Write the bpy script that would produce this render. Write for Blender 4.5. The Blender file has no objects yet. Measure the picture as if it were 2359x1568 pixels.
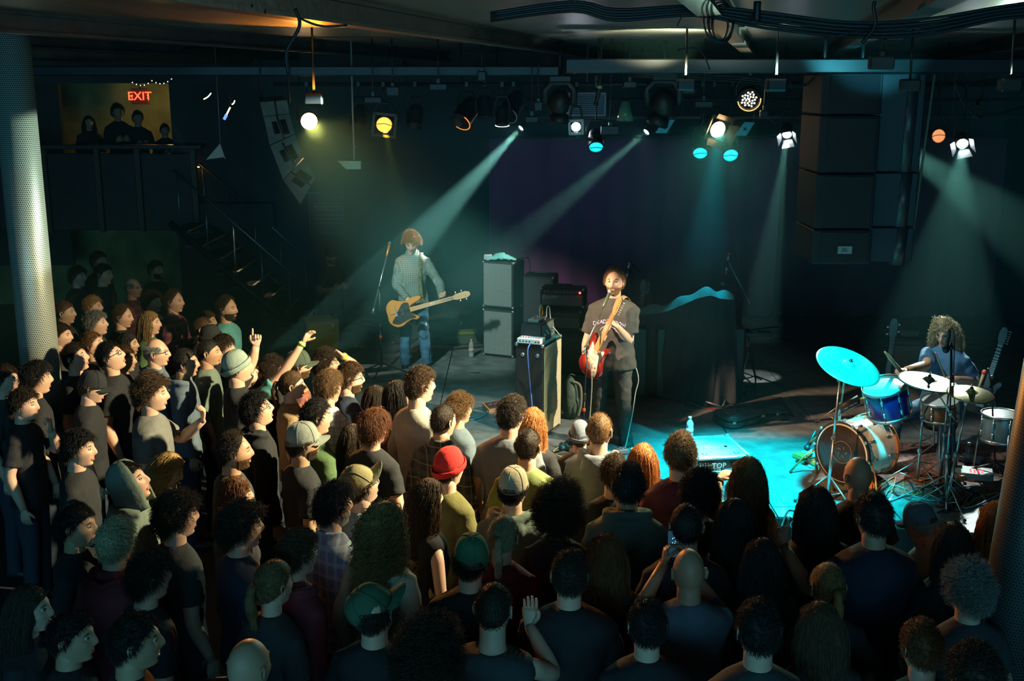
import bpy, math, random
import numpy as np
from mathutils import Vector, Matrix, Quaternion

random.seed(7)
PI = math.pi
SC = bpy.context.scene
COL = SC.collection
V = Vector

# ------------------------------------------------------------------ camera, world, exposure
FPX = 2600.0
PITCH = math.atan((784 - 190) / FPX)
CAMZ = 4.0
cam_data = bpy.data.cameras.new('camera')
cam_data.sensor_fit = 'HORIZONTAL'
cam_data.sensor_width = 36.0
cam_data.lens = 36.0 * FPX / 2359.0
cam_data.clip_start = 0.05
cam_data.clip_end = 200
cam = bpy.data.objects.new('camera', cam_data)
COL.objects.link(cam)
cam.location = (0, 0, CAMZ)
cam.rotation_euler = (PI / 2 - PITCH, 0, 0)
SC.camera = cam

world = bpy.data.worlds.new('world')
SC.world = world
world.use_nodes = True
world.node_tree.nodes['Background'].inputs[0].default_value = (0.10, 0.55, 0.85, 1)
world.node_tree.nodes['Background'].inputs[1].default_value = 0.05

SC.view_settings.view_transform = 'Standard'
SC.view_settings.look = 'None'
SC.view_settings.gamma = 1.0
SC.view_settings.use_curve_mapping = False
SC.view_settings.exposure = 0.0
SC.cycles.use_denoising = True
SC.cycles.max_bounces = 5
SC.cycles.diffuse_bounces = 2
SC.cycles.glossy_bounces = 2
SC.cycles.transmission_bounces = 4
SC.cycles.volume_bounces = 0
SC.cycles.sample_clamp_indirect = 3.0
SC.cycles.adaptive_threshold = 0.03
SC.cycles.caustics_reflective = False
SC.cycles.caustics_refractive = False

UPV = V((0, math.sin(PITCH), math.cos(PITCH)))
FWD = V((0, math.cos(PITCH), -math.sin(PITCH)))
CAM = V((0, 0, CAMZ))


def ray(px, py):
    return FWD + V((1, 0, 0)) * ((px - 1179.5) / FPX) - UPV * ((py - 784) / FPX)


def at_z(px, py, z):
    d = ray(px, py)
    return CAM + d * ((z - CAMZ) / d.z)


def at_y(px, py, y):
    d = ray(px, py)
    return CAM + d * (y / d.y)


STZ = 0.5   # stage floor height


def lampobj(name, kind, loc, target, power, col, size=0.05, angle=40, blend=0.3, parent=None, shape=None, vol=1.0):
    d = bpy.data.lights.new(name, kind)
    d.energy = power
    d.color = col
    d.volume_factor = vol if hasattr(d, 'volume_factor') else 1
    if kind == 'SPOT':
        d.spot_size = math.radians(angle)
        d.spot_blend = blend
        d.shadow_soft_size = size
    elif kind == 'AREA':
        d.shape = 'RECTANGLE'
        d.size = size if not shape else shape[0]
        d.size_y = size if not shape else shape[1]
    else:
        d.shadow_soft_size = size
    o = bpy.data.objects.new(name, d)
    COL.objects.link(o)
    o.location = loc
    dirv = (V(target) - V(loc)).normalized()
    o.rotation_euler = dirv.to_track_quat('-Z', 'Y').to_euler()
    return o


# ------------------------------------------------------------------ the lights that fill the room
# dim teal area light added unseen behind the camera to lift the blacks
lampobj('added_teal_wash', 'AREA', (-1.0, -7.5, 2.6), (0, 9, 2.6), 680, (.14, .60, .85), shape=(15, 3.2))
# pale warm key hung over the right of the crowd
lampobj('crowd_key', 'SPOT', (2.9, 7.5, 4.15), (-1.0, 8.4, .9), 4600, (1.0, .86, .50), .05, 69, .8)
# light for the left pillar
lampobj('pillar_key', 'SPOT', (-1.4, 9.7, 3.9), (-4.08, 9.6, 3.1), 420, (.74, 1.0, .80), .03, 28, .25)
# light on the singer from the left side of the hall
lampobj('singer_key', 'SPOT', (-3.0, 8.3, 4.15), (0.85, 10.5, 1.8), 3600, (1.0, .66, .42), .05, 11.5, .35)
# pale light from the right on the singer's arm and the wheat grille
lampobj('singer_side', 'SPOT', (4.7, 8.9, 4.15), (.65, 11.0, 1.2), 2400, (1.0, .86, .60), .04, 15, .4)
lampobj('drum_key', 'SPOT', (-1.0, 5.2, 4.2), (3.1, 9.6, .7), 2000, (1.0, .45, .16), .05, 9.5, .6)
# grey green fill on the bass player and the tall cabinets
lampobj('bass_fill', 'SPOT', (-2.2, 9.0, 4.15), (-.7, 14.0, 1.3), 1500, (.62, 1.0, .88), .1, 24, .7)
# cyan wash down over the front of the stage
lampobj('cyan_wash', 'SPOT', (2.5, 8.3, 4.15), (2.2, 9.5, .5), 5600, (0.0, .85, 1.0), .12, 44, .7)
lampobj('cyan_wash_left', 'SPOT', (-.2, 9.5, 4.2), (-.6, 11.3, .5), 420, (.25, .9, 1.0), .12, 42, .8)
# white light on the drummer from the upper left
lampobj('drummer_key', 'SPOT', (1.9, 9.6, 4.1), (3.85, 10.2, 1.5), 330, (.92, 1.0, .86), .04, 26, .5)


# ------------------------------------------------------------------ tagging and linking
def tag(o, label=None, cat=None, group=None, kind=None):
    if label: o['label'] = label
    if cat: o['category'] = cat
    if group: o['group'] = group
    if kind: o['kind'] = kind
    return o


def empty(name, loc=(0, 0, 0), rz=0.0, parent=None):
    o = bpy.data.objects.new(name, None)
    COL.objects.link(o)
    o.empty_display_size = 0.1
    o.location = loc
    o.rotation_euler = (0, 0, rz)
    if parent: o.parent = parent
    return o


def thing(name, label, cat, loc=(0, 0, 0), rz=0.0, group=None):
    return tag(empty(name, loc, rz), label, cat, group)


def copy_tree(o, parent=None):
    c = o.copy()
    COL.objects.link(c)
    c.parent = parent
    for ch in list(o.children):
        copy_tree(ch, c)
    return c


def link_mesh(name, me, mats=None, parent=None, smooth=True):
    o = bpy.data.objects.new(name, me)
    COL.objects.link(o)
    if parent: o.parent = parent
    return o


class MB:
    """collects shapes into one mesh"""
    def __init__(s):
        s.v = []; s.f = []; s.m = []; s.sm = []
        s.mi = 0; s.M = None; s.smooth = True

    def add(s, vs, fs, smooth=None):
        b = len(s.v)
        if s.M is not None:
            vs = [s.M @ V(p) for p in vs]
        s.v.extend([tuple(p) for p in vs])
        sm = s.smooth if smooth is None else smooth
        for f in fs:
            s.f.append(tuple(i + b for i in f))
            s.m.append(s.mi)
            s.sm.append(sm)
        return s

    def box(s, c, size, bev=0.0, R=None):
        hx, hy, hz = [q / 2 for q in size]
        c = V(c)
        if bev <= 0:
            vs = [V((x, y, z)) for z in (-hz, hz) for y in (-hy, hy) for x in (-hx, hx)]
            fs = [(0, 2, 3, 1), (4, 5, 7, 6), (0, 1, 5, 4), (2, 6, 7, 3), (0, 4, 6, 2), (1, 3, 7, 5)]
        else:
            b = min(bev, hx * .9, hy * .9, hz * .9)
            vs = []; idx = {}
            for sx in (-1, 1):
                for sy in (-1, 1):
                    for sz in (-1, 1):
                        for a in range(3):
                            p = [sx * hx, sy * hy, sz * hz]
                            for k in range(3):
                                if k != a: p[k] -= (sx, sy, sz)[k] * b
                            idx[(sx, sy, sz, a)] = len(vs)
                            vs.append(V(p))
            fs = []
            for a in range(3):
                o1, o2 = [k for k in range(3) if k != a]
                for sg in (-1, 1):
                    q = []
                    for (p1, p2) in ((-1, -1), (1, -1), (1, 1), (-1, 1)):
                        t = [0, 0, 0]; t[a] = sg; t[o1] = p1; t[o2] = p2
                        q.append(idx[(*t, a)])
                    fs.append(q if (sg > 0) == (a != 1) else q[::-1])
                # edges along axis a
                for p1 in (-1, 1):
                    for p2 in (-1, 1):
                        t0 = [0, 0, 0]; t1 = [0, 0, 0]
                        t0[a] = -1; t1[a] = 1
                        for t in (t0, t1):
                            t[o1] = p1; t[o2] = p2
                        q = [idx[(*t0, o1)], idx[(*t1, o1)], idx[(*t1, o2)], idx[(*t0, o2)]]
                        sgn = p1 * p2 * (1 if a != 1 else -1)
                        fs.append(q[::-1] if sgn > 0 else q)
            for sx in (-1, 1):
                for sy in (-1, 1):
                    for sz in (-1, 1):
                        q = [idx[(sx, sy, sz, a)] for a in range(3)]
                        fs.append(q if sx * sy * sz > 0 else q[::-1])
        if R is not None: vs = [R @ p for p in vs]
        return s.add([p + c for p in vs], fs, smooth=False)

    def tube(s, path, r, n=8, cap=True, ry=None, up=None):
        P = [V(p) for p in path]
        k = len(P)
        rs = list(r) if hasattr(r, '__len__') else [r] * k
        rys = rs if ry is None else (list(ry) if hasattr(ry, '__len__') else [ry] * k)
        vs = []
        prev = None
        for i in range(k):
            if i == 0: t = P[1] - P[0]
            elif i == k - 1: t = P[-1] - P[-2]
            else: t = (P[i + 1] - P[i]).normalized() + (P[i] - P[i - 1]).normalized()
            if t.length < 1e-9: t = V((0, 0, 1))
            t.normalize()
            if prev is None:
                ref = V(up) if up is not None else (V((0, 0, 1)) if abs(t.z) < .9 else V((1, 0, 0)))
            else:
                ref = prev
            b = (ref - t * ref.dot(t))
            if b.length < 1e-6: b = t.orthogonal()
            b.normalize()
            prev = b
            a = b.cross(t)
            for j in range(n):
                an = 2 * PI * j / n
                vs.append(P[i] + a * (math.cos(an) * rs[i]) + b * (math.sin(an) * rys[i]))
        fs = []
        for i in range(k - 1):
            for j in range(n):
                j2 = (j + 1) % n
                fs.append((i * n + j, (i + 1) * n + j, (i + 1) * n + j2, i * n + j2))
        if cap:
            fs.append(tuple(range(n)))
            fs.append(tuple((k - 1) * n + j for j in range(n))[::-1])
        return s.add(vs, fs)

    def bar(s, a, b, r, n=8):
        return s.tube([a, b], r, n)

    def lathe(s, prof, c=(0, 0, 0), axis=(0, 0, 1), n=24, smooth=True):
        c = V(c); ax = V(axis).normalized()
        q = V((0, 0, 1)).rotation_difference(ax)
        vs = []
        for (r, z) in prof:
            for j in range(n):
                a = 2 * PI * j / n
                vs.append(c + q @ V((r * math.cos(a), r * math.sin(a), z)))
        fs = []
        k = len(prof)
        for i in range(k - 1):
            for j in range(n):
                j2 = (j + 1) % n
                fs.append((i * n + j, i * n + j2, (i + 1) * n + j2, (i + 1) * n + j))
        if prof[0][0] > 1e-5: fs.append(tuple(range(n))[::-1])
        if prof[-1][0] > 1e-5: fs.append(tuple((k - 1) * n + j for j in range(n)))
        return s.add(vs, fs, smooth)

    def prism(s, poly, z0, z1, bev=0.0):
        n = len(poly)
        fs = []
        if bev > 0:
            cx = sum(p[0] for p in poly) / n; cy = sum(p[1] for p in poly) / n
            ins = []
            for i in range(n):
                a = V(poly[i - 1]).to_2d() if False else V((poly[i - 1][0], poly[i - 1][1]))
                b = V((poly[(i + 1) % n][0], poly[(i + 1) % n][1]))
                t = (b - a)
                nn = V((-t.y, t.x)).normalized() if t.length > 1e-9 else V((0, 0))
                p = V((poly[i][0], poly[i][1]))
                ins.append(p + nn * bev)
            ar = sum(poly[i][0] * poly[(i + 1) % n][1] - poly[(i + 1) % n][0] * poly[i][1] for i in range(n))
            if ar < 0:
                ins = [V((2 * poly[i][0] - ins[i].x, 2 * poly[i][1] - ins[i].y)) for i in range(n)]
            vs = [(p.x, p.y, z0) for p in ins] + [(p[0], p[1], z0 + bev) for p in poly] + [(p[0], p[1], z1 - bev) for p in poly] + [(p.x, p.y, z1) for p in ins]
            L = 4
        else:
            vs = [(p[0], p[1], z0) for p in poly] + [(p[0], p[1], z1) for p in poly]
            L = 2
        for l in range(L - 1):
            for i in range(n):
                j = (i + 1) % n
                fs.append((l * n + i, l * n + j, (l + 1) * n + j, (l + 1) * n + i))
        fs.append(tuple(range(n))[::-1])
        fs.append(tuple((L - 1) * n + i for i in range(n)))
        return s.add(vs, fs, smooth=False)

    def ball(s, c, r, n=12, k=8):
        r = r if hasattr(r, '__len__') else (r, r, r)
        vs = []
        for i in range(1, k):
            a = PI * i / k
            for j in range(n):
                b = 2 * PI * j / n
                vs.append((c[0] + r[0] * math.sin(a) * math.cos(b), c[1] + r[1] * math.sin(a) * math.sin(b), c[2] + r[2] * math.cos(a)))
        t = len(vs); vs.append((c[0], c[1], c[2] + r[2])); vs.append((c[0], c[1], c[2] - r[2]))
        fs = []
        for i in range(k - 2):
            for j in range(n):
                j2 = (j + 1) % n
                fs.append((i * n + j, (i + 1) * n + j, (i + 1) * n + j2, i * n + j2))
        for j in range(n):
            j2 = (j + 1) % n
            fs.append((t, j, j2)); fs.append((t + 1, (k - 2) * n + j2, (k - 2) * n + j))
        return s.add(vs, fs)

    def grid(s, P, closed=False):
        """P[i][j] rows of points"""
        r = len(P); c = len(P[0])
        fs = []
        for i in range(r - 1):
            for j in range(c - (0 if closed else 1)):
                j2 = (j + 1) % c
                fs.append((i * c + j, i * c + j2, (i + 1) * c + j2, (i + 1) * c + j))
        return s.add([p for row in P for p in row], fs)

    def mesh(s, name, mats):
        me = bpy.data.meshes.new(name)
        me.from_pydata(s.v, [], s.f)
        for m in (mats if isinstance(mats, (list, tuple)) else [mats]):
            me.materials.append(m)
        if s.m and max(s.m) > 0: me.polygons.foreach_set('material_index', s.m)
        me.polygons.foreach_set('use_smooth', s.sm)
        me.update()
        return me

    def build(s, name, mats, parent=None, label=None, cat=None, group=None, kind=None):
        o = link_mesh(name, s.mesh(name, mats), parent=parent)
        return tag(o, label, cat, group, kind)


def ctext(body, size, loc, R, mat, name='lettering', parent=None, ext=0.002, align='CENTER', font_shear=0):
    c = bpy.data.curves.new(name, 'FONT')
    c.body = body; c.size = size; c.extrude = ext
    c.align_x = align; c.align_y = 'CENTER'; c.shear = font_shear
    c.resolution_u = 2
    t = bpy.data.objects.new(name, c)
    COL.objects.link(t)
    dg = bpy.context.evaluated_depsgraph_get()
    me = bpy.data.meshes.new_from_object(t.evaluated_get(dg))
    me.name = name
    bpy.data.objects.remove(t); bpy.data.curves.remove(c)
    me.materials.clear(); me.materials.append(mat)
    o = bpy.data.objects.new(name, me)
    COL.objects.link(o)
    if parent: o.parent = parent
    o.matrix_local = Matrix.Translation(V(loc)) @ R.to_4x4()
    return o


def catmull(pts, sub=6, closed=False):
    P = [V(p) for p in pts]
    n = len(P); out = []
    segs = n if closed else n - 1
    for i in range(segs):
        if closed:
            p0, p1, p2, p3 = P[(i - 1) % n], P[i], P[(i + 1) % n], P[(i + 2) % n]
        else:
            p0, p1, p2, p3 = P[max(i - 1, 0)], P[i], P[i + 1], P[min(i + 2, n - 1)]
        for k in range(sub):
            t = k / sub
            out.append(0.5 * ((2 * p1) + (p2 - p0) * t + (2 * p0 - 5 * p1 + 4 * p2 - p3) * t * t + (3 * p1 - p0 - 3 * p2 + p3) * t ** 3))
    if not closed: out.append(P[-1])
    return out


def rotz(a): return Matrix.Rotation(a, 3, 'Z')


def frame3(x, y, z): return Matrix((x, y, z)).transposed()


# ------------------------------------------------------------------ materials
MATS = {}


def mat(name, col=(.5, .5, .5), rough=.6, metal=0.0, bump=0.0, bscale=60, var=0.0, vscale=8, emis=None, estr=0.0, trans=0.0, spec=.5, sheen=0.0, coat=0.0, stretch=None, alpha=1.0):
    if name in MATS: return MATS[name]
    m = bpy.data.materials.new(name)
    m.use_nodes = True
    nt = m.node_tree
    b = nt.nodes['Principled BSDF']
    b.inputs['Base Color'].default_value = (*col, 1)
    b.inputs['Roughness'].default_value = rough
    b.inputs['Metallic'].default_value = metal
    b.inputs['Specular IOR Level'].default_value = spec
    if trans: b.inputs['Transmission Weight'].default_value = trans
    if sheen: b.inputs['Sheen Weight'].default_value = sheen
    if coat: b.inputs['Coat Weight'].default_value = coat
    if alpha < 1: b.inputs['Alpha'].default_value = alpha
    if emis:
        b.inputs['Emission Color'].default_value = (*emis, 1)
        b.inputs['Emission Strength'].default_value = estr
    if bump or var:
        tc = nt.nodes.new('ShaderNodeTexCoord')
        mp = nt.nodes.new('ShaderNodeMapping')
        nt.links.new(tc.outputs['Object'], mp.inputs[0])
        if stretch: mp.inputs['Scale'].default_value = stretch
    if var:
        n = nt.nodes.new('ShaderNodeTexNoise')
        n.inputs['Scale'].default_value = vscale
        n.inputs['Detail'].default_value = 5
        nt.links.new(mp.outputs[0], n.inputs['Vector'])
        r = nt.nodes.new('ShaderNodeMapRange')
        r.inputs['From Min'].default_value = .3; r.inputs['From Max'].default_value = .7
        r.inputs['To Min'].default_value = 1 - var; r.inputs['To Max'].default_value = 1 + var
        nt.links.new(n.outputs['Fac'], r.inputs['Value'])
        mx = nt.nodes.new('ShaderNodeVectorMath'); mx.operation = 'SCALE'
        mx.inputs[0].default_value = col
        nt.links.new(r.outputs[0], mx.inputs['Scale'])
        nt.links.new(mx.outputs[0], b.inputs['Base Color'])
    if bump:
        n = nt.nodes.new('ShaderNodeTexNoise')
        n.inputs['Scale'].default_value = bscale
        n.inputs['Detail'].default_value = 4
        nt.links.new(mp.outputs[0], n.inputs['Vector'])
        bp = nt.nodes.new('ShaderNodeBump')
        bp.inputs['Strength'].default_value = bump
        bp.inputs['Distance'].default_value = 0.01
        nt.links.new(n.outputs['Fac'], bp.inputs['Height'])
        nt.links.new(bp.outputs[0], b.inputs['Normal'])
    MATS[name] = m
    return m


def plaid(name, base, l1, l2, sc=14.0, w=.16, rough=.85, vert=True):
    """woven check: bands along two object axes"""
    if name in MATS: return MATS[name]
    m = mat(name, base, rough)
    nt = m.node_tree; b = nt.nodes['Principled BSDF']
    tc = nt.nodes.new('ShaderNodeTexCoord')
    sp = nt.nodes.new('ShaderNodeSeparateXYZ')
    nt.links.new(tc.outputs['Object'], sp.inputs[0])
    cur = None

    def band(expr_nodes, freq, width, ph=0.0):
        mu = nt.nodes.new('ShaderNodeMath'); mu.operation = 'MULTIPLY_ADD'
        nt.links.new(expr_nodes, mu.inputs[0]); mu.inputs[1].default_value = freq; mu.inputs[2].default_value = ph
        fr = nt.nodes.new('ShaderNodeMath'); fr.operation = 'FRACT'
        nt.links.new(mu.outputs[0], fr.inputs[0])
        lt = nt.nodes.new('ShaderNodeMath'); lt.operation = 'LESS_THAN'
        nt.links.new(fr.outputs[0], lt.inputs[0]); lt.inputs[1].default_value = width
        return lt.outputs[0]
    ad = nt.nodes.new('ShaderNodeMath'); ad.operation = 'ADD'
    nt.links.new(sp.outputs[0], ad.inputs[0]); nt.links.new(sp.outputs[1], ad.inputs[1])
    col_in = None
    prev = None
    for (src, fr, wd, cc, ph) in ((sp.outputs[2], sc, w * 2, l2, 0), (ad.outputs[0], sc, w * 2, l2, 0), (sp.outputs[2], sc, w * .45, l1, .3), (ad.outputs[0], sc, w * .45, l1, .3)):
        if src is ad.outputs[0] and not vert: continue
        mx = nt.nodes.new('ShaderNodeMix'); mx.data_type = 'RGBA'
        msk = band(src, fr, wd, ph)
        hf = nt.nodes.new('ShaderNodeMath'); hf.operation = 'MULTIPLY'; hf.inputs[1].default_value = .6
        nt.links.new(msk, hf.inputs[0])
        nt.links.new(hf.outputs[0], mx.inputs['Factor'])
        if prev is None: mx.inputs['A'].default_value = (*base, 1)
        else: nt.links.new(prev, mx.inputs['A'])
        mx.inputs['B'].default_value = (*cc, 1)
        prev = mx.outputs['Result']
    nt.links.new(prev, b.inputs['Base Color'])
    return m


BLACK = mat('black_plastic', (.02, .02, .022), .45)
BLACKM = mat('black_metal', (.025, .027, .03), .4, .3)
CHROME = mat('chrome', (.75, .75, .75), .22, 1.0)
TOLEX = mat('black_tolex', (.018, .018, .02), .55, bump=.4, bscale=400)

# ------------------------------------------------------------------ people: shared shapes
def sstep(a, b, x):
    t = np.clip((x - a) / (b - a), 0, 1)
    return t * t * (3 - 2 * t)


def gs(x, s): return np.exp(-(x / s) ** 2)


NLON, NLAT = 46, 34


def head_dirs():
    j = np.arange(NLON) / NLON * 2 * PI
    lon = j - .42 * np.sin(j)              # denser at the face (lon 0 = forward)
    lat = np.linspace(-PI / 2 * .985, PI / 2 * .985, NLAT)
    # denser around the mid face
    lat = lat - .16 * np.sin(2 * (lat + .25)) * 0 
    LAT, LON = np.meshgrid(lat, lon, indexing='ij')
    return LAT, LON


LAT, LON = head_dirs()


def head_pts(fem=False, extra=0.0, features=True):
    cl = np.cos(LAT); sl = np.sin(LAT)
    sx = np.sin(LON); cy = np.cos(LON)
    low = sstep(.1, -1.0, sl)
    e = 1 - .55 * low
    rx = cl ** (e) ; ry = cl ** (1 - .62 * low)
    x = .0765 * rx * sx
    y = np.where(cy > 0, .094 * ry * cy, .100 * cl ** (1 - .2 * low) * cy)
    z = .118 * sl
    # skull: fuller above and behind
    y = y - .006 * sstep(0, .1, z)
    # jaw narrows, back of the lower head runs into the neck
    k = sstep(-.01, -.115, z)
    x = x * (1 - (.30 if not fem else .36) * k * np.clip(cy + .6, 0, 1.2))
    back = sstep(0, -1, cy)
    y = np.where(cy < 0, y * (1 - .42 * sstep(-.02, -.12, z)), y)
    x = x * (1 - .15 * k * back)
    front = sstep(.0, .8, cy)
    # flatter face plane
    y = y - .010 * front * gs(z - .02, .05) * (1 - gs(x, .05)) 
    if features:
        ax = np.abs(x)
        f = (cy > .2)
        nose = sstep(.03, -.028, z) * sstep(-.046, -.030, z)
        d = .023 * gs(x, .0125 + .004 * sstep(0, -.03, z)) * nose
        d = d + .004 * gs(x, .012) * gs(z - .01, .03)
        d = d - .012 * gs(ax - .031, .016) * gs(z - .010, .013)
        d = d + .007 * gs(ax - .026, .028) * gs(z - .034, .010) * (1 if not fem else .5)
        d = d + .005 * gs(ax - .045, .02) * gs(z + .018, .02)
        d = d + .0065 * gs(x, .024) * gs(z + .055, .0065)
        d = d + .0065 * gs(x, .020) * gs(z + .072, .0070)
        d = d - .006 * gs(x, .028) * gs(z + .0635, .0035)
        d = d - .004 * gs(x, .03) * gs(z + .086, .008)
        d = d + .010 * gs(x, .024) * gs(z + .103, .014)
        y = y + np.where(f, d, 0)
    n = np.stack([x / .0765 ** 2, y / .095 ** 2, z / .118 ** 2], -1)
    n = n / np.linalg.norm(n, axis=-1, keepdims=True)
    p = np.stack([x, y, z], -1)
    if np.any(extra): p = p + n * (extra[..., None] if hasattr(extra, 'shape') else extra)
    return p, n


def grid_faces(r, c, cap=True):
    i = np.arange(r - 1)[:, None]; j = np.arange(c)[None, :]
    j2 = (j + 1) % c
    f = np.stack([i * c + j, i * c + j2 + 0 * i, (i + 1) * c + j2, (i + 1) * c + j], -1).reshape(-1, 4)
    fl = [tuple(q) for q in f.tolist()]
    if cap:
        fl.append(tuple(range(c))[::-1]); fl.append(tuple((r - 1) * c + q for q in range(c)))
    return fl


HEAD_F = [f[::-1] for f in grid_faces(NLAT, NLON)]
HEADP = {False: head_pts(False), True: head_pts(True)}


def ear_into(mb, side, M3):
    base = V((.0775 * side, -.012, -.004))
    pts = []
    rim = [(.0, -.034), (.010, -.026), (.017, -.008), (.022, .012), (.014, .028), (-.002, .032), (-.012, .02), (-.011, 0), (-.008, -.02)]
    old = mb.M
    mb.M = (old if old is not None else Matrix.Identity(4)) @ M3.to_4x4() if M3 is not None else old
    # shell of the ear: two outlines
    P = []
    for (dx, off, sc) in ((-.006, 0, .8), (.004, -.001, .98), (.009, -.004, .95), (.005, -.002, .7), (.001, 0, .3)):
        P.append([base + V((side * dx + side * max(0, -q[0] * -.25), -q[0] * sc + off, q[1] * sc)) for q in rim])
    mb.grid(P, closed=True)
    mb.M = old


def noisefield(P, seed, freq, amp, n=6):
    rs = np.random.RandomState(seed)
    out = np.zeros(P.shape[:-1])
    for q in range(n):
        d = rs.normal(size=3); d /= np.linalg.norm(d)
        out += np.sin(P @ d * freq * (0.6 + rs.rand()) + rs.rand() * 6.28)
    return out * amp / math.sqrt(n)


def scalp_mask(style='short'):
    """0..1 where hair covers the head grid"""
    p, n = HEADP[False]
    cy = np.cos(LON); z = p[..., 2]
    fr = np.clip(cy, 0, 1)
    bk = np.clip(-cy, 0, 1)
    side = 1 - np.abs(cy)
    line = .066 * fr ** .8 + (.010 * side) + (-.070) * bk ** .7
    side_b = gs(LON - PI / 2 * 1, .25) + gs(LON - 3 * PI / 2, .25)
    line = line - .02 * side_b
    if style in ('long', 'curly_long', 'bob', 'wavy', 'curly_mop'):
        line = np.where(cy < .55, np.minimum(line, -.05), line)
    if style == 'hat': return sstep(-.010, .008, z - line) * sstep(.045, .03, z)
    if style == 'receding': line = line + .035 * fr
    if style == 'balding': line = np.where(z > .045, .3, line)
    if style == 'balding':
        return sstep(-.012, .008, z - (-.05 * bk + .0 * side + .03 * fr)) * sstep(.075, .05, z) * sstep(.75, .5, cy)
    return sstep(-.010, .008, z - line)


HAIR = {}
# style: (mask, shell thickness, noise amp, noise freq, strands, length, steps, radius, wave amp, wave freq, gravity, forward comb)
HSTY = {
    'buzz':       ('short', .005, .001, 90, 2600, .010, 2, .0007, 0, 0, .0, 0),
    'short':      ('short', .009, .003, 60, 3200, .028, 4, .0009, .001, 60, .45, .4),
    'crop':       ('short', .012, .004, 50, 3000, .036, 4, .0010, .002, 60, .45, .5),
    'tousled':    ('short', .016, .006, 45, 2800, .050, 6, .0011, .005, 70, .45, .3),
    'fringe':     ('short', .018, .003, 40, 2800, .080, 8, .0010, .001, 30, .75, .5),
    'curly':      ('short', .017, .008, 70, 2300, .060, 12, .0011, .008, 190, .25, 0),
    'bob':        ('bob', .011, .004, 40, 2600, .24, 14, .0011, .001, 20, .85, -.1),
    'long':       ('long', .010, .004, 35, 2600, .42, 18, .0012, .002, 18, .88, -.1),
    'wavy':       ('long', .012, .006, 35, 2600, .42, 22, .0012, .007, 45, .85, -.1),
    'curly_long': ('long', .018, .010, 60, 2200, .50, 34, .0013, .013, 120, .7, 0),
    'curly_mop':  ('long', .020, .012, 60, 3600, .27, 26, .0016, .013, 130, .55, 0),
    'afro':       ('short', .034, .012, 60, 2600, .100, 16, .0012, .012, 180, .18, 0),
    'hat':        ('hat', .008, .002, 80, 1800, .020, 3, .0009, .001, 60, .6, 0),
    'balding':    ('balding', .006, .001, 80, 1500, .018, 3, .0008, 0, 0, .3, 0),
    'receding':   ('receding', .010, .002, 60, 2400, .028, 4, .0009, .001, 60, .3, 0),
    'ponytail':   ('short', .010, .003, 40, 2400, .09, 8, .0010, .001, 30, .1, -.9),
}


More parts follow.
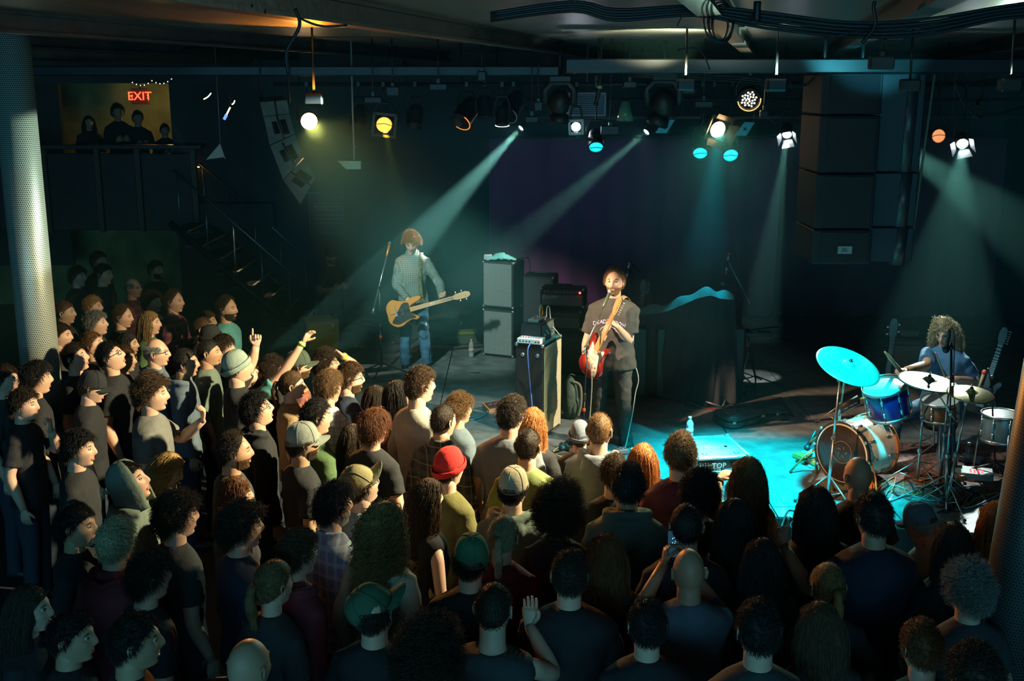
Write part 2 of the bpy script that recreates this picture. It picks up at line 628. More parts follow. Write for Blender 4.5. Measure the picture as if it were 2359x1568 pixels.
def hair_proto(style):
    if style in HAIR: return HAIR[style]
    msk, th, na, nf, cnt, ln, steps, rad, wa, wf, grav, comb = HSTY[style]
    rs = np.random.RandomState(abs(hash(style)) % 1000 if False else sum(map(ord, style)))
    m = scalp_mask(msk)
    base, nrm = HEADP[False]
    nz = noisefield(base, 3, nf, na)
    off = -.010 + (th * .75 + .010 + nz) * m
    p = base + nrm * off[..., None]
    mb = MB()
    mb.add([tuple(q) for q in p.reshape(-1, 3)], HEAD_F)
    lng = style in ('long', 'wavy', 'curly_long', 'bob', 'curly_mop')
    if lng:
        L = {'long': .34, 'wavy': .34, 'curly_long': .32, 'bob': .16, 'curly_mop': .15}[style]
        rows = []
        nr = 12
        A0, A1 = 62, 298
        for i in range(nr):
            t = i / (nr - 1)
            z = .035 - t * (L + .035)
            flare = .95 + .05 * math.sin(min(t * 2.2, 1.57)) + (.12 if style in ('curly_long', 'curly_mop') else .02) * t - (.25 * sstep(.7, 1, t) if style != 'bob' else 0)
            row = []
            ks = 15
            for side in (0, 1):
                for q in range(ks):
                    a = math.radians(A0 + (A1 - A0) * (q if side == 0 else ks - 1 - q) / (ks - 1))
                    r = (1.0 if side == 0 else .80) * flare
                    wob = (1 + .05 * math.sin(a * 5 + z * 40) * (2 if 'curly' in style else 1)) * (.90 if 'curly' in style else 1)
                    row.append(V((.086 * r * wob * math.sin(a), -.012 + .105 * r * wob * math.cos(a) - .02 * t, z)))
            rows.append(row)
        mb.grid(rows, closed=True)
        mb.f.append(tuple(len(mb.v) - 30 + q for q in range(30))); mb.m.append(0); mb.sm.append(True)
    if style == 'ponytail':
        mb.tube(catmull([(0, -.09, .03), (0, -.13, .03), (0, -.15, -.03), (0, -.14, -.13), (0, -.13, -.2)], 4), [.012] * 4 + [.022] * 4 + [.03] * 4 + [.022] * 4 + [.006], 10)
        mb.tube([(0, -.09, .03), (0, -.115, .03)], .018, 10)
    shell = mb.mesh('hair_' + style, [BLACK])
    # strands
    flatm = m.reshape(-1); bp = p.reshape(-1, 3); bn = nrm.reshape(-1, 3)
    area = (np.cos(LAT) * (1 - .42 * np.cos(LON - 0) * 1.0)).clip(.05).reshape(-1)
    w = np.where(flatm > .6, area, 0); w = w / w.sum()
    idx = rs.choice(len(w), cnt, p=w)
    P = bp[idx] + rs.normal(size=(cnt, 3)) * .004
    N = bn[idx]
    down = np.array([0, -.12, -1.0]); down /= np.linalg.norm(down)
    if comb >= 0:
        cdir = np.array([.25, comb, .0]) if comb else np.zeros(3)
    else:
        cdir = np.array([0, comb, .1])
    D = N * (.7 if style in ('curly', 'afro', 'buzz', 'balding') else .42) + cdir + rs.normal(size=(cnt, 3)) * .22
    if lng:
        sg = np.where(P[:, 0] > .008, 1.0, np.where(P[:, 0] < -.008, -1.0, rs.choice([-1.0, 1.0], cnt)))
        back = P[:, 1] < -.03
        D = np.stack([sg * np.where(back, .20, .45), np.where(back, -.35, -.20), np.where(back, -.8, -.6)], 1) + N * .12 + rs.normal(size=(cnt, 3)) * (.3 if style in ('curly_long', 'curly_mop') else .07)
    D /= np.linalg.norm(D, axis=1, keepdims=True)
    ds = ln / steps
    K = steps + 1
    out = np.zeros((cnt, K, 3)); out[:, 0] = P
    ph = rs.rand(cnt) * 6.28
    lenv = .7 + .3 * rs.rand(cnt)
    a1 = np.cross(N, [0, 0, 1.0]); a1 /= (np.linalg.norm(a1, axis=1, keepdims=True) + 1e-6)
    for s_ in range(1, K):
        g = grav * min(1, .35 + s_ / steps)
        D = D * (1 - g * .6) + down * g * .6
        if comb and not lng: D = D + cdir * .15
        if style == 'ponytail':
            tgt = np.array([0, -.11, .03]) - P
            D = D * .3 + tgt / np.linalg.norm(tgt, axis=1, keepdims=True) * .7
        D /= np.linalg.norm(D, axis=1, keepdims=True)
        P = P + D * ds * lenv[:, None]
        # keep outside the head
        if lng:
            fc = (P[:, 1] > .035) & (P[:, 2] < .075)
            P[:, 0] = np.where(fc & (np.abs(P[:, 0]) < .064), np.sign(P[:, 0] + 1e-5) * .066, P[:, 0])
            P[:, 1] = np.where(fc, P[:, 1] - .012, P[:, 1])
        q = P / np.array([.082 + th * .6, .101 + th * .6, .121 + th * .6])
        r = np.linalg.norm(q, axis=1)
        inside = (r < 1) & (P[:, 2] > -.09)
        sc_ = np.where(inside, 1 / np.maximum(r, .3), 1)
        P = P * np.stack([sc_, sc_, np.where(inside, 1 + (sc_ - 1) * .3, 1)], 1)
        # neck and shoulders
        low = P[:, 2] < -.085
        rr = np.sqrt(P[:, 0] ** 2 + (P[:, 1] + .01) ** 2)
        need = np.where(low, .062, 0)
        sc2 = np.where((rr < need), need / np.maximum(rr, .01), 1)
        P = P * np.stack([sc2, sc2, np.ones_like(sc2)], 1)
        tor = P[:, 2] < -.19
        P[:, 1] = np.where(tor & (P[:, 1] < .02), np.minimum(P[:, 1], -.125 + .03 * (P[:, 0] / .1) ** 2), P[:, 1])
        P[:, 1] = np.where(tor & (P[:, 1] >= .02), np.maximum(P[:, 1], .10), P[:, 1])
        out[:, s_] = P
    if wa:
        t = np.arange(K)[None, :] * ds
        env = np.minimum(1, t / .03)
        ww = wa * env
        a2 = np.cross(N, a1)
        out = out + a1[:, None, :] * (ww * np.sin(t * wf + ph[:, None]))[..., None] + np.where(lng, 1, 1) * N[:, None, :] * (ww * .8 * np.cos(t * wf + ph[:, None]))[..., None]
    cu = bpy.data.hair_curves.new('strands_' + style)
    cu.add_curves([K] * cnt)
    cu.attributes['position'].data.foreach_set('vector', out.astype(np.float32).ravel())
    ra = cu.attributes.get('radius') or cu.attributes.new('radius', 'FLOAT', 'POINT')
    rr = np.tile(np.linspace(1, .35, K), cnt).astype(np.float32) * rad
    ra.data.foreach_set('value', rr)
    cu.materials.append(BLACK)
    HAIR[style] = (shell, cu)
    return HAIR[style]


def hair_mat(key):
    cols = {'black': (.012, .010, .009), 'darkbrown': (.030, .018, .010), 'brown': (.075, .038, .016), 'lightbrown': (.16, .085, .035),
            'auburn': (.16, .055, .018), 'red': (.38, .095, .025), 'blond': (.42, .25, .09), 'darkblond': (.24, .14, .05),
            'grey': (.22, .21, .19), 'greyblond': (.35, .30, .18), 'copper': (.45, .17, .05), 'white': (.5, .5, .45)}
    return mat('hair_' + key, cols[key], .58, spec=.35, bump=.7, bscale=140, var=.45, vscale=110, stretch=(1, 1, .25))


def setm(o, mats):
    """material slots on the object, mesh data stays shared"""
    mats = mats if isinstance(mats, (list, tuple)) else [mats]
    for i, m in enumerate(mats):
        if i < len(o.material_slots):
            o.material_slots[i].link = 'OBJECT'
            o.material_slots[i].material = m


SKIN = {'fair': (.62, .36, .25), 'pale': (.70, .44, .32), 'tan': (.48, .26, .16), 'olive': (.42, .25, .15), 'brown': (.20, .10, .06)}


def skin_mat(k):
    return mat('skin_' + k, SKIN[k], .48, spec=.4, bump=.12, bscale=220)


EYEW = mat('eye_white', (.36, .33, .30), .35)
EYED = mat('eye_dark', (.02, .015, .01), .15)
LIP = mat('lips', (.42, .14, .11), .45)


def ring(c, ax, ay, hw, hd, n=20, pw=2.0):
    out = []
    for j in range(n):
        a = 2 * PI * j / n
        ca, sa = math.cos(a), math.sin(a)
        e = 2 / pw
        out.append(V(c) + V(ax) * (hw * math.copysign(abs(ca) ** e, ca)) + V(ay) * (hd * math.copysign(abs(sa) ** e, sa)))
    return out


def loft(mb, rings):
    b = len(mb.v)
    n = len(rings[0]); k = len(rings)
    vs = [p for r in rings for p in r]
    fs = []
    for i in range(k - 1):
        for j in range(n):
            j2 = (j + 1) % n
            fs.append((i * n + j, i * n + j2, (i + 1) * n + j2, (i + 1) * n + j))
    fs.append(tuple(range(n))[::-1]); fs.append(tuple((k - 1) * n + j for j in range(n)))
    mb.add(vs, fs, True)


def hand_into(mb, wrist, d, n, right=True, curl=.35, sc=1.0, spread=1.0, fingers=None, thumb=.5):
    """d: towards the fingers, n: way the palm faces"""
    d = V(d).normalized(); n = V(n); n = (n - d * n.dot(d)).normalized()
    w = d.cross(n) * (1 if right else -1)     # thumb side
    W = V(wrist)
    pr = []
    for (t, hw, hh) in ((-.01, .026, .019), (.02, .031, .016), (.045, .039, .0155), (.07, .042, .014), (.088, .040, .011)):
        pr.append(ring(W + d * (t * sc), w, n, hw * sc, hh * sc, 12, 2.6))
    loft(mb, pr)
    spec = [(.030, .066, .0088), (.010, .076, .0092), (-.010, .070, .0088), (-.029, .055, .0076)]
    for i, (off, L, r) in enumerate(spec):
        cu = fingers[i] if fingers else curl
        a = 0.12 * cu
        root = W + d * (.080 * sc) + w * (off * sc)
        sp = w * (off * 2.2 * spread)
        path = [root - d * .015 * sc]
        p = root
        path.append(p)
        ang = 0
        for seg, (fr, bend) in enumerate(((.44, 1.1), (.32, 1.5), (.24, .9))):
            ang += bend * cu
            dd = (d * math.cos(ang) + n * math.sin(ang) + sp * math.cos(ang) * .5).normalized()
            p = p + dd * (L * fr * sc)
            path.append(p)
        mb.tube(path, [r * sc * 1.05, r * sc * 1.05, r * sc, r * sc * .92, r * sc * .7], 7)
    t0 = W + d * (.02 * sc) + w * (.020 * sc)
    t1 = W + d * (.048 * sc) + w * (.044 * sc) + n * (.012 * sc)
    t2 = t1 + (d * (.75 - .2 * thumb) + w * (.65 - .9 * thumb) + n * (.15 + .9 * thumb)).normalized() * (.034 * sc)
    t3 = t2 + (d * (.8 - .1 * thumb) + w * (.45 - 1.1 * thumb) + n * (.1 + .9 * thumb)).normalized() * (.026 * sc)
    mb.tube([t0, t1, t2, t3], [.016 * sc, .0125 * sc, .0105 * sc, .007 * sc], 8)


def arm_path(sh, el, wr):
    sh, el, wr = V(sh), V(el), V(wr)
    return [sh, sh.lerp(el, .35), sh.lerp(el, .7), el.lerp(sh, .08), el.lerp(wr, .08), el.lerp(wr, .35), el.lerp(wr, .72), wr]


# arm poses given for the right side (x>0): elbow, wrist, hand direction, palm normal, curl ; left is mirrored
POSES = {
    'down': ((.235, -.03, 1.12), (.245, .06, .87), (0, .1, -1), (-1, 0, 0), .3),
    'crossed': ((.225, .08, 1.13), (.03, .21, 1.16), (-1, .05, .1), (0, -1, 0), .3),
    'fold': ((.235, .03, 1.13), (.10, .26, 1.18), (-.6, .5, .3), (-.5, -.6, .3), .6),
    'up': ((.30, .16, 1.52), (.34, .32, 1.78), (.1, .35, 1), (0, 1, .2), .3),
    'phone': ((.235, .20, 1.28), (.055, .36, 1.52), (-.15, .25, 1), (-.9, 0, 0), .55),
}


def shirt_mesh(mb, fem=False, arms=None, sleeve='short', style='tee', wide=1.0, inf=0.0):
    """torso and sleeves of a garment (closed pieces, merged by the remesh)"""
    w = (0.90 if fem else 1.0) * wide
    R = [  # z, half width, half depth, y
        (1.487, .066, .060, -.004), (1.470, .092, .072, -.008), (1.448, .135, .086, -.008), (1.420, .176, .098, -.006),
        (1.385, .196, .108, -.002), (1.32, .188, .116, .0), (1.24, .178, .120, .004), (1.14, .165, .114, .004), (1.04, .162, .112, .004),
        (.95, .174, .122, .0), (.88, .184, .128, .0), (.84, .186, .130, .0)]
    if fem:
        R = [(z, hw * (1.0 if z > 1.3 or z < .96 else .90), hd + (.020 * math.exp(-((z - 1.25) / .06) ** 2)), y + (.015 * math.exp(-((z - 1.25) / .06) ** 2))) for (z, hw, hd, y) in R]
    if style == 'tank':
        R = R[2:]
        R[0] = (1.445, .10, .075, -.01)
    rr = []
    for (z, hw, hd, y) in R:
        rr.append(ring((0, y, z), (1, 0, 0), (0, 1, 0), hw * w + inf, hd * (1 + (wide - 1) * 1.3) + inf, 28, 2.4))
    # resample more rings for wrinkles
    out = []
    for a, b in zip(rr[:-1], rr[1:]):
        k = max(1, int(round((a[0].z - b[0].z) / .025)))
        for q in range(k):
            out.append([p.lerp(r_, q / k) for p, r_ in zip(a, b)])
    out.append(rr[-1])
    for row in out:
        for p in row:
            z = p.z
            amp = .005 if z < 1.40 else .002
            nzv = math.sin(p.x * 23 + z * 31 + p.y * 17) + math.sin(p.x * 37 - z * 19 + 1.3) + .7 * math.sin(z * 61 + p.x * 41)
            nrm = V((p.x, p.y * 1.6, 0)); nrm = nrm.normalized() if nrm.length > .01 else nrm
            p += nrm * (nzv * amp * .55)
    loft(mb, out[::-1])
    for s_ in (1, -1):
        if style == 'tank': break
        el, wr = arms[0 if s_ > 0 else 1][:2]
        sh = V((.155 * w * s_, 0, 1.385))
        P = arm_path(sh, el, wr)
        if sleeve == 'short':
            P = P[:3]; rad = [.058, .064, .070]
        elif sleeve == 'roll':
            P = P[:6]; rad = [.064, .060, .056, .053, .053, .052]
        else:
            rad = [.064, .060, .055, .053, .052, .048, .042, .040]
        path = []; rds = []
        for i in range(len(P) - 1):
            L = (P[i + 1] - P[i]).length; k = max(1, int(L / .028))
            for q in range(k):
                t = q / k; path.append(P[i].lerp(P[i + 1], t))
                rds.append((rad[i] * (1 - t) + rad[i + 1] * t) + .0035 * math.sin(len(path) * 1.9) + inf)
        path.append(P[-1]); rds.append(rad[-1] + inf)
        mb.tube(path, rds, 14)
        mb.ball(sh + V((0.0, 0, -.018)), (.062 + inf, .064 + inf, .056 + inf), 14, 8)
    if style in ('hoodie', 'jacket'):
        mb.tube(catmull([(-.10, .055, 1.465), (-.115, -.03, 1.485), (-.06, -.105, 1.475), (0, -.125, 1.455), (.06, -.105, 1.475), (.115, -.03, 1.485), (.10, .055, 1.465)], 5), .030 if style == 'hoodie' else .018, 10)
        if style == 'hoodie': mb.ball((0, -.115, 1.42), (.105, .05, .085), 14, 8)
    if style in ('collar', 'jacket'):
        mb.tube(catmull([(-.045, .062, 1.455), (-.072, .02, 1.497), (-.045, -.058, 1.507), (.045, -.058, 1.507), (.072, .02, 1.497), (.045, .062, 1.455)], 5), .012, 8)
    if style == 'cowl':
        mb.tube(catmull([(-.10, .04, 1.47), (-.11, -.04, 1.485), (0, -.10, 1.50), (.11, -.04, 1.485), (.10, .04, 1.47), (0, .09, 1.45), (-.10, .04, 1.47)], 5), .026, 10)


SHIRTS = {}
BAKE = []


def cloth_mods(o, voxel=.013, disp=.010, it=4, tex=None):
    m = o.modifiers.new('r', 'REMESH'); m.mode = 'VOXEL'; m.voxel_size = voxel; m.use_smooth_shade = True
    m = o.modifiers.new('s', 'SMOOTH'); m.iterations = it; m.factor = .5
    if disp:
        d = o.modifiers.new('d', 'DISPLACE'); d.strength = disp; d.mid_level = .5
        t = bpy.data.textures.get('folds') or bpy.data.textures.new('folds', 'CLOUDS')
        t.noise_scale = .09; t.noise_depth = 1
        d.texture = t; d.texture_coords = 'LOCAL'


def bake_now(o):
    dg = bpy.context.evaluated_depsgraph_get()
    me = bpy.data.meshes.new_from_object(o.evaluated_get(dg))
    me.name = o.name
    bpy.data.objects.remove(o)
    return me


def shirt_proto(fem, armkey, arms, sleeve, style, wide):
    key = (fem, armkey, sleeve, style, round(wide, 2))
    if key in SHIRTS: return SHIRTS[key]
    mb = MB()
    shirt_mesh(mb, fem, arms, sleeve, style, wide)
    o = mb.build('shirt', [BLACK])
    cloth_mods(o)
    SHIRTS[key] = bake_now(o)
    return SHIRTS[key]


def lower_proto():
    if 'low' in SHIRTS: return SHIRTS['low']
    mb = MB()
    loft(mb, [ring((0, y, z), (1, 0, 0), (0, 1, 0), hw, hd, 24, 2.4) for (z, hw, hd, y) in ((.80, .165, .105, 0), (.90, .172, .115, -.01), (.98, .160, .105, 0))])
    for s_ in (1, -1):
        mb.tube([(.085 * s_, 0, .92), (.092 * s_, 0, .82), (.095 * s_, .005, .65), (.098 * s_, .012, .48), (.102 * s_, 0, .30), (.104 * s_, -.012, .10), (.104 * s_, -.01, .045)],
                [.088, .092, .080, .066, .062, .056, .060], 16)
    o = mb.build('trousers', [BLACK]); cloth_mods(o, .016, .008)
    tr = bake_now(o)
    sh = []
    for s_ in (1, -1):
        mb = MB()
        rr = []
        for (y, hw, hh, zc) in ((-.085, .022, .03, .035), (-.06, .036, .045, .045), (0, .040, .042, .045), (.06, .044, .032, .034), (.12, .047, .026, .028), (.16, .036, .020, .022), (.18, .018, .012, .018)):
            rr.append(ring((.105 * s_, y, zc), (1, 0, 0), (0, 0, 1), hw, hh, 12, 2.6))
        loft(mb, rr[::-1])
        sh.append(mb.mesh('shoe', [BLACK]))
    SHIRTS['low'] = (tr, sh)
    return SHIRTS['low']


def mirror_arm(a):
    m = lambda p: (-p[0], p[1], p[2])
    return (m(a[0]), m(a[1]), m(a[2]), m(a[3]), *a[4:])


def body_into(mb, Rh, HC, fem, arms, sc=1.0, torso=True, legs=None, wide=1.0, mouth=0):
    """one continuous skin: head, neck, torso, arms, hands"""
    p, n = HEADP[fem]
    hs = .97 if fem else 1.0
    P = (p.reshape(-1, 3) * hs) @ np.array(Rh.transposed()) + np.array(HC)
    mb.mi = 0
    mb.add([tuple(q) for q in P], HEAD_F)
    T = Matrix.Translation(HC) @ Rh.to_4x4()
    mb.M = T
    for s_ in (1, -1): ear_into(mb, s_, None)
    mb.mi = 1
    for s_ in (1, -1): mb.ball((.0305 * s_, .0690, .010), .0120, 10, 8)
    mb.mi = 2
    for s_ in (1, -1):
        mb.ball((.0305 * s_, .0770, .0095), .0068, 8, 6)
    mb.mi = 3
    for (zz, rr) in ((-.0575, .0042), (-.0695, .005)):
        mb.tube(catmull([(-.022, .076, -.0635), (-.010, .0865, zz), (.010, .0865, zz), (.022, .076, -.0635)], 3), [rr * .3] + [rr] * 8 + [rr * .3], 6)
    mb.mi = 4
    for s_ in (1, -1):
        mb.tube([(s_ * .014, .0845, .029), (s_ * .032, .0835, .034), (s_ * .048, .070, .029)], [.003, .0035, .0015], 5)
    mb.M = None
    mb.mi = 0
    nb = V((0, -.008, 1.42)); top = T @ V((0, -.022, -.045))
    r1 = .052 if fem else .060
    mb.tube([nb, nb.lerp(top, .35), nb.lerp(top, .65), top], [r1 * 1.15, r1 * 1.0, r1 * .97, r1 * .98], 18)
    if torso:
        rr = []
        w = .9 if fem else 1
        for (z, hw, hd) in ((.86, .15, .10), (1.04, .14, .09), (1.24, .15, .10), (1.34, .155, .088), (1.385, .140, .076), (1.415, .10, .066), (1.445, .066, .056)):
            rr.append(ring((0, -.004, z), (1, 0, 0), (0, 1, 0), hw * w, hd, 20, 2.3))
        loft(mb, rr)
    for i, s_ in ((0, 1), (1, -1)):
        a = arms[i]
        w = .9 if fem else 1
        k = .85 if fem else 1
        sh = V((.152 * w * s_, 0, 1.375))
        P_ = arm_path(sh, a[0], a[1])
        mb.tube(P_, [.044 * k, .047 * k, .044 * k, .041 * k, .042 * k, .043 * k, .033 * k, .027 * k], 14)
        mb.ball(sh, .043 * k, 12, 8)
        cu = a[4]
        kw = a[5] if len(a) > 5 else {}
        hand_into(mb, a[1], a[2], a[3], s_ > 0, cu, .95 if not fem else .86, **kw)


def glasses_into(mb):
    for s_ in (1, -1):
        mb.tube([(s_ * .032 + .022 * math.cos(a), .093 - .010 * abs(math.cos(a)) * (1 if math.cos(a) * s_ > 0 else 0), .008 + .016 * math.sin(a)) for a in [2 * PI * i / 14 for i in range(15)]], .0022, 5)
        mb.tube([(s_ * .053, .084, .013), (s_ * .078, .04, .012), (s_ * .080, -.01, .006)], .0022, 5)
    mb.tube([(-.010, .095, .012), (.010, .095, .012)], .0022, 5)


def beard_mesh():
    if 'beard' in HAIR: return HAIR['beard']
    base, nrm = HEADP[False]
    x, y, z = base[..., 0], base[..., 1], base[..., 2]
    m = sstep(-.025, -.05, z) * sstep(-.03, .0, y)
    m = m * (1 - gs(x, .020) * gs(z + .063, .012) * 1.0)
    m = np.maximum(m, sstep(0, 1, gs(x, .03) * gs(z + .045, .006) * 1.3))
    m = np.where(np.cos(LON) < -.1, 0, m)
    nz = noisefield(base, 5, 160, .0015)
    p = base + nrm * (-.008 + (.012 + nz) * np.clip(m, 0, 1))[..., None]
    mb = MB(); mb.add([tuple(q) for q in p.reshape(-1, 3)], HEAD_F)
    HAIR['beard'] = mb.mesh('beard', [BLACK])
    return HAIR['beard']


def cap_parts(style):
    if ('cap', style) in HAIR: return HAIR[('cap', style)]
    mb = MB()
    out = []
    if style == 'beanie':
        prof = [(.20, 0)]
        rows = []
        for i in range(13):
            t = i / 12
            z = -.012 + .150 * math.sin(t * PI / 2) if t < 1 else .142
            r = math.cos(t * PI / 2) ** .62 if t < .999 else .02
            rows.append([V((.090 * r * math.sin(a), -.006 + .111 * r * math.cos(a), z + .018 * math.cos(a) * (1 - t))) for a in [2 * PI * j / 28 for j in range(28)]])
        rows = [[V((p.x * .9, p.y * .9, p.z)) for p in rows[0]]] + rows
        mb.grid([r[::-1] for r in rows], closed=True)
        mb.tube([(.096 * math.sin(a), -.006 + .117 * math.cos(a), .012 + .018 * math.cos(a)) for a in [2 * PI * j / 28 for j in range(29)]], .006, 8, ry=.022, up=(0, 0, 1))
        out.append(('cap_crown', mb.mesh('cap_crown', [BLACK])))
    else:
        rows = []
        for i in range(11):
            t = i / 10
            z = .012 + .128 * math.sin(t * PI / 2)
            r = math.cos(t * PI / 2) ** .55 if t < .999 else .02
            rows.append([V((.088 * r * math.sin(a), -.006 + .110 * r * math.cos(a), z)) for a in [2 * PI * j / 30 for j in range(30)]])
        rows = [[V((p.x * .93, p.y * .93, p.z)) for p in rows[0]]] + rows
        mb.grid([r[::-1] for r in rows], closed=True)
        out.append(('cap_crown', mb.mesh('cap_crown', [BLACK])))
        mb = MB()
        for k in range(6):
            a = 2 * PI * k / 6
            mb.tube([(.0895 * (math.cos(t) ** .55 if t < 1.55 else .02) * math.sin(a), -.006 + .1115 * (math.cos(t) ** .55 if t < 1.55 else .02) * math.cos(a), .0135 + .128 * math.sin(t)) for t in [q / 9 * PI / 2 for q in range(10)]], .0016, 4)
        mb.ball((0, -.006, .141), (.007, .007, .004), 8, 5)
        out.append(('seam', mb.mesh('seam', [BLACK])))
        mb = MB()
        top = []; bot = []
        for i in range(7):
            t = i / 6
            row = []
            for j in range(15):
                u = (j / 14 - .5) * 2
                x = .080 * u * (1 - .12 * t)
                y0 = -.006 + .110 * math.sqrt(max(0, 1 - (u * .91) ** 2))
                y = y0 - .004 + t * .078 * math.sqrt(max(0, 1 - .55 * u * u))
                z = .020 - .022 * u * u - .012 * t
                row.append(V((x, y, z)))
            top.append(row)
        bot = [[p - V((0, 0, .004)) for p in r] for r in top]
        mb.grid([r[::-1] for r in top]); mb.grid(bot)
        mb.grid([top[-1][::-1], bot[-1][::-1]])
        out.append(('brim', mb.mesh('brim', [BLACK])))
        mb = MB()
        gp = []
        for i in range(5):
            h_ = i / 4
            gp.append([V((.0905 * math.cos((1 - .35 * h_) * 0) * math.sin(a) * (1 - .10 * h_ * h_), -.006 + .1130 * math.cos(a) * (1 - .10 * h_ * h_), .018 + .040 * h_)) for a in [PI + (j / 8 - .5) * 1.0 * math.sqrt(max(0, 1 - h_ * h_)) for j in range(9)]])
        mb.grid(gp); mb.grid([[p * .985 for p in r[::-1]] for r in gp])
        out.append(('strap_gap', mb.mesh('strap_gap', [BLACK])))
    HAIR[('cap', style)] = out
    return out


PEOPLE = []
PLACED = []


def person(px, py, zh, yaw, label, hyaw=0, pitch=0, roll=0, hair='short', hc='brown', skin='fair', shirt='tee', sleeve='short', sm=None, fem=False,
           arms='down', left=None, right=None, wide=1.0, beard=None, glasses=False, bands=(), hat=None, hatm=None, hatyaw=0, hatpitch=6, hood=None, tm=None, pos=None, group=None, brow=None, below=None, k=None, foot=0.0, sit=False):
    """px, py: where the middle of the head is seen; zh: its height above the floor"""
    P = at_z(px, py, zh) if pos is None else V(pos)
    if pos is None:
        best = None
        for dz in (0, -.03, .03, -.06, .06, -.09, .09, -.12, .12, -.16):
            Q = at_z(px, py, zh + dz)
            dm = min([(Q.xy - q['xy']).length for q in PLACED] + [9])
            if dm >= .40: best = (dm, dz); break
            if best is None or dm > best[0] + .02: best = (dm, dz)
        zh += best[1]; P = at_z(px, py, zh)
        PLACED.append({'xy': P.xy.copy()})
    Rh = (Matrix.Rotation(math.radians(hyaw), 3, 'Z') @ Matrix.Rotation(math.radians(pitch), 3, 'X') @ Matrix.Rotation(math.radians(roll), 3, 'Y'))
    HC = V((0, .004, 1.515)) + Rh @ V((0, .022, .112))
    k = (zh - foot) / HC.z
    Rb = rotz(math.radians(yaw))
    root = P - Rb @ HC * k
    root.z = foot
    o = thing('person', label, 'person', root, math.radians(yaw), group)
    o.scale = (k, k, k)
    aR = POSES[arms] if isinstance(arms, str) else arms
    Mi = (Matrix.Translation(root) @ Rb.to_4x4() @ Matrix.Scale(k, 4)).inverted()
    Ri = Rb.transposed()

    def conv(a):
        if a is None or a[0] != 'px': return a
        e_, w_ = at_y(a[1][0], a[1][1], P.y + a[1][2]), at_y(a[2][0], a[2][1], P.y + a[2][2])
        return (tuple(Mi @ e_), tuple(Mi @ w_), tuple(Ri @ V(a[3])), tuple(Ri @ V(a[4])), *a[5:])
    right, left = conv(right), conv(left)
    A = [right if right else aR, left if left else mirror_arm(aR)]
    armkey = (str(A[0][:2]), str(A[1][:2]))
    mb = MB()
    body_into(mb, Rh, HC, fem, A, wide=wide)
    hm = hair_mat(brow or (hc if hair else 'darkbrown'))
    bo = mb.build('body', [skin_mat(skin), EYEW, EYED, LIP, hm], o)
    se = shirt_proto(fem, armkey, A, sleeve, shirt, wide)
    so = link_mesh({'hoodie': 'hoodie', 'jacket': 'jacket', 'cowl': 'sweater', 'tank': 'top'}.get(shirt, 'shirt'), se, parent=o)
    setm(so, sm or mat('cloth_black', (.015, .016, .018), .9))
    tr, sh = lower_proto()
    t = link_mesh('trousers', tr, parent=o); setm(t, tm or mat('denim_dark', (.02, .03, .05), .85))
    for q in sh:
        s_ = link_mesh('shoe', q, parent=o); setm(s_, BLACK)
    HM = Matrix.Translation(HC) @ Rh.to_4x4()
    if hair:
        shell, cu = hair_proto(hair)
        h = link_mesh('hair', shell, parent=o); h.matrix_local = HM; setm(h, hair_mat(hc))
        s_ = bpy.data.objects.new('strands', cu); COL.objects.link(s_); s_.parent = h; setm(s_, hair_mat(hc)); s_['kind'] = 'stuff'
    for (si, bm_) in bands:
        e_, w_ = V(A[si][0]), V(A[si][1]); d_ = (w_ - e_).normalized()
        g = MB(); g.lathe([(.030, -.010), (.036, -.010), (.036, .010), (.030, .010)], w_ - d_ * .025, d_, 16); g.build('wristband', bm_, o)
    if beard:
        b = link_mesh('beard', beard_mesh(), parent=o); b.matrix_local = HM; setm(b, hair_mat(beard))
    if glasses:
        g = MB(); glasses_into(g)
        g = g.build('glasses', [BLACK], o); g.matrix_local = HM
    if hat:
        parts = cap_parts('beanie' if hat == 'beanie' else 'cap')
        M2 = HM @ Matrix.Rotation(math.radians(hatyaw), 4, 'Z') @ Matrix.Rotation(math.radians(hatpitch), 4, 'X')
        first = None
        for (nm, me) in parts:
            c = link_mesh({'cap_crown': 'beanie' if hat == 'beanie' else 'cap'}.get(nm, nm), me, parent=o if first is None else first)
            setm(c, hatm if nm != 'strap_gap' else BLACK)
            if first is None:
                c.matrix_local = M2; first = c
    if hood:
        g = MB()
        rows = []
        for i in range(10):
            t_ = i / 9
            rows.append([V(((.100 * math.sin(a)) * (1 - .1 * t_), -.005 + .122 * math.cos(a) - (.0), .135 * math.sin(t_ * PI * .5) ** .8 if False else -.16 + t_ * .30)) * (1) if t_ < .55 else
                         V((.098 * math.sin(a) * math.cos((t_ - .55) / .45 * PI / 2 * .97), -.010 + .122 * math.cos(a) * math.cos((t_ - .55) / .45 * PI / 2 * .97), .005 + .142 * math.sin((t_ - .55) / .45 * PI / 2))) for a in [math.radians(52 + 256 * j / 20) for j in range(21)]])
        g.grid(rows)
        ho = g.build('hood', [hood], o); ho.matrix_local = HM
        sd = ho.modifiers.new('t', 'SOLIDIFY'); sd.thickness = .012; sd.offset = 0
    PEOPLE.append(o)
    return o

# ------------------------------------------------------------------ the setting
DARKW = mat('wall_paint_black', (.030, .034, .036), .75, bump=.3, bscale=30, var=.25, vscale=3)
def plane_box(name, c, s, m, bev=0):
    b = MB(); b.box(c, s, bev)
    return b.build(name, m, kind='structure')

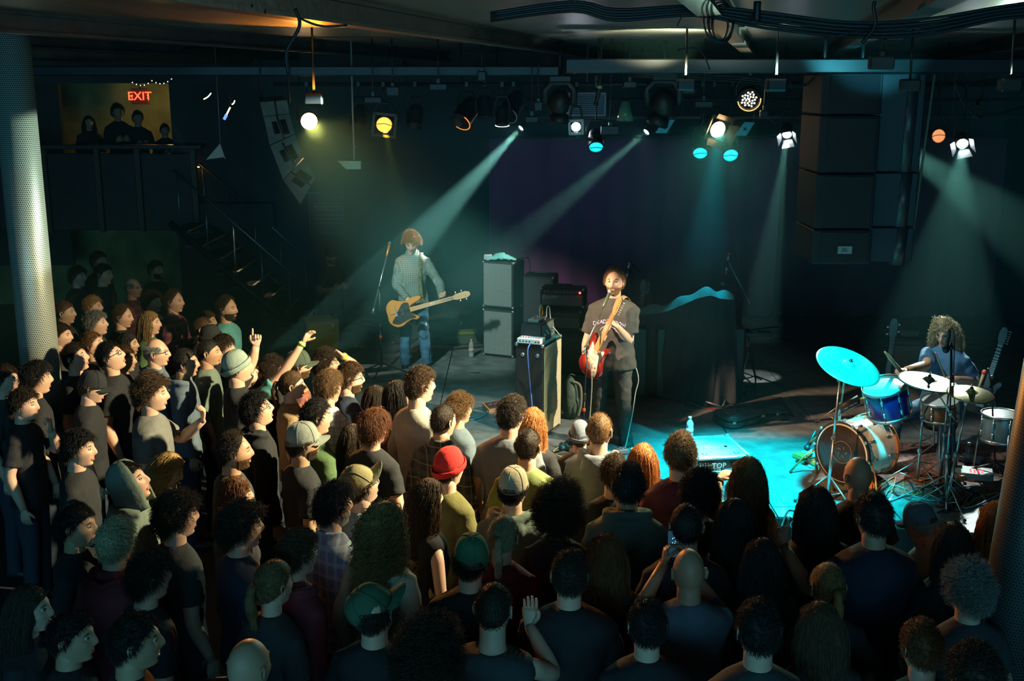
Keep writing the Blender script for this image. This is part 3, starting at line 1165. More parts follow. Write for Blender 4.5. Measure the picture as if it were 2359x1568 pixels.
FLOORM = mat('floor_concrete', (.035, .035, .035), .6, var=.3, vscale=5)
plane_box('floor', (0, 9, -.05), (22, 24, .1), FLOORM)
CEILM = mat('ceiling_paint', (.13, .145, .135), .36, bump=.5, bscale=9, var=.35, vscale=4, stretch=(1, .25, 1))
plane_box('ceiling', (0, 9.5, 4.50), (22, 23, .1), CEILM)
plane_box('wall_back', (1.5, 17.6, 2.3), (13.4, .15, 5), DARKW)
plane_box('wall_left', (-10.2, 9, 2.3), (.2, 24, 5), DARKW)
plane_box('wall_right', (7.6, 9, 2.3), (.2, 24, 5), DARKW)
plane_box('wall_far', (-6.0, 20.6, 2.3), (9, .15, 5), mat('wall_olive', (.30, .27, .10), .8, var=.45, vscale=2.2, bump=.2, bscale=12))

# stage: platform with sheets of painted ply laid on it
SP = [(-2.3, 12.6), (-1.5, 10.6), (-.55, 9.75), (1.5, 8.95), (3.6, 8.45), (7.4, 8.2), (7.4, 17.4), (-2.15, 17.4), (-2.85, 15.4)]
b = MB(); b.prism(SP[::1], 0, STZ - .02)
stage = b.build('stage_platform', mat('stage_black', (.02, .02, .02), .6), kind='structure')
PLYM = mat('stage_ply', (.16, .17, .17), .42, bump=.35, bscale=70, var=.4, vscale=6)


def inpoly(x, y):
    c = False
    for i in range(len(SP)):
        x1, y1 = SP[i]; x2, y2 = SP[i - 1]
        if (y1 > y) != (y2 > y) and x < (x2 - x1) * (y - y1) / (y2 - y1) + x1: c = not c
    return c


def clip(poly, a, b_):
    out = []
    f = lambda p: (b_[0] - a[0]) * (p[1] - a[1]) - (b_[1] - a[1]) * (p[0] - a[0])
    for i in range(len(poly)):
        p, q = poly[i - 1], poly[i]
        fp, fq = f(p), f(q)
        if fp >= 0: out.append(p)
        if (fp >= 0) != (fq >= 0):
            t = fp / (fp - fq); out.append((p[0] + (q[0] - p[0]) * t, p[1] + (q[1] - p[1]) * t))
    return out


for ix in range(-3, 8):
    for iy in range(7, 18, 2):
        x0, y0 = ix * 1.0 + .2, iy * 1.0 + (.6 if ix % 2 else 0)
        g = .006
        q = [(x0 + g, y0 + g), (x0 + 1 - g, y0 + g), (x0 + 1 - g, y0 + 2 - g), (x0 + g, y0 + 2 - g)]
        # stage outline is convex enough: clip by each edge
        for i in range(len(SP)):
            if len(q) < 3: break
            q = clip(q, SP[i - 1], SP[i])
        if len(q) >= 3:
            b = MB(); b.prism([(p[0], p[1]) for p in q], STZ - .02, STZ - .0005 * random.random())
            b.build('panel', PLYM, stage)

# ceiling girders running away from the camera, and joists
GIRD = mat('girder_paint', (.05, .056, .055), .42, bump=.3, bscale=18, var=.3, vscale=6)
for i, x0 in enumerate((-7.0, -4.9, -2.35, -.25, .75, 2.4, 4.0)):
    b = MB()
    R = rotz(-.225)
    L = 19
    for (w, h, z) in ((.12, .02, 4.32), (.03, .11, 4.385), (.12, .02, 4.44)):
        b.box((x0 + .22 * 10 * 1.0, 10, z), (w, L, h), 0, R)
    b.build('trim_%d' % (i + 1), GIRD, kind='structure')

# opposite mezzanine, far left
MEZ = mat('fascia_paint', (.050, .022, .020), .55, var=.35, vscale=5)
mz = thing('mezzanine', 'dark red panelled balcony front far across the hall', 'balcony', (-6.6, 17.2, 0))
mz['kind'] = 'structure'
P0 = at_y(105, 345, 16.9); P1 = at_y(300, 345, 16.9)
zb = at_y(200, 540, 16.9).z
MBx = MB(); MBx.box((0.35, 0.1, 2.05 + 0), (5.2, .12, .3)); MBx.box((.35, 1.8, 1.9), (5.2, 3.3, .15))
MBx.build('deck', DARKW, mz)
wpx = [-2.3, -1.25, -.45, .35, .96, 1.8]
for i in range(5):
    b = MB(); b.box(((wpx[i] + wpx[i + 1]) / 2, .0, (P0.z + zb) / 2 - .02), (wpx[i + 1] - wpx[i] - .09, .05, P0.z - zb - .1), .012)
    b.build('panel', MEZ, mz)
for x in wpx:
    b = MB(); b.box((x, -.01, (P0.z + zb) / 2), (.08, .09, P0.z - zb)); b.build('post', mat('fascia_rail', (.10, .05, .025), .5), mz)
b = MB(); b.box((-.2, -.03, P0.z + .03), (4.3, .2, .06), .01); b.build('rail', mat('rail_dark', (.05, .04, .04), .45), mz)

# olive room beyond the mezzanine, lit by its own bulb
lampobj('lobby_bulb', 'POINT', (-5.7, 19.2, 3.72), (0, 0, 0), 16, (1.0, .82, .30), .1)

# left pillar wrapped in perforated sheet
pc = at_y(66, 560, 9.6)
PERF = bpy.data.materials.new('perforated_steel'); PERF.use_nodes = True
nt = PERF.node_tree; bs = nt.nodes['Principled BSDF']
tc = nt.nodes.new('ShaderNodeTexCoord'); sp = nt.nodes.new('ShaderNodeSeparateXYZ'); nt.links.new(tc.outputs['Object'], sp.inputs[0])
at = nt.nodes.new('ShaderNodeMath'); at.operation = 'ARCTAN2'; nt.links.new(sp.outputs[1], at.inputs[0]); nt.links.new(sp.outputs[0], at.inputs[1])
m1 = nt.nodes.new('ShaderNodeMath'); m1.operation = 'MULTIPLY'; m1.inputs[1].default_value = 60 / (2 * PI) ; nt.links.new(at.outputs[0], m1.inputs[0])
m2 = nt.nodes.new('ShaderNodeMath'); m2.operation = 'MULTIPLY'; m2.inputs[1].default_value = 62; nt.links.new(sp.outputs[2], m2.inputs[0])
# staggered rows of round holes
fl = nt.nodes.new('ShaderNodeMath'); fl.operation = 'FLOOR'; nt.links.new(m2.outputs[0], fl.inputs[0])
hf = nt.nodes.new('ShaderNodeMath'); hf.operation = 'MULTIPLY_ADD'; hf.inputs[1].default_value = .5; nt.links.new(fl.outputs[0], hf.inputs[0]); nt.links.new(m1.outputs[0], hf.inputs[2])
fr = nt.nodes.new('ShaderNodeMath'); fr.operation = 'FRACT'; nt.links.new(hf.outputs[0], fr.inputs[0])
fr2 = nt.nodes.new('ShaderNodeMath'); fr2.operation = 'FRACT'; nt.links.new(m2.outputs[0], fr2.inputs[0])
cb = nt.nodes.new('ShaderNodeCombineXYZ'); nt.links.new(fr.outputs[0], cb.inputs[0]); nt.links.new(fr2.outputs[0], cb.inputs[1])
ds = nt.nodes.new('ShaderNodeVectorMath'); ds.operation = 'DISTANCE'; nt.links.new(cb.outputs[0], ds.inputs[0]); ds.inputs[1].default_value = (.5, .5, 0)
lt = nt.nodes.new('ShaderNodeMath'); lt.operation = 'GREATER_THAN'; lt.inputs[1].default_value = .33; nt.links.new(ds.outputs['Value'], lt.inputs[0])
mx = nt.nodes.new('ShaderNodeMix'); mx.data_type = 'RGBA'; nt.links.new(lt.outputs[0], mx.inputs['Factor'])
mx.inputs['A'].default_value = (.05, .06, .05, 1); mx.inputs['B'].default_value = (.55, .58, .52, 1)
nt.links.new(mx.outputs['Result'], bs.inputs['Base Color']); bs.inputs['Roughness'].default_value = .42; bs.inputs['Metallic'].default_value = .35
b = MB(); b.lathe([(.162, -2.42), (.162, 2.03)], n=40)
pl = b.build('pillar', PERF, label='round pillar wrapped in perforated steel, brightly lit, at the far left', cat='pillar')
pl.location = (pc.x, 9.6, 2.42); pl.scale = (1, 1, 1)
tag(pl, kind='structure')
b = MB(); b.lathe([(.18, 0), (.18, .25), (.164, .28)], n=40); b.build('collar', BLACKM, pl).location = (0, 0, -2.41)

# right pillar, nearer and leaning
a0 = at_y(2345, 950, 5.2); a1 = at_y(2268, 1390, 5.2)
dv = (a0 - a1).normalized()
PERF2 = PERF.copy(); PERF2.name = 'perforated_steel_dark'  # darker copy of the perforated steel for the right pillar
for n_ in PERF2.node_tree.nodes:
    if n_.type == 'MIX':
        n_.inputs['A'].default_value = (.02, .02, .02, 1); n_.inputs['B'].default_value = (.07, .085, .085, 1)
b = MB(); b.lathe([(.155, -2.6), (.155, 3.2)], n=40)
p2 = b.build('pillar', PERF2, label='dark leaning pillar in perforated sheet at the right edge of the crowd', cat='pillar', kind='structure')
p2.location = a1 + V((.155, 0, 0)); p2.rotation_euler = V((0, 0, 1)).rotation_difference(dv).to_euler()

# exit sign
e = at_y(322, 222, 19.6)
ex = thing('exit_sign', 'lit red exit sign hanging under the ceiling beyond the mezzanine', 'sign', (e.x, 19.6, e.z))
b = MB(); b.box((0, .03, 0), (.30, .05, .26), .008); b.build('housing', mat('exit_housing', (.10, .015, .01), .4), ex)
EXM = mat('exit_red', (.8, .05, .02), .5, emis=(1, .05, .015), estr=6)
ctext('EXIT', .20, (0, -.005, 0), Matrix.Rotation(PI / 2, 3, 'X'), EXM, 'lettering', ex, .004)
for s_ in (1, -1):
    b = MB(); b.tube([(s_ * .125, -.004, .03), (s_ * .143, -.004, 0), (s_ * .125, -.004, -.03)], .006, 6); b.build('arrow', EXM, ex)
b = MB(); b.bar((0, .03, .13), (0, .03, 4.45 - e.z), .012); b.build('stem', BLACKM, ex)

# pleated back curtain behind the band
def curtain(x0, x1, y, z0, z1, lab, m):
    rows = []
    nz_ = 14; nx = int((x1 - x0) / .035)
    for i in range(nz_ + 1):
        z = z0 + (z1 - z0) * i / nz_
        rows.append([V((x0 + (x1 - x0) * j / nx, y + .055 * math.sin(j * .52 + .4 * math.sin(j * .11)) * (1 - .3 * i / nz_) + .02 * math.sin(j * .17 + i * .2), z)) for j in range(nx + 1)])
    b = MB(); b.grid(rows)
    o = b.build('curtain', m, label=lab, cat='curtain')
    sd = o.modifiers.new('t', 'SOLIDIFY'); sd.thickness = .012
    return o


PURP = mat('curtain_purple', (.26, .045, .24), .9, sheen=.3)
cz = at_y(1300, 318, 16.9).z
c1 = curtain(at_y(1128, 500, 16.9).x, 4.0, 16.9, STZ + .02, cz, 'dark purple pleated curtain hanging behind the amplifiers', PURP)
c2 = curtain(4.05, 7.3, 16.9, STZ + .02, cz, 'plum pleated curtain hanging behind the drum kit', mat('curtain_plum', (.12, .05, .09), .9, sheen=.3))
b = MB(); b.bar((-.4, 16.9, cz + .02), (7.4, 16.9, cz + .02), .025); tag(b.build('curtain_rail', BLACKM), 'black curtain rail over the purple curtain', 'rail')

# house rules board on the back wall
q = at_y(752, 491, 17.45)
bd = thing('notice_board', 'dark notice board with faint lines of text on the back wall', 'sign', (q.x, 17.48, q.z))
b = MB(); b.box((0, 0, 0), (.53, .02, .62), .003); b.build('board', mat('board_dark', (.03, .035, .04), .5), bd)
FAINT = mat('faint_print', (.20, .24, .22), .6)
b = MB()
for (cx, cz_, sx, sz) in ((0, .315, .54, .01), (0, -.315, .54, .01), (-.268, 0, .01, .63), (.268, 0, .01, .63)): b.box((cx, -.012, cz_), (sx, .012, sz))
b.build('frame', FAINT, bd)
b = MB(); rs = random.Random(3)
for i, zz in enumerate((.15, .10, .05, -.03, -.09, -.15)):
    x = -.21 + rs.random() * .05
    while x < .2:
        w = .02 + rs.random() * .05; b.box((x + w / 2, -.0115, zz), (w, .002, .018 if i != 1 else .03)); x += w + .014
t = b.build('lettering', FAINT, bd)

# side stairs with pale nosings, far left of the stage
st = thing('staircase', 'dark side staircase with pale edged treads beyond the crowd', 'stairs', (-4.3, 16.4, 0)); st['kind'] = 'structure'
TRM = mat('tread_dark', (.05, .05, .05), .5); NOS = mat('tread_nosing', (.75, .70, .42), .5)
for i in range(10):
    z = .12 + i * .2; x = 1.5 - i * .22
    b = MB(); b.box((x, .4, z - .02), (.30, 1.3, .04)); tr_ = b.build('tread', TRM, st)
    b = MB(); b.box((x + .14, .4, z + .002), (.035, 1.2, .012)); b.build('nosing', NOS, tr_)
for yy in (-.28, 1.08):
    b = MB(); b.tube([(1.6, yy, .05), (-.6, yy, 2.05)], .05, 6); b.build('stringer', BLACKM, st)
    b = MB(); b.tube([(1.5, yy, .95), (-.5, yy, 2.8)], .018, 8)
    for k in range(6):
        b.bar((1.45 - k * .38, yy, .15 + k * .35), (1.45 - k * .38, yy, 1.0 + k * .35), .012, 6)
    b.build('handrail', mat('rail_steel', (.25, .27, .27), .35, .8), st)
lampobj('stair_spot', 'SPOT', (-4.6, 14.9, 3.9), (-3.75, 16.5, .9), 200, (1, .85, .5), .02, 8, .6)
lampobj('lobby_wash', 'SPOT', (-7.3, 13, 4.3), (-7.0, 20.5, 3.6), 10, (.5, 1, .9), .1, 30, .8)

plane_box('ceiling_soffit', (-6.0, 18.6, 4.22), (8.8, 3.0, .46), DARKW)
tag(bpy.data.objects['ceiling_soffit'], kind='structure')
# dark return wall that hides the left part of the lobby
plane_box('wall_lobby', (at_y(100, 250, 19.5).x - 1.0, 19.5, 2.6), (2.6, .12, 3.4), DARKW)

# ------------------------------------------------------------------ lighting rig and things under the ceiling
def lensmat(k, col, st): return mat('lens_' + k, (.6, .6, .6), .3, emis=col, estr=st)


def hang_z(y): return 3.98


CANS = {}


def par_can(px, py, Y, tgt, label, r=.10, L=.24, lens=None, gel=None, spot=None, col=BLACK, yoke=True, doors=False, bar=3.98, group=None, name='par_can', dots=False, rim=None, cat='stage light'):
    """a can whose lens is seen at px,py ; tgt: point it faces"""
    P = at_y(px, py, Y)
    d = (V(tgt) - P).normalized()
    o = thing(name, label, cat, P, 0, group)
    q = V((0, 0, 1)).rotation_difference(d).to_matrix().to_4x4()
    b = MB(); b.M = q
    b.lathe([(r * .55, -L), (r * .75, -L * .92), (r * .98, -L * .55), (r, 0), (r * 1.04, .005), (r * 1.04, .018), (r * .9, .018), (r * .9, -.02), (0.0, -.03)], n=24)
    b.build('can', col, o)
    if lens:
        b = MB(); b.M = q
        if dots:
            rs = random.Random(5)
            b.lathe([(r * .9, -.012), (0, -.012)], n=20)
            b.build('lens', BLACK, o)
            b = MB(); b.M = q
            for i in range(26):
                a = i * 2.4; rr = r * .72 * math.sqrt(i / 26)
                b.ball((rr * math.cos(a), rr * math.sin(a), -.005), .010, 6, 4)
            b.build('bulb', lens, o)
        else:
            b.lathe([(r * .9, -.004), (r * .6, .006), (0, .012)], n=24)
            b.build('lens', lens, o)
            b = MB(); b.M = q
            b.tube([(-r * .92, 0.0, .022), (0, r * .18, .028), (r * .92, 0.0, .022)], .004, 5)
            b.build('lamp_clip', BLACKM, o)
    if rim:
        b = MB(); b.M = q; b.tube([(r * 1.02 * math.cos(a), r * 1.02 * math.sin(a), .018) for a in [PI * k / 12 + PI for k in range(13)]], .006, 6)
        b.build('rim', rim, o)
    if gel:
        b = MB(); b.M = q
        s = r * 1.25
        for (x, y, sx, sy) in ((0, s, 2.2 * s, .03), (0, -s, 2.2 * s, .03), (s, 0, .03, 2.2 * s), (-s, 0, .03, 2.2 * s)): b.box((x, y, .03), (sx, sy, .006))
        b.build('gel_frame', gel, o)
    if doors:
        for k in range(4):
            b = MB(); b.M = q @ Matrix.Rotation(k * PI / 2, 4, 'Z')
            b.grid([[V((-r * .8, r * 1.05, .02)), V((r * .8, r * 1.05, .02))], [V((-r * 1.2, r * 1.75, .12)), V((r * 1.2, r * 1.75, .12))]])
            b.build('barn_door', doors, o)
    if yoke:
        b = MB()
        c = d * (-L * .45)
        side = d.cross(V((0, 0, 1))); side.normalize()
        top = bar - P.z
        if top > .08:
            u = V((0, 0, 1))
            p1 = c + side * r * 1.12; p2 = c - side * r * 1.12
            ht = min(.22, top * .7)
            b.tube([p1, p1 + u * ht * .6, c + side * r * .7 + u * ht, c - side * r * .7 + u * ht, p2 + u * ht * .6, p2], .008, 6, ry=.014)
            b.bar(c + u * ht, V((c.x, c.y, top)), .010, 6)
            b.box((c.x, c.y, top), (.05, .06, .07), .008)
            b.build('yoke', BLACKM, o)
    if spot:
        pw, colr, ang = spot[:3]
        t = spot[3] if len(spot) > 3 else tgt
        lampobj('beam', 'SPOT', P + d * .05, t, pw, colr, .03, ang, .35)
    return o


WARM = (1, .80, .55)
WHT = (.80, 1.0, .92)
CY = (0.0, .80, 1.0)
# pipes
def pipe(y, z, x0, x1, r, lab, m=BLACKM, nm='pipe'):
    b = MB(); b.bar((x0, y, z), (x1, y, z), r, 10)
    for k in range(int((x1 - x0) / 1.9) + 1):
        x = x0 + .3 + k * 1.9
        b.bar((x, y, z), (x, y, 4.45), r * .5, 6)
    return tag(b.build(nm, m), lab, 'pipe', kind='structure')


pipe(13.6, 3.98, -2.8, 7.4, .024, 'long black lighting pipe carrying the row of stage lamps')
pipe(15.2, 3.78, -.5, 7.4, .024, 'rear black lighting pipe over the amplifiers')
pipe(16.2, 3.52, .2, 7.4, .03, 'low grey pipe just above the purple curtain', mat('pipe_grey', (.18, .2, .2), .4, .5))
bm = at_y(1900, 152, 10.9)
b = MB(); b.box((3.6, 10.9, bm.z), (5.6 + .6, .12, .13), .01); tag(b.build('cross_beam', BLACKM), 'heavy black beam crossing under the ceiling above the stage', 'beam', kind='structure')
b = MB(); b.box((-3.0, 12.4, 4.12), (7.0, .1, .10), .01); tag(b.build('cross_beam', BLACKM), 'thin black beam under the ceiling at the left of the hall', 'beam', kind='structure')

LF = (-1.6, 6.5, 1.8)
par_can(712, 279, 13.2, (.4, 3.5, 3.1), 'glaring warm white lamp beside the curved speaker array', .105, lens=lensmat('warm', (1, .62, .28), 22), yoke=True, spot=(1700, (1, .40, .09), 36, (.3, 5.6, 1.6)))
par_can(885, 287, 13.2, (-.9, 8.0, 2.6), 'amber lamp in a square frame, second lit lamp from the left', .100, lens=lensmat('amber', (1, .36, .03), 2.6), gel=mat('gel_frame_olive', (.12, .11, .06), .5), spot=(160, (1, .42, .06), 16, (-1.25, 14.0, 1.7)))
par_can(822, 288, 13.3, (-2.5, 12.4, 1), 'unlit black lamp with a thin rod below, left of the amber lamp', .095)
par_can(955, 288, 13.3, (-1.4, 12.3, 1), 'unlit black lamp just right of the amber lamp', .095)
par_can(1062, 278, 13.0, (-1.6, 11.6, 2), 'unlit tilted black lamp with an orange edge', .12, .32, rim=mat('edge_glint_orange', (.9, .25, .02), .4, emis=(1, .25, .02), estr=1.2))  # orange glint on the unlit can's rim painted as emission
par_can(1118, 268, 13.6, (-.2, 13.2, 1), 'unlit black lamp hanging straight down, behind the tilted one', .09)
par_can(1157, 285, 13.2, (-.1, 12.6, 1), 'unlit black lamp with a bright half moon rim', .075, .2, rim=mat('edge_glint_white', (.9, .9, .9), .3, emis=(.9, 1, 1), estr=3))  # white glint along the unlit can's rim painted as emission
par_can(1170, 262, 13.4, (-1.0, 11.9, 2.2), 'unlit black lamp turned left above the first white beam', .12, .34, rim=mat('edge_grey', (.6, .6, .5), .3))
par_can(1201, 294, 14.9, (-1.25, 13.7, 2.2), 'small white lamp throwing a beam down onto the bass player', .045, .16, lens=lensmat('beam', (.72, .85, 1), 60), spot=(2300, WHT, 13, (-1.35, 13.75, 1.9)), bar=3.78)
par_can(1327, 292, 13.4, (.4, 6.5, 2.6), 'small white lamp in a square metal housing under the grille panel', .060, .14, lens=lensmat('beam', (.72, .85, 1), 60), gel=mat('housing_grey', (.35, .38, .33), .4, .5))
par_can(1490, 303, 14.9, (-.2, 13.4, 1.6), 'small white lamp above the singer throwing a beam left', .050, .16, lens=lensmat('beam', (.72, .85, 1), 60), spot=(650, (.8, 1, .85), 11, (-.1, 14.3, 1.9)), bar=3.78)
par_can(1813, 309, 13.3, (2.6, 10.4, 1.6), 'bright white lamp in barn doors left of the big black speaker column', .060, .18, lens=lensmat('beam', (.72, .85, 1), 60), doors=mat('door_grey', (.3, .3, .28), .4, .5), spot=(900, WHT, 14, (2.95, 13.4, .5)))
par_can(2217, 330, 12.9, (4.1, 9.4, 1.6), 'bright white lamp in barn doors right of the big black speaker column', .070, .2, lens=lensmat('beam', (.72, .85, 1), 60), doors=mat('door_grey', (.3, .3, .28), .4, .5), spot=(1500, WHT, 24, (3.9, 10.1, 1.3)))
par_can(1373, 338, 13.0, (.9, 9.5, .5), 'lone bright cyan lamp above the singer', .090, .26, lens=lensmat('cyan', (0, .75, .95), 1.25), spot=(12, CY, 34, (-.35, 11.3, .5)), bar=3.98)
par_can(1613, 352, 13.2, (1.6, 9.8, 1.0), 'left one of the pair of cyan lamps over the draped gear', .092, .26, lens=lensmat('cyan', (0, .75, .95), 1.25), spot=(10, CY, 26, (1.55, 9.6, .5)))
par_can(1683, 357, 13.2, (2.4, 9.5, 1.0), 'right one of the pair of cyan lamps over the draped gear', .096, .26, lens=lensmat('cyan', (0, .75, .95), 1.25), spot=(10, CY, 27, (2.55, 9.5, .5)))
par_can(1653, 298, 13.0, (3.6, 8.6, 2.4), 'warm white lamp half hidden by its own housing, above the cyan pair', .105, .3, lens=lensmat('warm', (1, .62, .28), 22), gel=mat('gel_frame_brown', (.20, .13, .05), .5), doors=BLACKM, spot=(650, (.55, 1, .75), 42, (.9, 5.8, 1.6)))
par_can(1726, 229, 12.6, (1.6, 6.0, 2.2), 'round lamp showing a cluster of white dots', .120, .26, lens=mat('led_dots', (1, 1, 1), .3, emis=(1, .85, .6), estr=14), dots=True, bar=4.1, rim=mat('edge_glint_amber', (1, .5, .1), .4, emis=(1, .5, .15), estr=1.5))  # amber light on the can's lip painted as emission
par_can(2162, 313, 13.2, (4.6, 8.6, 3.4), 'dim orange lamp beside the edge of the black speaker column', .085, .2, lens=lensmat('orange', (1, .36, .10), .95))
lampobj('side_beam', 'SPOT', (4.35, 13.4, 3.42), (6.4, 12.6, 1.9), 420, (.75, 1, .85), .03, 24, .6)
# moving heads
def moving_head(px, py, Y, label, tilt=0.0, s=1.0):
    P = at_y(px, py, Y)
    o = thing('moving_head', label, 'stage light', P)
    b = MB(); b.ball((0, 0, 0), (.12 * s, .13 * s, .15 * s), 16, 10); b.lathe([(.10 * s, -.12 * s), (.11 * s, -.2 * s), (.09 * s, -.22 * s), (0, -.21 * s)], axis=(math.sin(tilt), 0, 1)); b.build('head', BLACK, o)
    b = MB(); b.tube([(-.15 * s, 0, -.02), (-.16 * s, 0, .14 * s), (-.09 * s, 0, .22 * s), (.09 * s, 0, .22 * s), (.16 * s, 0, .14 * s), (.15 * s, 0, -.02)], .018 * s, 8, ry=.04 * s); b.build('yoke', BLACK, o)
    b = MB(); b.box((0, 0, .26 * s), (.26 * s, .2 * s, .09 * s), .02); b.bar((0, 0, .26 * s), (0, 0, 4.45 - P.z), .02); b.build('base', BLACK, o)
    return o


moving_head(1289, 238, 12.6, 'dark moving head lamp left of the white grille panel')
moving_head(1528, 240, 12.8, 'large dark moving head lamp above the singer', .3, 1.15)

# framed grille panel
P = at_y(1352, 240, 13.9)
gp = thing('grille_panel', 'white framed grille panel under the ceiling behind the lamps', 'panel', P)
WF = mat('frame_white', (.42, .42, .52), .5)
b = MB()
for (x, z, sx, sz) in ((0, .128, .46, .025), (0, -.128, .46, .025), (.218, 0, .025, .26), (-.218, 0, .025, .26)): b.box((x, 0, z), (sx, .05, sz), .004)
b.build('frame', WF, gp)
for k in range(9):
    b = MB(); b.box((0, .005, -.10 + k * .025), (.42, .010, .008)); b.build('slat', WF, gp)
b = MB()
for k in range(24): b.box((-.2 + k * .0174, .012, 0), (.005, .006, .24))
b.box((0, .03, 0), (.42, .01, .24)); b.bar((0, .02, .13), (0, .02, 4.45 - P.z), .012)
b.build('mesh_backing', mat('grille_dark', (.10, .11, .14), .5), gp)

# gel flaps lit cyan
FLAP = mat('gel_flap', (.06, .42, .50), .35, emis=None)
for (px, py, w, lab) in ((1532, 291, .17, 'tilted teal gel sheet beside the singer beam lamp'), (1716, 297, .17, 'tilted teal gel sheet with a dark star mark beside the warm lamp')):
    P = at_y(px, py, 12.9)
    o = thing('gel_sheet', lab, 'gel sheet', P)
    b = MB(); b.prism([(-.11, -.075), (.02, -.075), (.11, .075), (-.01, .075)], -.003, .003)
    s_ = b.build('sheet', FLAP, o); s_.rotation_euler = (PI / 2, 0, 0)
    b = MB(); b.prism([(0.03 * (1 if k % 2 else .4) * math.cos(k * PI / 4), .03 * (1 if k % 2 else .4) * math.sin(k * PI / 4)) for k in range(8)], .003, .006)
    s2 = b.build('mark', BLACK, s_)
    b = MB(); b.bar((0.09, 0, .07), (.12, .02, .35), .006, 6); b.build('arm', BLACKM, o)
    lampobj('gel_glow', 'SPOT', P + V((0, -1.2, -.6)), P, 1.6, CY, .02, 14, .5)
# clear shade with green rim
P = at_y(1440, 258, 13.0)
b = MB(); b.lathe([(.05, .12), (.075, 0), (.10, -.10), (.096, -.10), (.07, 0), (.045, .12)], n=20)
o = b.build('glass_shade', mat('shade_green', (.25, .55, .30), .15, trans=.5)); o.location = P
tag(o, 'pale green glass shade hanging between the lamps', 'shade')
b = MB(); b.bar((0, 0, .12), (0, 0, 4.0 - P.z), .008); b.build('cord', BLACK, o)

# hanging black tube with a yellow band
P = at_y(1378, 212, 12.0)
o = thing('hanging_tube', 'black tube with a yellow band hanging before the grille panel', 'tube', P)
b = MB(); b.tube([(.02, 0, .22), (.01, 0, .02), (-.02, 0, -.11)], [.022, .026, .02], 10); b.ball((-.022, 0, -.12), .026, 10, 6); b.bar((.02, 0, .2), (.03, 0, 4.45 - P.z), .012); b.build('tube_body', BLACK, o)
b = MB(); b.tube([(.013, 0, .065), (.010, 0, .035)], .0275, 10); b.build('band', mat('band_yellow', (.55, .45, .12), .5), o)

# reflector tray on a rod
P = at_y(806, 379, 13.0)
o = thing('reflector_tray', 'pale crumpled reflector tray hanging on a thin rod', 'reflector', P)
RT = mat('foil', (.40, .42, .26), .4, .3, bump=.6, bscale=20)
b = MB(); b.prism([(-.13, .045), (.13, .045), (.13, -.05), (-.04, -.05)], -.05, .05, .004); t = b.build('tray', RT, o); t.rotation_euler = (PI / 2, 0, 0)
b = MB(); b.bar((.05, 0, .04), (.055, 0, 4.45 - P.z), .010, 8); b.bar((.055, 0, .2), (.09, 0, .2), .006, 6); b.build('rod', mat('rod_pale', (.35, .38, .36), .4), o)

# white sail like reflector, orange strip, blue lit tube, light strings
P = at_y(497, 352, 13.5)
b = MB(); b.prism([(-.12, -.08), (.09, -.05), (.11, -.07), (.06, .11)], -.01, .01, .003)
b.bar((.06, .11, 0), (.06, 4.45 - P.z, 0), .003, 4)
o = b.build('fabric_reflector', mat('sail_white', (.40, .45, .42), .6, bump=.5, bscale=14)); o.location = P; o.rotation_euler = (PI / 2, 0, 0); tag(o, 'small pale triangular reflector hanging above the side stairs', 'reflector')
lampobj('sail_glow', 'SPOT', P + V((.5, -1.5, .5)), P, 4, (.8, 1, .9), .02, 12, .5)
P = at_y(438, 383, 17.48)
b = MB(); b.tube([(-.14, 0, .006), (0, 0, 0), (.14, 0, -.012)], .008, 8)
o = b.build('strip_light', mat('strip_orange', (1, .5, .1), .4, emis=(1, .45, .08), estr=9)); o.location = P; tag(o, 'thin glowing orange strip light on the dark left wall', 'light')
b = MB(); b.box((0, .02, -.003), (.31, .02, .035), .004); b.build('housing', BLACKM, o)
P = at_y(524, 257, 13.5)
o = thing('tube_light', 'slanted lit tube with a blue lower end under the ceiling', 'light', P)
b = MB(); b.bar((.035, 0, .05), (-.01, 0, -.03), .010, 8); b.build('tube', mat('tube_cream', (1, .9, .7), .4, emis=(1, .8, .5), estr=1.6), o)
b = MB(); b.bar((-.012, 0, -.034), (-.045, 0, -.09), .017, 8); b.build('blue_end', mat('tube_blue', (.1, .2, 1), .4, emis=(.12, .25, 1), estr=2.0), o)
b = MB(); b.bar((.035, 0, .05), (.06, 0, .6), .006, 6); b.build('wire', BLACK, o)
SB = mat('string_bulb', (1, .9, .6), .4, emis=(1, .85, .5), estr=3)
for (p0, p1, sag, Y, lab) in (((480, 228), (512, 222), 0, 13.6, ''), ((305, 190), (395, 182), 10, 15.5, 'string of tiny bulbs draped high over the mezzanine'), ((470, 228), (485, 205), 0, 13.5, 'short string of tiny bulbs left of the slanted tube'), ((535, 240), (540, 222), 0, 13.5, 'short string of tiny bulbs above the slanted tube')):
    if not lab: continue
    a = at_y(*p0, Y); c = at_y(*p1, Y)
    o = thing('light_string', lab, 'light string', a)
    pts = [a.lerp(c, k / 10) - V((0, 0, .05 * abs(math.sin(k / 10 * PI * (2 if sag else .5))))) - a for k in range(11)]
    b = MB(); b.tube(pts + [pts[-1] + V((0, 0, 4.45 - c.z))], .003, 4); b.build('wire', BLACK, o)
    for p in pts[::1]:
        b = MB(); b.ball(p, .0075, 6, 4); b.build('bulb', SB, o)

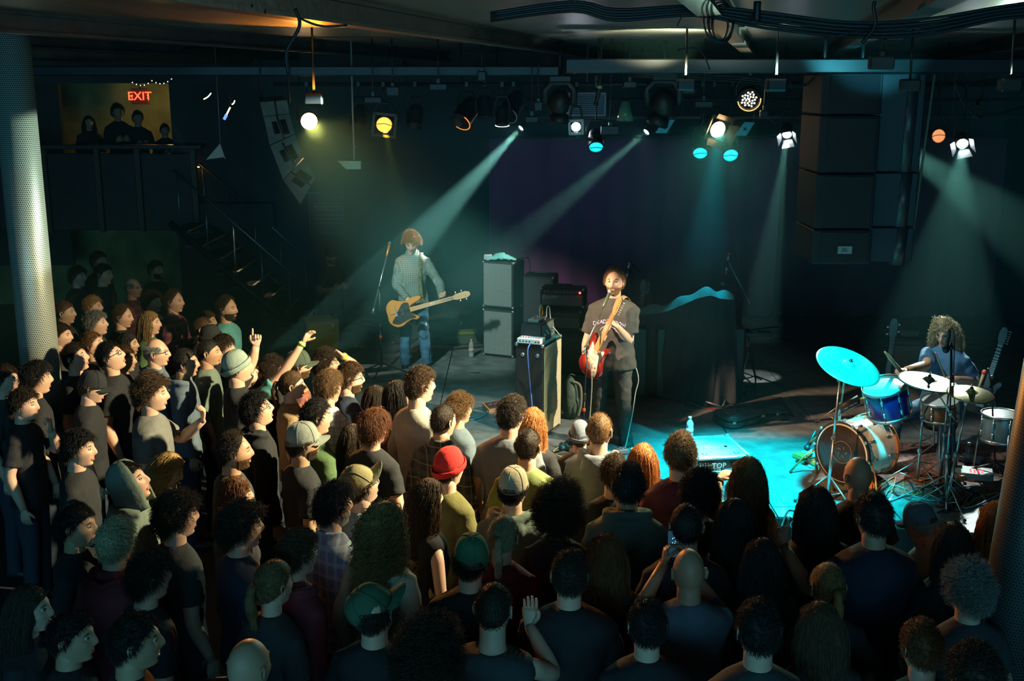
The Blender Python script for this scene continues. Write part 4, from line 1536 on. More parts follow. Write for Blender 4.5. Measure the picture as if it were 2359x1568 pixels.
# curved speaker array, left
ARR = mat('array_paint', (.20, .24, .22), .55, var=.2, vscale=6)
la = thing('speaker_array', 'curved hanging array of grey speaker cabinets left of the warm lamp', 'speaker', (0, 0, 0))
pts = [((612, 232), (668, 262)), ((597, 272), (672, 312)), ((622, 335), (698, 366)), ((652, 412), (728, 405)), ((690, 470), (728, 408))]
edL = [at_y(598, 235, 11.9), at_y(606, 268, 11.9), at_y(621, 335, 11.85), at_y(652, 415, 11.8), at_y(692, 472, 11.7)]
edR = [at_y(662, 230, 12.2), at_y(668, 262, 12.2), at_y(680, 308, 12.15), at_y(700, 363, 12.1), at_y(729, 405, 12.0)]
for i in range(4):
    a, b_, c, d = edL[i], edR[i], edR[i + 1], edL[i + 1]
    nrm = (b_ - a).cross(c - a).normalized()
    if nrm.y > 0: nrm = -nrm
    ct = (a + b_ + c + d) / 4
    q = [ct + (p - ct) * .97 for p in (a, b_, c, d)]
    back = [p + V((-.10, .32, .05)) + (ct - p) * .12 for p in q]
    b = MB(); b.add(q + back, [(0, 1, 2, 3), (7, 6, 5, 4), (0, 4, 5, 1), (1, 5, 6, 2), (2, 6, 7, 3), (3, 7, 4, 0)], False)
    cb_ = b.build('cabinet', ARR, la)
    # horn mouths and handles recessed marks
    ux = (b_ - a).normalized(); uz = nrm.cross(ux).normalized()
    Rm = frame3(ux, nrm, ux.cross(nrm))
    for (du, dv, w, h) in ((-.055, -.03, .075, .13), (.065, .02, .085, .16)):
        if i == 0: continue
        b = MB(); b.box(ct + ux * du + uz * dv * 0 + nrm * .002, (w, .012, h), .003, Rm); b.build('port', BLACK, cb_)
    b = MB(); b.bar(ct + nrm * .012 + uz * .13, ct + nrm * .012 - uz * .13, .008, 6); b.build('handle', BLACKM, cb_)
for e_ in (edL[0], edR[0]):
    b = MB(); b.bar(e_ - V((0, -.1, .03)), V((e_.x, e_.y + .1, 4.44)), .012, 6)
    b.build('rigging', BLACKM, la)

# big black speaker column, right
COLM = mat('speaker_black', (.012, .014, .020), .7, bump=.3, bscale=300)
sc_ = thing('speaker_array', 'huge hanging column of black speaker cabinets above the drum kit', 'speaker', (0, 0, 0))
YC = 10.6
xl0 = at_y(1882, 400, YC).x; xr0 = at_y(2020, 400, YC).x
zs = [at_y(1900, v, YC).z for v in (610, 528, 400, 265, 168)]
for i in range(4):
    z0, z1 = zs[i], zs[i + 1]
    b = MB(); b.box(((xl0 + xr0) / 2, YC + .35, (z0 + z1) / 2), (xr0 - xl0, .7, z1 - z0 - .012), .012)
    cb_ = b.build('cabinet', COLM, sc_)
    b = MB(); b.box(((xl0 + xr0) / 2 + .02, YC - .006, (z0 + z1) / 2), (xr0 - xl0 - .10, .02, z1 - z0 - .05), .006)
    b.build('grille', mat('speaker_grille', (.014, .018, .026), .6, bump=.8, bscale=500), cb_)
# side flank: curved tube shaped housing and flat side
xr1 = at_y(2098, 500, YC + .1).x
for i in range(3):
    z0, z1 = (zs[0], zs[1], zs[2], zs[4])[i], (zs[0], zs[1], zs[2], zs[4])[i + 1]
    b = MB(); b.tube([((xr0 + xr1) / 2 + .13, YC + .22, z0 - .03 * (i == 0)), ((xr0 + xr1) / 2 + .13 + .02, YC + .22, z1 - .008)], .075, 20)
    b.box(((xr0 + xr1) / 2 + .02, YC + .42, (z0 + z1) / 2), (xr1 - xr0 + .1, .5, z1 - z0 - .01), .01)
    b.build('side_housing', mat('speaker_side', (.030, .040, .048), .35), sc_)
b = MB(); b.tube([at_y(2100, 560, YC + .5), at_y(2153, 172, YC + .5)], .012, 6); b.build('edge_strap', mat('strap_pale', (.28, .30, .20), .5), sc_)
b = MB(); b.box((at_y(1945, 575, YC).x, YC - .020, at_y(1945, 575, YC).z), (.135, .006, .072), .002); lb = b.build('badge', mat('badge_grey', (.30, .36, .34), .5), sc_)
ctext('JBL', .05, (at_y(1945, 575, YC).x, YC - .025, at_y(1945, 575, YC).z), Matrix.Rotation(PI / 2, 3, 'X'), BLACK, 'lettering', lb, .001)
for x in (xl0 + .1, xr0 - .1):
    b = MB(); b.bar((x, YC + .35, zs[4] - .03), (x, YC + .35, 4.44), .02, 8)
    b.build('rigging', BLACKM, sc_)

# cables and coils under the ceiling
CAB = mat('cable_black', (.012, .014, .015), .5)
def cable(pts, r, lab, m=CAB, name='cable', cat='cable', sub=5, group=None):
    b = MB(); b.tube(catmull(pts, sub), r, 6)
    return tag(b.build(name, m), lab, cat, group)


def cpts(lst, Y): return [at_y(x, y, Y) for x, y in lst]


for k in range(5):
    o = 9 * k
    cable(cpts([(1130, 30 + o * .5), (1320, 4 + o * .6), (1420, 22 + o * .7), (1600, 14 + o * .6), (1760, 28 + o), (1960, 52 + o * .9), (2130, 44 + o), (2300, 16 + o * .8), (2400, 2 + o)], 5.5 + .04 * k), .008 + .003 * (k % 2), 'thick black ceiling cable in the long bundle above the stage', group='long bundle of ceiling cables')
for k in range(3):
    cable(cpts([(1450, 170 + 3 * k), (1700, 176 + 6 * k), (1820, 196 + 3 * k), (1960, 182 + k), (2160, 190 + 5 * k), (2359, 176)], 11.2), .006, 'thin cable sagging beneath the heavy cross beam', group='thin cables under the cross beam')
b = MB()
for k in range(5):
    c = at_y(1655 + 5 * (k % 3), 48 + 3 * k, 5.6)
    a0_ = .3 * k
    b.tube([c + V((.07 * math.cos(t) * (1 - .1 * k), .03 * math.sin(t + a0_), .10 * math.sin(t) * (1 - .06 * k))) for t in [2 * PI * j / 24 for j in range(25)]], .0042, 6)
tag(b.build('cable_coil', CAB), 'hanging coil of looped black cable below the ceiling bundle', 'cable')
for (l, r, lab) in (([(1560, 60), (1580, 20), (1600, -20)], .006, 'single cable crossing the lit ceiling patch upper right'), ([(1560, 115), (1600, 110), (1620, 125), (1635, 160)], .006, 'short loop of cable under the hanging coil'),
                    ([(1745, -20), (1743, 50)], .03, 'stubby black pipe end poking down by the cable bundle'), ([(1850, 96), (1920, 84), (2010, 66)], .005, 'slack thin wire strung between two girders'),
                    ([(1985, 100), (2015, 60), (2012, 20), (2015, -20)], .016, 'upright black conduit beside the cyan ceiling patch'), ([(2195, 170), (2212, 225), (2240, 262), (2262, 272)], .009, 'drooping cable right of the big speaker column'), ([(2240, 268), (2300, 262), (2359, 245)], .008, 'curved cable at the upper right edge'),
                    ([(1755, 255), (1780, 280), (1800, 282)], .004, 'small cable loop by the dotted lamp'), ([(680, 20), (690, 60), (660, 120), (665, 170)], .014, 'bent conduit before the orange lit ceiling panel'),
                    ([(690, 42), (740, 60), (800, 58)], .010, 'black hose crossing the orange lit ceiling panel')):
    cable(cpts([(x_, max(3, y_)) for x_, y_ in l], 11.0 if l[0][1] > 150 else 5.5), r * (1 if l[0][1] > 150 else .62), lab)
# hanging small junk boxes along the pipes
JB = [(1378, 180), (1585, 205), (1620, 240), (1240, 245), (1225, 275), (1405, 300), (1760, 262), (905, 210), (1010, 200), (1110, 175), (1450, 195), (2030, 145), (2262, 238), (2060, 80), (860, 230)]
for i, (x, y) in enumerate(JB):
    P = at_y(x, y, 12.2 if y > 160 else 9.0)
    o = thing('junction_box', 'small dark junction box clamped among the lamps', 'box', P, group='small boxes on the rig')
    b = MB(); b.box((0, 0, 0), (.09 + .05 * (i % 3), .08, .07 + .03 * (i % 2)), .01); b.build('case', BLACK, o)
    b = MB(); b.bar((0, 0, .04), (0, 0, 4.45 - P.z), .008, 6); b.box((0, 0, .06), (.03, .05, .05)); b.build('clamp', BLACKM, o)
# ceiling duct
b = MB(); b.tube([(-6.5, 9.0, 4.33), (-3.4, 15.0, 4.33)], .11, 16); tag(b.build('air_duct', GIRD), 'round painted air duct running diagonally under the ceiling', 'duct')
# added lamps standing in for stage lamp spill on patches of the ceiling
P = at_y(790, 108, 9.2)
def ceil_spill(P, tgt, pw, col, ang, lab):
    o = thing('spill_lamp', lab, 'flood lamp', P)
    b = MB(); b.box((0, 0, 0), (.16, .10, .10), .015); b.build('housing', BLACK, o)
    b = MB(); b.bar((0, 0, 0), (0, .02, 4.45 - P.z), .01); b.build('bracket', BLACKM, o)
    lampobj('spill', 'SPOT', P + V((0, 0, .08)), tgt, pw, col, .03, ang, .5)


ceil_spill(V((-1.68, 9.8, 3.86)), at_z(735, 55, 4.45), 170, (1, .28, .02), 105, 'added small flood lamp lighting the orange ceiling panel')
ceil_spill(V((1.5, 10.0, 3.98)), at_z(1540, 70, 4.45), 260, (1, .95, .6), 85, 'added small flood lamp lighting the silvery ceiling patch')
ceil_spill(V((3.3, 9.6, 3.98)), at_z(2005, 75, 4.45), 120, (.1, .8, 1), 60, 'added small flood lamp lighting the cyan ceiling patch')
ceil_spill(V((2.1, 9.2, 3.98)), at_z(1780, 60, 4.45), 110, (.7, 1, .8), 95, 'added small flood lamp lighting the greenish ceiling strip')
ceil_spill(V((3.7, 8.6, 3.98)), at_z(2180, 40, 4.45), 110, (.7, 1, .75), 95, 'added small flood lamp lighting the far right of the ceiling')

# haze: thick in the beams at the back; thin box added to lift blacks
def haze(name, c, size, dens, lab, col=(.30, .85, .80)):  # teal light put into the scatter colour, so warm lamps scatter teal
    m = bpy.data.materials.new(name); m.use_nodes = True
    nt = m.node_tree; nt.nodes.clear()
    vo = nt.nodes.new('ShaderNodeVolumeScatter'); vo.inputs['Density'].default_value = dens; vo.inputs['Anisotropy'].default_value = 0
    vo.inputs['Color'].default_value = (*col, 1)
    oo = nt.nodes.new('ShaderNodeOutputMaterial'); nt.links.new(vo.outputs[0], oo.inputs['Volume'])
    b = MB(); b.box(c, size)
    return tag(b.build(name, m), lab, 'haze', kind='stuff')


haze('haze', (2.25, 15.1, 2.55), (10.4, 4.6, 3.2), .09, 'thicker haze in the lamp beams over the back of the stage')
haze('added_thin_haze', (-1.0, 13.9, 2.2), (17, 7.2, 4.4), .012, 'thin haze added over the stage to lift the dark tones')

# ------------------------------------------------------------------ the crowd
def C(name, col, rough=.9):
    return mat('cloth_' + name, col, rough, bump=.5, bscale=26, var=.12, vscale=14)


K = {
    'black': C('black', (.014, .015, .018)), 'navy': C('navy', (.014, .022, .045)), 'charcoal': C('charcoal', (.035, .038, .040)),
    'grey': C('grey', (.16, .16, .15)), 'palegrey': C('palegrey', (.36, .35, .31)), 'cream': C('cream', (.50, .45, .34)), 'olive': C('olive', (.12, .11, .03)),
    'green': C('green', (.14, .17, .055)), 'army': C('army', (.07, .13, .05)), 'maroon': C('maroon', (.14, .035, .045)), 'tan': C('tan', (.30, .20, .11)),
    'teal': C('teal', (.08, .28, .27)), 'bluegrey': C('bluegrey', (.10, .14, .18)), 'lightblue': C('lightblue', (.25, .38, .50)), 'greengrey': C('greengrey', (.13, .17, .14)),
    'red': C('red', (.60, .022, .018)), 'beige': C('beige', (.40, .34, .23)), 'khaki': C('khaki', (.34, .30, .15)), 'darkred': C('darkred', (.16, .02, .03)),
    'white': C('white', (.6, .6, .6)), 'orange': C('orange', (.55, .12, .02)), 'beaniegreen': C('beaniegreen', (.05, .17, .09)), 'slate': C('slate', (.15, .17, .20)),
}
K['flannel'] = plaid('flannel_dark', (.030, .036, .034), (.30, .30, .20), (.085, .09, .08), 8)
K['whiteplaid'] = plaid('plaid_white', (.55, .55, .60), (.2, .2, .45), (.22, .24, .34), 16)
K['orangeplaid'] = plaid('plaid_orange', (.42, .09, .02), (.55, .5, .4), (.04, .05, .09), 11)
K['blueplaid'] = plaid('plaid_blue', (.16, .22, .32), (.5, .18, .15), (.42, .45, .5), 14)
K['redplaid'] = plaid('plaid_red', (.13, .02, .03), (.2, .18, .18), (.05, .02, .03), 12)
K['crochet'] = mat('crochet', (.22, .20, .12), .9, bump=1.0, bscale=55, var=.8, vscale=60)


def P_(px, py, yaw, label, shirt='black', zh=1.63, **k):
    st = k.pop('st', 'tee')
    return person(px, py, zh, yaw, label, sm=K[shirt] if isinstance(shirt, str) else shirt, shirt=st, **k)


F = dict(fem=True)
YEL = mat('band_yellow_green', (.55, .80, .05), .5)
# ---- far left, deep in the room
P_(228, 602, -110, 'faint person in a dark top, furthest back in the left crowd', 'black', 1.72, hair='short', skin='tan')
P_(181, 637, -105, 'faint pale person in the dark beside the tall one at the far left back', 'black', 1.62, hair='tousled')
P_(240, 632, -100, 'faint person in grey just below the furthest back head', 'charcoal', 1.6, hair='short', hc='darkbrown')
P_(360, 622, -112, 'faint bearded person standing alone before the side stairs', 'black', 1.62, hair='short', beard='darkbrown', skin='tan')
P_(307, 663, -100, 'balding person in glasses and dark plum top in the far left crowd', 'redplaid', 1.6, hair='balding', hc='grey', glasses=True)
P_(352, 696, -105, 'dim person with tousled hair left of the red checked shirt', 'black', 1.6, hair='tousled')
P_(402, 694, -100, 'person in a dark red checked shirt at the back of the left crowd', 'redplaid', 1.66, hair='receding', sleeve='long', arms='fold')
P_(151, 720, -88, 'person with orange lit ear and cheek beside the lit pillar', 'black', 1.62, hair='buzz', skin='olive')
P_(214, 706, -85, 'person whose blond forehead just shows at the far left back', 'black', 1.58, hair='short', hc='blond')
P_(223, 746, -85, 'grey haired person in profile with chin raised near the pillar', 'charcoal', 1.62, hair='tousled', hc='grey', pitch=8)
P_(284, 729, -92, 'older person with receding hair looking down, left back of the crowd', 'black', 1.62, hair='receding', hc='brown', pitch=-6)
P_(346, 744, -85, 'long fair haired person in a green top in the left crowd', 'army', 1.62, hair='bob', hc='darkblond')
P_(524, 711, -105, 'person in a teal t-shirt standing by the side stairs', 'teal', 1.70, hair='receding', hc='darkbrown', beard='darkbrown', skin='tan')
P_(478, 740, -90, 'dim round faced person just left of the teal t-shirt', 'black', 1.54, hair='short', skin='olive')
P_(470, 758, -88, 'dim person below the round faced one by the teal t-shirt', 'black', 1.54, hair='buzz', skin='olive')
P_(486, 778, -86, 'person in a dark beanie behind the bowl haired one', 'black', 1.55, hair='hat', hat='beanie', hatm=K['black'])
P_(141, 773, -88, 'young person in profile just right of the lit pillar', 'charcoal', 1.62, hair='short', hc='darkbrown')
P_(215, 795, -84, 'person with fair hair looking up, half hidden behind two others', 'black', 1.62, hair='short', hc='lightbrown', pitch=16)
P_(296, 792, -90, 'dark haired woman in profile in the left crowd', 'black', 1.56, hair='long', hc='black', skin='olive', fem=True)
P_(287, 828, -88, 'person with lit cheek wedged behind the glasses wearer at left', 'black', 1.5, hair='short', hc='brown', skin='olive')
P_(174, 824, -88, 'round faced person in profile, chin up, in a dark top at left', 'black', 1.68, hair='short', hc='darkbrown', pitch=14)
P_(255, 822, -84, 'person in black glasses gazing up, head tilted back, left crowd', 'black', 1.68, hair='short', hc='black', glasses=True, pitch=22)
P_(362, 812, -86, 'grey haired person in glasses with a white collar and blue jacket', 'bluegrey', 1.68, hair='balding', hc='grey', glasses=True, st='jacket', sleeve='long')
P_(428, 836, -80, 'person with cropped black hair and a grey hooded top, in profile', 'bluegrey', 1.66, hair='buzz', hc='black', skin='tan', st='hoodie', sleeve='long')
P_(482, 812, -84, 'person with short black hair, long nose and grey green shirt', 'greengrey', 1.66, hair='buzz', hc='black', skin='tan', sleeve='roll')
P_(514, 800, -82, 'person with a bowl haircut behind the pale green cap', 'black', 1.6, hair='fringe', hc='darkbrown')
# person with the grey-green beanie and a raised fist
A = ((.24, .20, 1.50), (.12, .44, 1.70), (.0, .25, 1), (0, -1, .2), 1.0, dict(fingers=[.1, 1, 1, 1], thumb=.6))
P_(547, 846, -68, 'person in a pale green beanie raising a pointing finger', 'black', 1.76, hair='hat', hc='darkbrown', hat='beanie', hatm=C('hatgreen', (.24, .30, .26)), pitch=12, left=('px', (578, 838, .30), (590, 797, .30), (.05, .1, 1), (.3, -1, .2), .8, dict(fingers=[.05, 1, 1, 1], thumb=.5)))
P_(575, 868, -80, 'bearded person with a wristband reaching an open hand high toward the stage', 'teal', 1.54, hair='short', hc='brown', beard='brown', pitch=14, skin='fair',
   right=('px', (652, 858, -.10), (699, 787, -.05), (.55, .2, .8), (.6, -.5, -.3), .25, dict(spread=1.6)), bands=((0, YEL),))
# pointed ahead
P_(13, 876, -88, 'person in profile with a lit nose at the extreme left edge', 'charcoal', 1.66, hair='short', hc='darkbrown')
P_(57, 932, -92, 'person resting a fist against the chin at the left edge', 'black', 1.62, hair='tousled', hc='darkbrown', left=((-.20, .16, 1.20), (-.02, .20, 1.42), (.2, .1, 1), (.3, -1, 0), .9))
P_(85, 872, -60, 'dark headed person silhouetted against the foot of the lit pillar', 'black', 1.66, hair='tousled', hc='black')
P_(215, 893, -78, 'person in a dark cap looking down with a lit ear and nose', 'black', 1.62, hair='hat', hat='cap', hatm=K['black'], pitch=-14)
P_(352, 908, -82, 'big person in profile with dark curls and a grey raglan t-shirt', 'grey', 1.74, hair='curly', hc='brown', wide=1.1, left=((-.24, .16, 1.22), (-.08, .34, 1.40), (.1, .2, 1), (.2, -1, 0), .7))
P_(183, 1035, -85, 'person with only face lit and an orange scarf at left', 'black', 1.62, hair='tousled', hc='black')
P_(388, 1082, -85, 'person with long blond hair looking down at the left', 'olive', 1.55, hair='long', hc='blond', pitch=-24, fem=True)
P_(300, 1112, -84, 'person in a grey green hood smiling upward at the left', 'greengrey', 1.66, hair='short', hc='darkbrown', pitch=20, hood=K['greengrey'], st='hoodie', sleeve='long')
P_(180, 1212, -90, 'person covering the mouth with a hand, lower left', 'black', 1.60, hair='short', hc='black', skin='olive', left=((-.20, .16, 1.24), (-.03, .19, 1.47), (.3, .0, 1), (.2, -1, 0), .5))
P_(412, 1190, -52, 'person with curly hair and bare neck above a dark t-shirt, lower left', 'charcoal', 1.66, hair='curly', hc='darkbrown')
P_(268, 1250, -20, 'person with short fair hair seen from behind in a dark red jacket', 'darkred', 1.68, hair='crop', hc='greyblond', st='jacket', sleeve='long')
P_(560, 1215, -60, 'person with curly dark hair facing right above a navy collar', 'navy', 1.66, hair='curly', hc='darkbrown')
P_(72, 1402, -92, 'person with long dark hair and lit cheek at the lower left edge', 'black', 1.58, hair='long', hc='darkbrown', fem=True)
P_(168, 1468, -88, 'dim faced person low at the left, behind the long haired one', 'black', 1.52, hair='short', hc='black', skin='olive')
P_(312, 1478, -70, 'nearly black head with a faint rim of light at the bottom left', 'black', 1.6, hair='short', hc='black', skin='olive')
P_(345, 1330, -50, 'dark tousled head next to the dark red jacket', 'black', 1.5, hair='tousled', hc='darkbrown')
P_(575, 1535, -30, 'bald head catching a white glint at the bottom edge', 'black', 1.66, hair=None, skin='tan')
# ---- centre left
P_(592, 945, -70, 'person in glasses with open mouth looking up, in a dark jacket', 'black', 1.70, hair='tousled', hc='black', glasses=True, pitch=16, st='jacket', sleeve='long')
P_(628, 852, -50, 'person with dark curls behind the raised wristband arm', 'black', 1.46, hair='curly', hc='darkbrown')
P_(689, 842, -68, 'bearded person in a dark cap and orange checked shirt', 'orangeplaid', 1.62, hair='hat', hc='darkbrown', beard='brown', hat='cap', hatm=C('capdark', (.05, .07, .05)), sleeve='long', st='collar')
P_(754, 838, -70, 'person in glasses with dark curls holding an arm across the forehead', 'black', 1.60, hair='curly', hc='darkbrown', glasses=True, pitch=6,
   left=('px', (824, 846, .20), (789, 818, .06), (-.75, -.1, .6), (-.2, -.3, -.8), .9), bands=((1, YEL),))
P_(806, 872, -72, 'bearded person in dark glasses and a checked collar under a dark sweater', 'navy', 1.70, hair='crop', hc='brown', beard='brown', glasses=True, skin='pale', st='collar', sleeve='long')
P_(674, 888, -75, 'person with tied back hair and a tan top, lit in profile', 'tan', 1.60, hair='ponytail', hc='brown', skin='pale', fem=True)
P_(757, 893, -38, 'person with short light brown hair in a white checked shirt', 'whiteplaid', 1.66, hair='crop', hc='lightbrown', skin='fair', st='collar', sleeve='long')
P_(866, 916, -72, 'person with long straight brown hair, in profile, before the stage floor', 'black', 1.55, hair='long', hc='darkbrown', skin='pale', fem=True)
P_(916, 910, -62, 'person with a black bob and gold lit cheek near the tall one', 'maroon', 1.50, hair='bob', hc='black', skin='tan', fem=True, pitch=10)
P_(968, 888, -48, 'tall person with brown hair and earring in a grey sleeved t-shirt', 'palegrey', 1.72, hair='crop', hc='brown', skin='pale', sleeve='roll', hyaw=-10)
P_(1060, 945, -55, 'person with curly light brown hair in a dark grey t-shirt', 'bluegrey', 1.60, hair='curly', hc='lightbrown')
P_(1022, 970, -28, 'person with close cropped hair in a dark checked flannel shirt', 'flannel', 1.66, hair='buzz', hc='darkbrown', st='collar', sleeve='long', hyaw=-14)
P_(862, 985, -30, 'person with auburn layered hair and a black t-shirt', 'black', 1.66, hair='fringe', hc='auburn', skin='fair', hyaw=-12)
P_(812, 1010, -30, 'person with long dark brown hair half hidden beside the auburn head', 'black', 1.55, hair='long', hc='darkbrown', fem=True)
P_(728, 962, -50, 'dark haired person in an army green jacket with a round patch', 'army', 1.64, hair='short', hc='black', st='jacket', sleeve='long', hyaw=-10)
P_(700, 1020, -62, 'person in a faded grey cap with the brim pointing right', 'black', 1.62, hair='hat', hc='darkbrown', hat='cap', hatm=C('capgrey', (.20, .22, .19)), beard='darkbrown', skin='olive')
P_(542, 1040, -74, 'bearded person with dark brown hair and a shiny forehead', 'charcoal', 1.68, hair='receding', hc='darkbrown', beard='brown', skin='tan', wide=1.08)
P_(544, 1142, -60, 'person with shoulder length red brown hair facing away at left', 'black', 1.58, hair='bob', hc='auburn', fem=True)
P_(770, 1165, -50, 'person with wavy dark hair, grey beard and blue checked collar', 'blueplaid', 1.70, hair='tousled', hc='black', beard='grey', skin='fair', st='collar', sleeve='long')
P_(834, 1118, -52, 'person in a khaki cap with upturned brim and a light blue collar', 'lightblue', 1.66, hair='hat', hc='brown', hat='cap', hatm=K['khaki'], glasses=True, hatyaw=-12, hatpitch=34, pitch=12, skin='pale')
P_(687, 1275, -48, 'person with glasses pushed up on the head, in a maroon checked shirt', 'darkred', 1.66, hair='crop', hc='brown', glasses=True, skin='fair', st='jacket', sleeve='long')
P_(633, 1345, -40, 'small person with tied up brown hair below the glasses wearer', 'charcoal', 1.5, hair='ponytail', hc='lightbrown', fem=True)
P_(880, 1215, -25, 'person with long curly golden brown hair and a cream sweater', 'cream', 1.60, hair='curly_long', hc='darkblond', fem=True, sleeve='long')
P_(984, 1148, -55, 'person with long wavy brown hair and one bare lit shoulder', 'black', 1.58, hair='wavy', hc='brown', skin='pale', fem=True, st='tank')
P_(1036, 1078, -42, 'person in a bright red beanie and an olive t-shirt', 'olive', 1.64, hair='hat', hc='darkbrown', hat='beanie', hatm=K['red'], skin='pale')
P_(1178, 955, -22, 'tall person with short dark hair, wide shoulders and a grey t-shirt', 'slate', 1.74, hair='crop', hc='darkbrown', skin='fair', wide=1.08, hyaw=-14)
P_(1226, 975, -20, 'person with long strawberry blond hair by the speaker cabinet', 'black', 1.58, hair='wavy', hc='copper', fem=True)
P_(1217, 1028, -12, 'person with cropped dark hair in a green t-shirt', 'green', 1.62, hair='buzz', hc='darkbrown', skin='fair', hyaw=-10)
P_(1184, 1125, -14, 'person in a faded beige baseball cap and a grey print hoodie', 'greengrey', 1.62, hair='hat', hc='black', hat='cap', hatm=K['beige'], hatyaw=8, st='hoodie', sleeve='long', hyaw=-10, skin='fair')
P_(1382, 992, -12, 'person with short fair brown hair and a grey shirt, before the singer', 'slate', 1.68, hair='buzz', hc='lightbrown', st='hoodie', sleeve='long', hyaw=-8)
P_(1336, 1003, -8, 'person in a blue grey beanie half hidden behind the fair brown head', 'charcoal', 1.56, hair='hat', hat='beanie', hatm=C('beanieblue', (.12, .15, .20)))
P_(1480, 1062, 4, 'person with a bright copper bob before the stage', 'black', 1.54, hair='bob', hc='copper', fem=True, skin='pale')
P_(1566, 1045, 4, 'person with short light brown hair in a maroon t-shirt', 'maroon', 1.66, hair='crop', hc='lightbrown', skin='pale', hyaw=-8)
P_(1414, 1090, 0, 'small brown head just behind the dark haired grey sweater', 'black', 1.54, hair='short', hc='brown')
P_(1446, 1118, -5, 'person with thick black hair in a grey green cowl neck sweater', 'greengrey', 1.66, hair='crop', hc='black', skin='tan', st='cowl', sleeve='long', wide=1.05)
P_(1611, 1138, 8, 'person with short black curls and a pale ribbon at the neck', 'black', 1.56, hair='curly', hc='black', skin='fair', fem=True)
P_(1722, 1098, 10, 'person with long light brown hair in a crochet tank top, arm reaching out', 'crochet', 1.62, hair='wavy', hc='lightbrown', skin='pale', fem=True, st='tank',
   left=('px', (1650, 1162, .12), (1655, 1104, .32), (.75, .4, .5), (.3, .3, -1), .3), bands=((1, K['black']),))
P_(1286, 1180, -8, 'person with big dark brown hair behind the green t-shirt', 'black', 1.60, hair='afro', hc='darkbrown', fem=True)
P_(1691, 1198, 5, 'person with long black hair and a plum strap, behind the crochet top', 'black', 1.58, hair='long', hc='black', fem=True)
P_(1579, 1212, 2, 'person with close cropped dark grey hair behind the lit phone', 'black', 1.62, hair='buzz', hc='black', skin='tan')
P_(1586, 1316, 3, 'bald person holding up a phone with both hands', 'bluegrey', 1.64, hair=None, skin='tan', arms='phone', sleeve='roll', wide=1.06)
P_(1396, 1280, 0, 'person with an orange glint on straight brown hair, centre bottom', 'charcoal', 1.58, hair='long', hc='auburn', fem=True)
P_(1312, 1325, -4, 'person with wide dark shoulders and a wispy head, bottom centre', 'black', 1.66, hair='short', hc='darkbrown', wide=1.15, skin='fair')
P_(1138, 1400, -14, 'person with cropped dark head and bare lit neck, raising a hand', 'charcoal', 1.66, hair='buzz', hc='darkbrown', skin='fair', st='tank', right=((.24, .20, 1.24), (.10, .30, 1.42), (.0, .2, 1), (0, -1, .1), .15))
P_(868, 1408, -22, 'person in a dark green cap with the brim sticking up at right', 'black', 1.66, hair='hat', hc='darkbrown', hat='cap', hatm=C('capgreen', (.05, .11, .06)), hatyaw=-50, hatpitch=40, skin='fair')
P_(985, 1520, -10, 'person with a bushy curly head at the bottom edge', 'black', 1.62, hair='afro', hc='darkbrown')
P_(1086, 1290, -14, 'person in a green cap with an arched strap opening, seen from behind', 'black', 1.64, hair='hat', hc='darkbrown', hat='cap', hatm=K['beaniegreen'], hatyaw=25, skin='fair')
P_(1160, 1235, -12, 'small blond tuft of hair between the green cap and the big dark hair', 'darkred', 1.46, hair='ponytail', hc='greyblond', fem=True)
# ---- right
P_(1878, 1170, 8, 'person with long messy black hair against the cyan stage floor', 'black', 1.64, hair='wavy', hc='black', fem=True)
P_(1975, 1096, 14, 'shaven headed person lit orange on the left, before the bass drum', 'black', 1.66, hair=None, skin='tan')
P_(2010, 1190, 12, 'broad person with short black hair in a navy t-shirt', 'navy', 1.72, hair='short', hc='black', skin='tan', wide=1.16, left=((-.25, .16, 1.20), (-.30, .36, 1.36), (-.1, .2, 1), (.2, -1, .1), .5))
P_(2118, 1206, 40, 'person leaning over in a blue grey cap with pale hair showing', 'palegrey', 1.45, hair='hat', hc='white', hat='cap', hatm=C('capblue', (.10, .20, .28)), pitch=-20)
P_(2192, 1255, 14, 'person with dark shoulder length hair beside the leaning one', 'black', 1.62, hair='bob', hc='darkbrown', fem=True)
P_(2296, 1205, 10, 'person with long orange lit hair half behind the right pillar', 'black', 1.62, hair='wavy', hc='copper', fem=True)  # orange light on the hair put into its copper colour
P_(1905, 1352, 6, 'person with pinned up dark blond hair, lower right', 'charcoal', 1.60, hair='ponytail', hc='darkblond', fem=True)
P_(1888, 1445, 6, 'person with straight brown hair directly below the pinned up hair', 'charcoal', 1.60, hair='long', hc='brown', fem=True)
P_(2225, 1358, 16, 'person with grey lit curls beside the right pillar', 'charcoal', 1.62, hair='curly', hc='grey')  # pale light on the curls put into their grey colour
P_(2120, 1490, 10, 'person with an orange lit fringe at the lower right', 'charcoal', 1.60, hair='short', hc='auburn')  # orange light on the fringe put into its auburn colour
P_(2240, 1560, 10, 'dark head barely showing at the bottom right corner', 'charcoal', 1.60, hair='tousled', hc='darkbrown')
P_(1755, 1290, 4, 'person with straight dark hair in the dark behind the plum strap', 'black', 1.58, hair='long', hc='black', fem=True)
P_(1745, 1450, 2, 'barely lit dark head left of the straight brown hair', 'charcoal', 1.6, hair='short', hc='black')
P_(1490, 1440, 0, 'barely lit dark head left of the bald phone holder', 'black', 1.6, hair='short', hc='black')
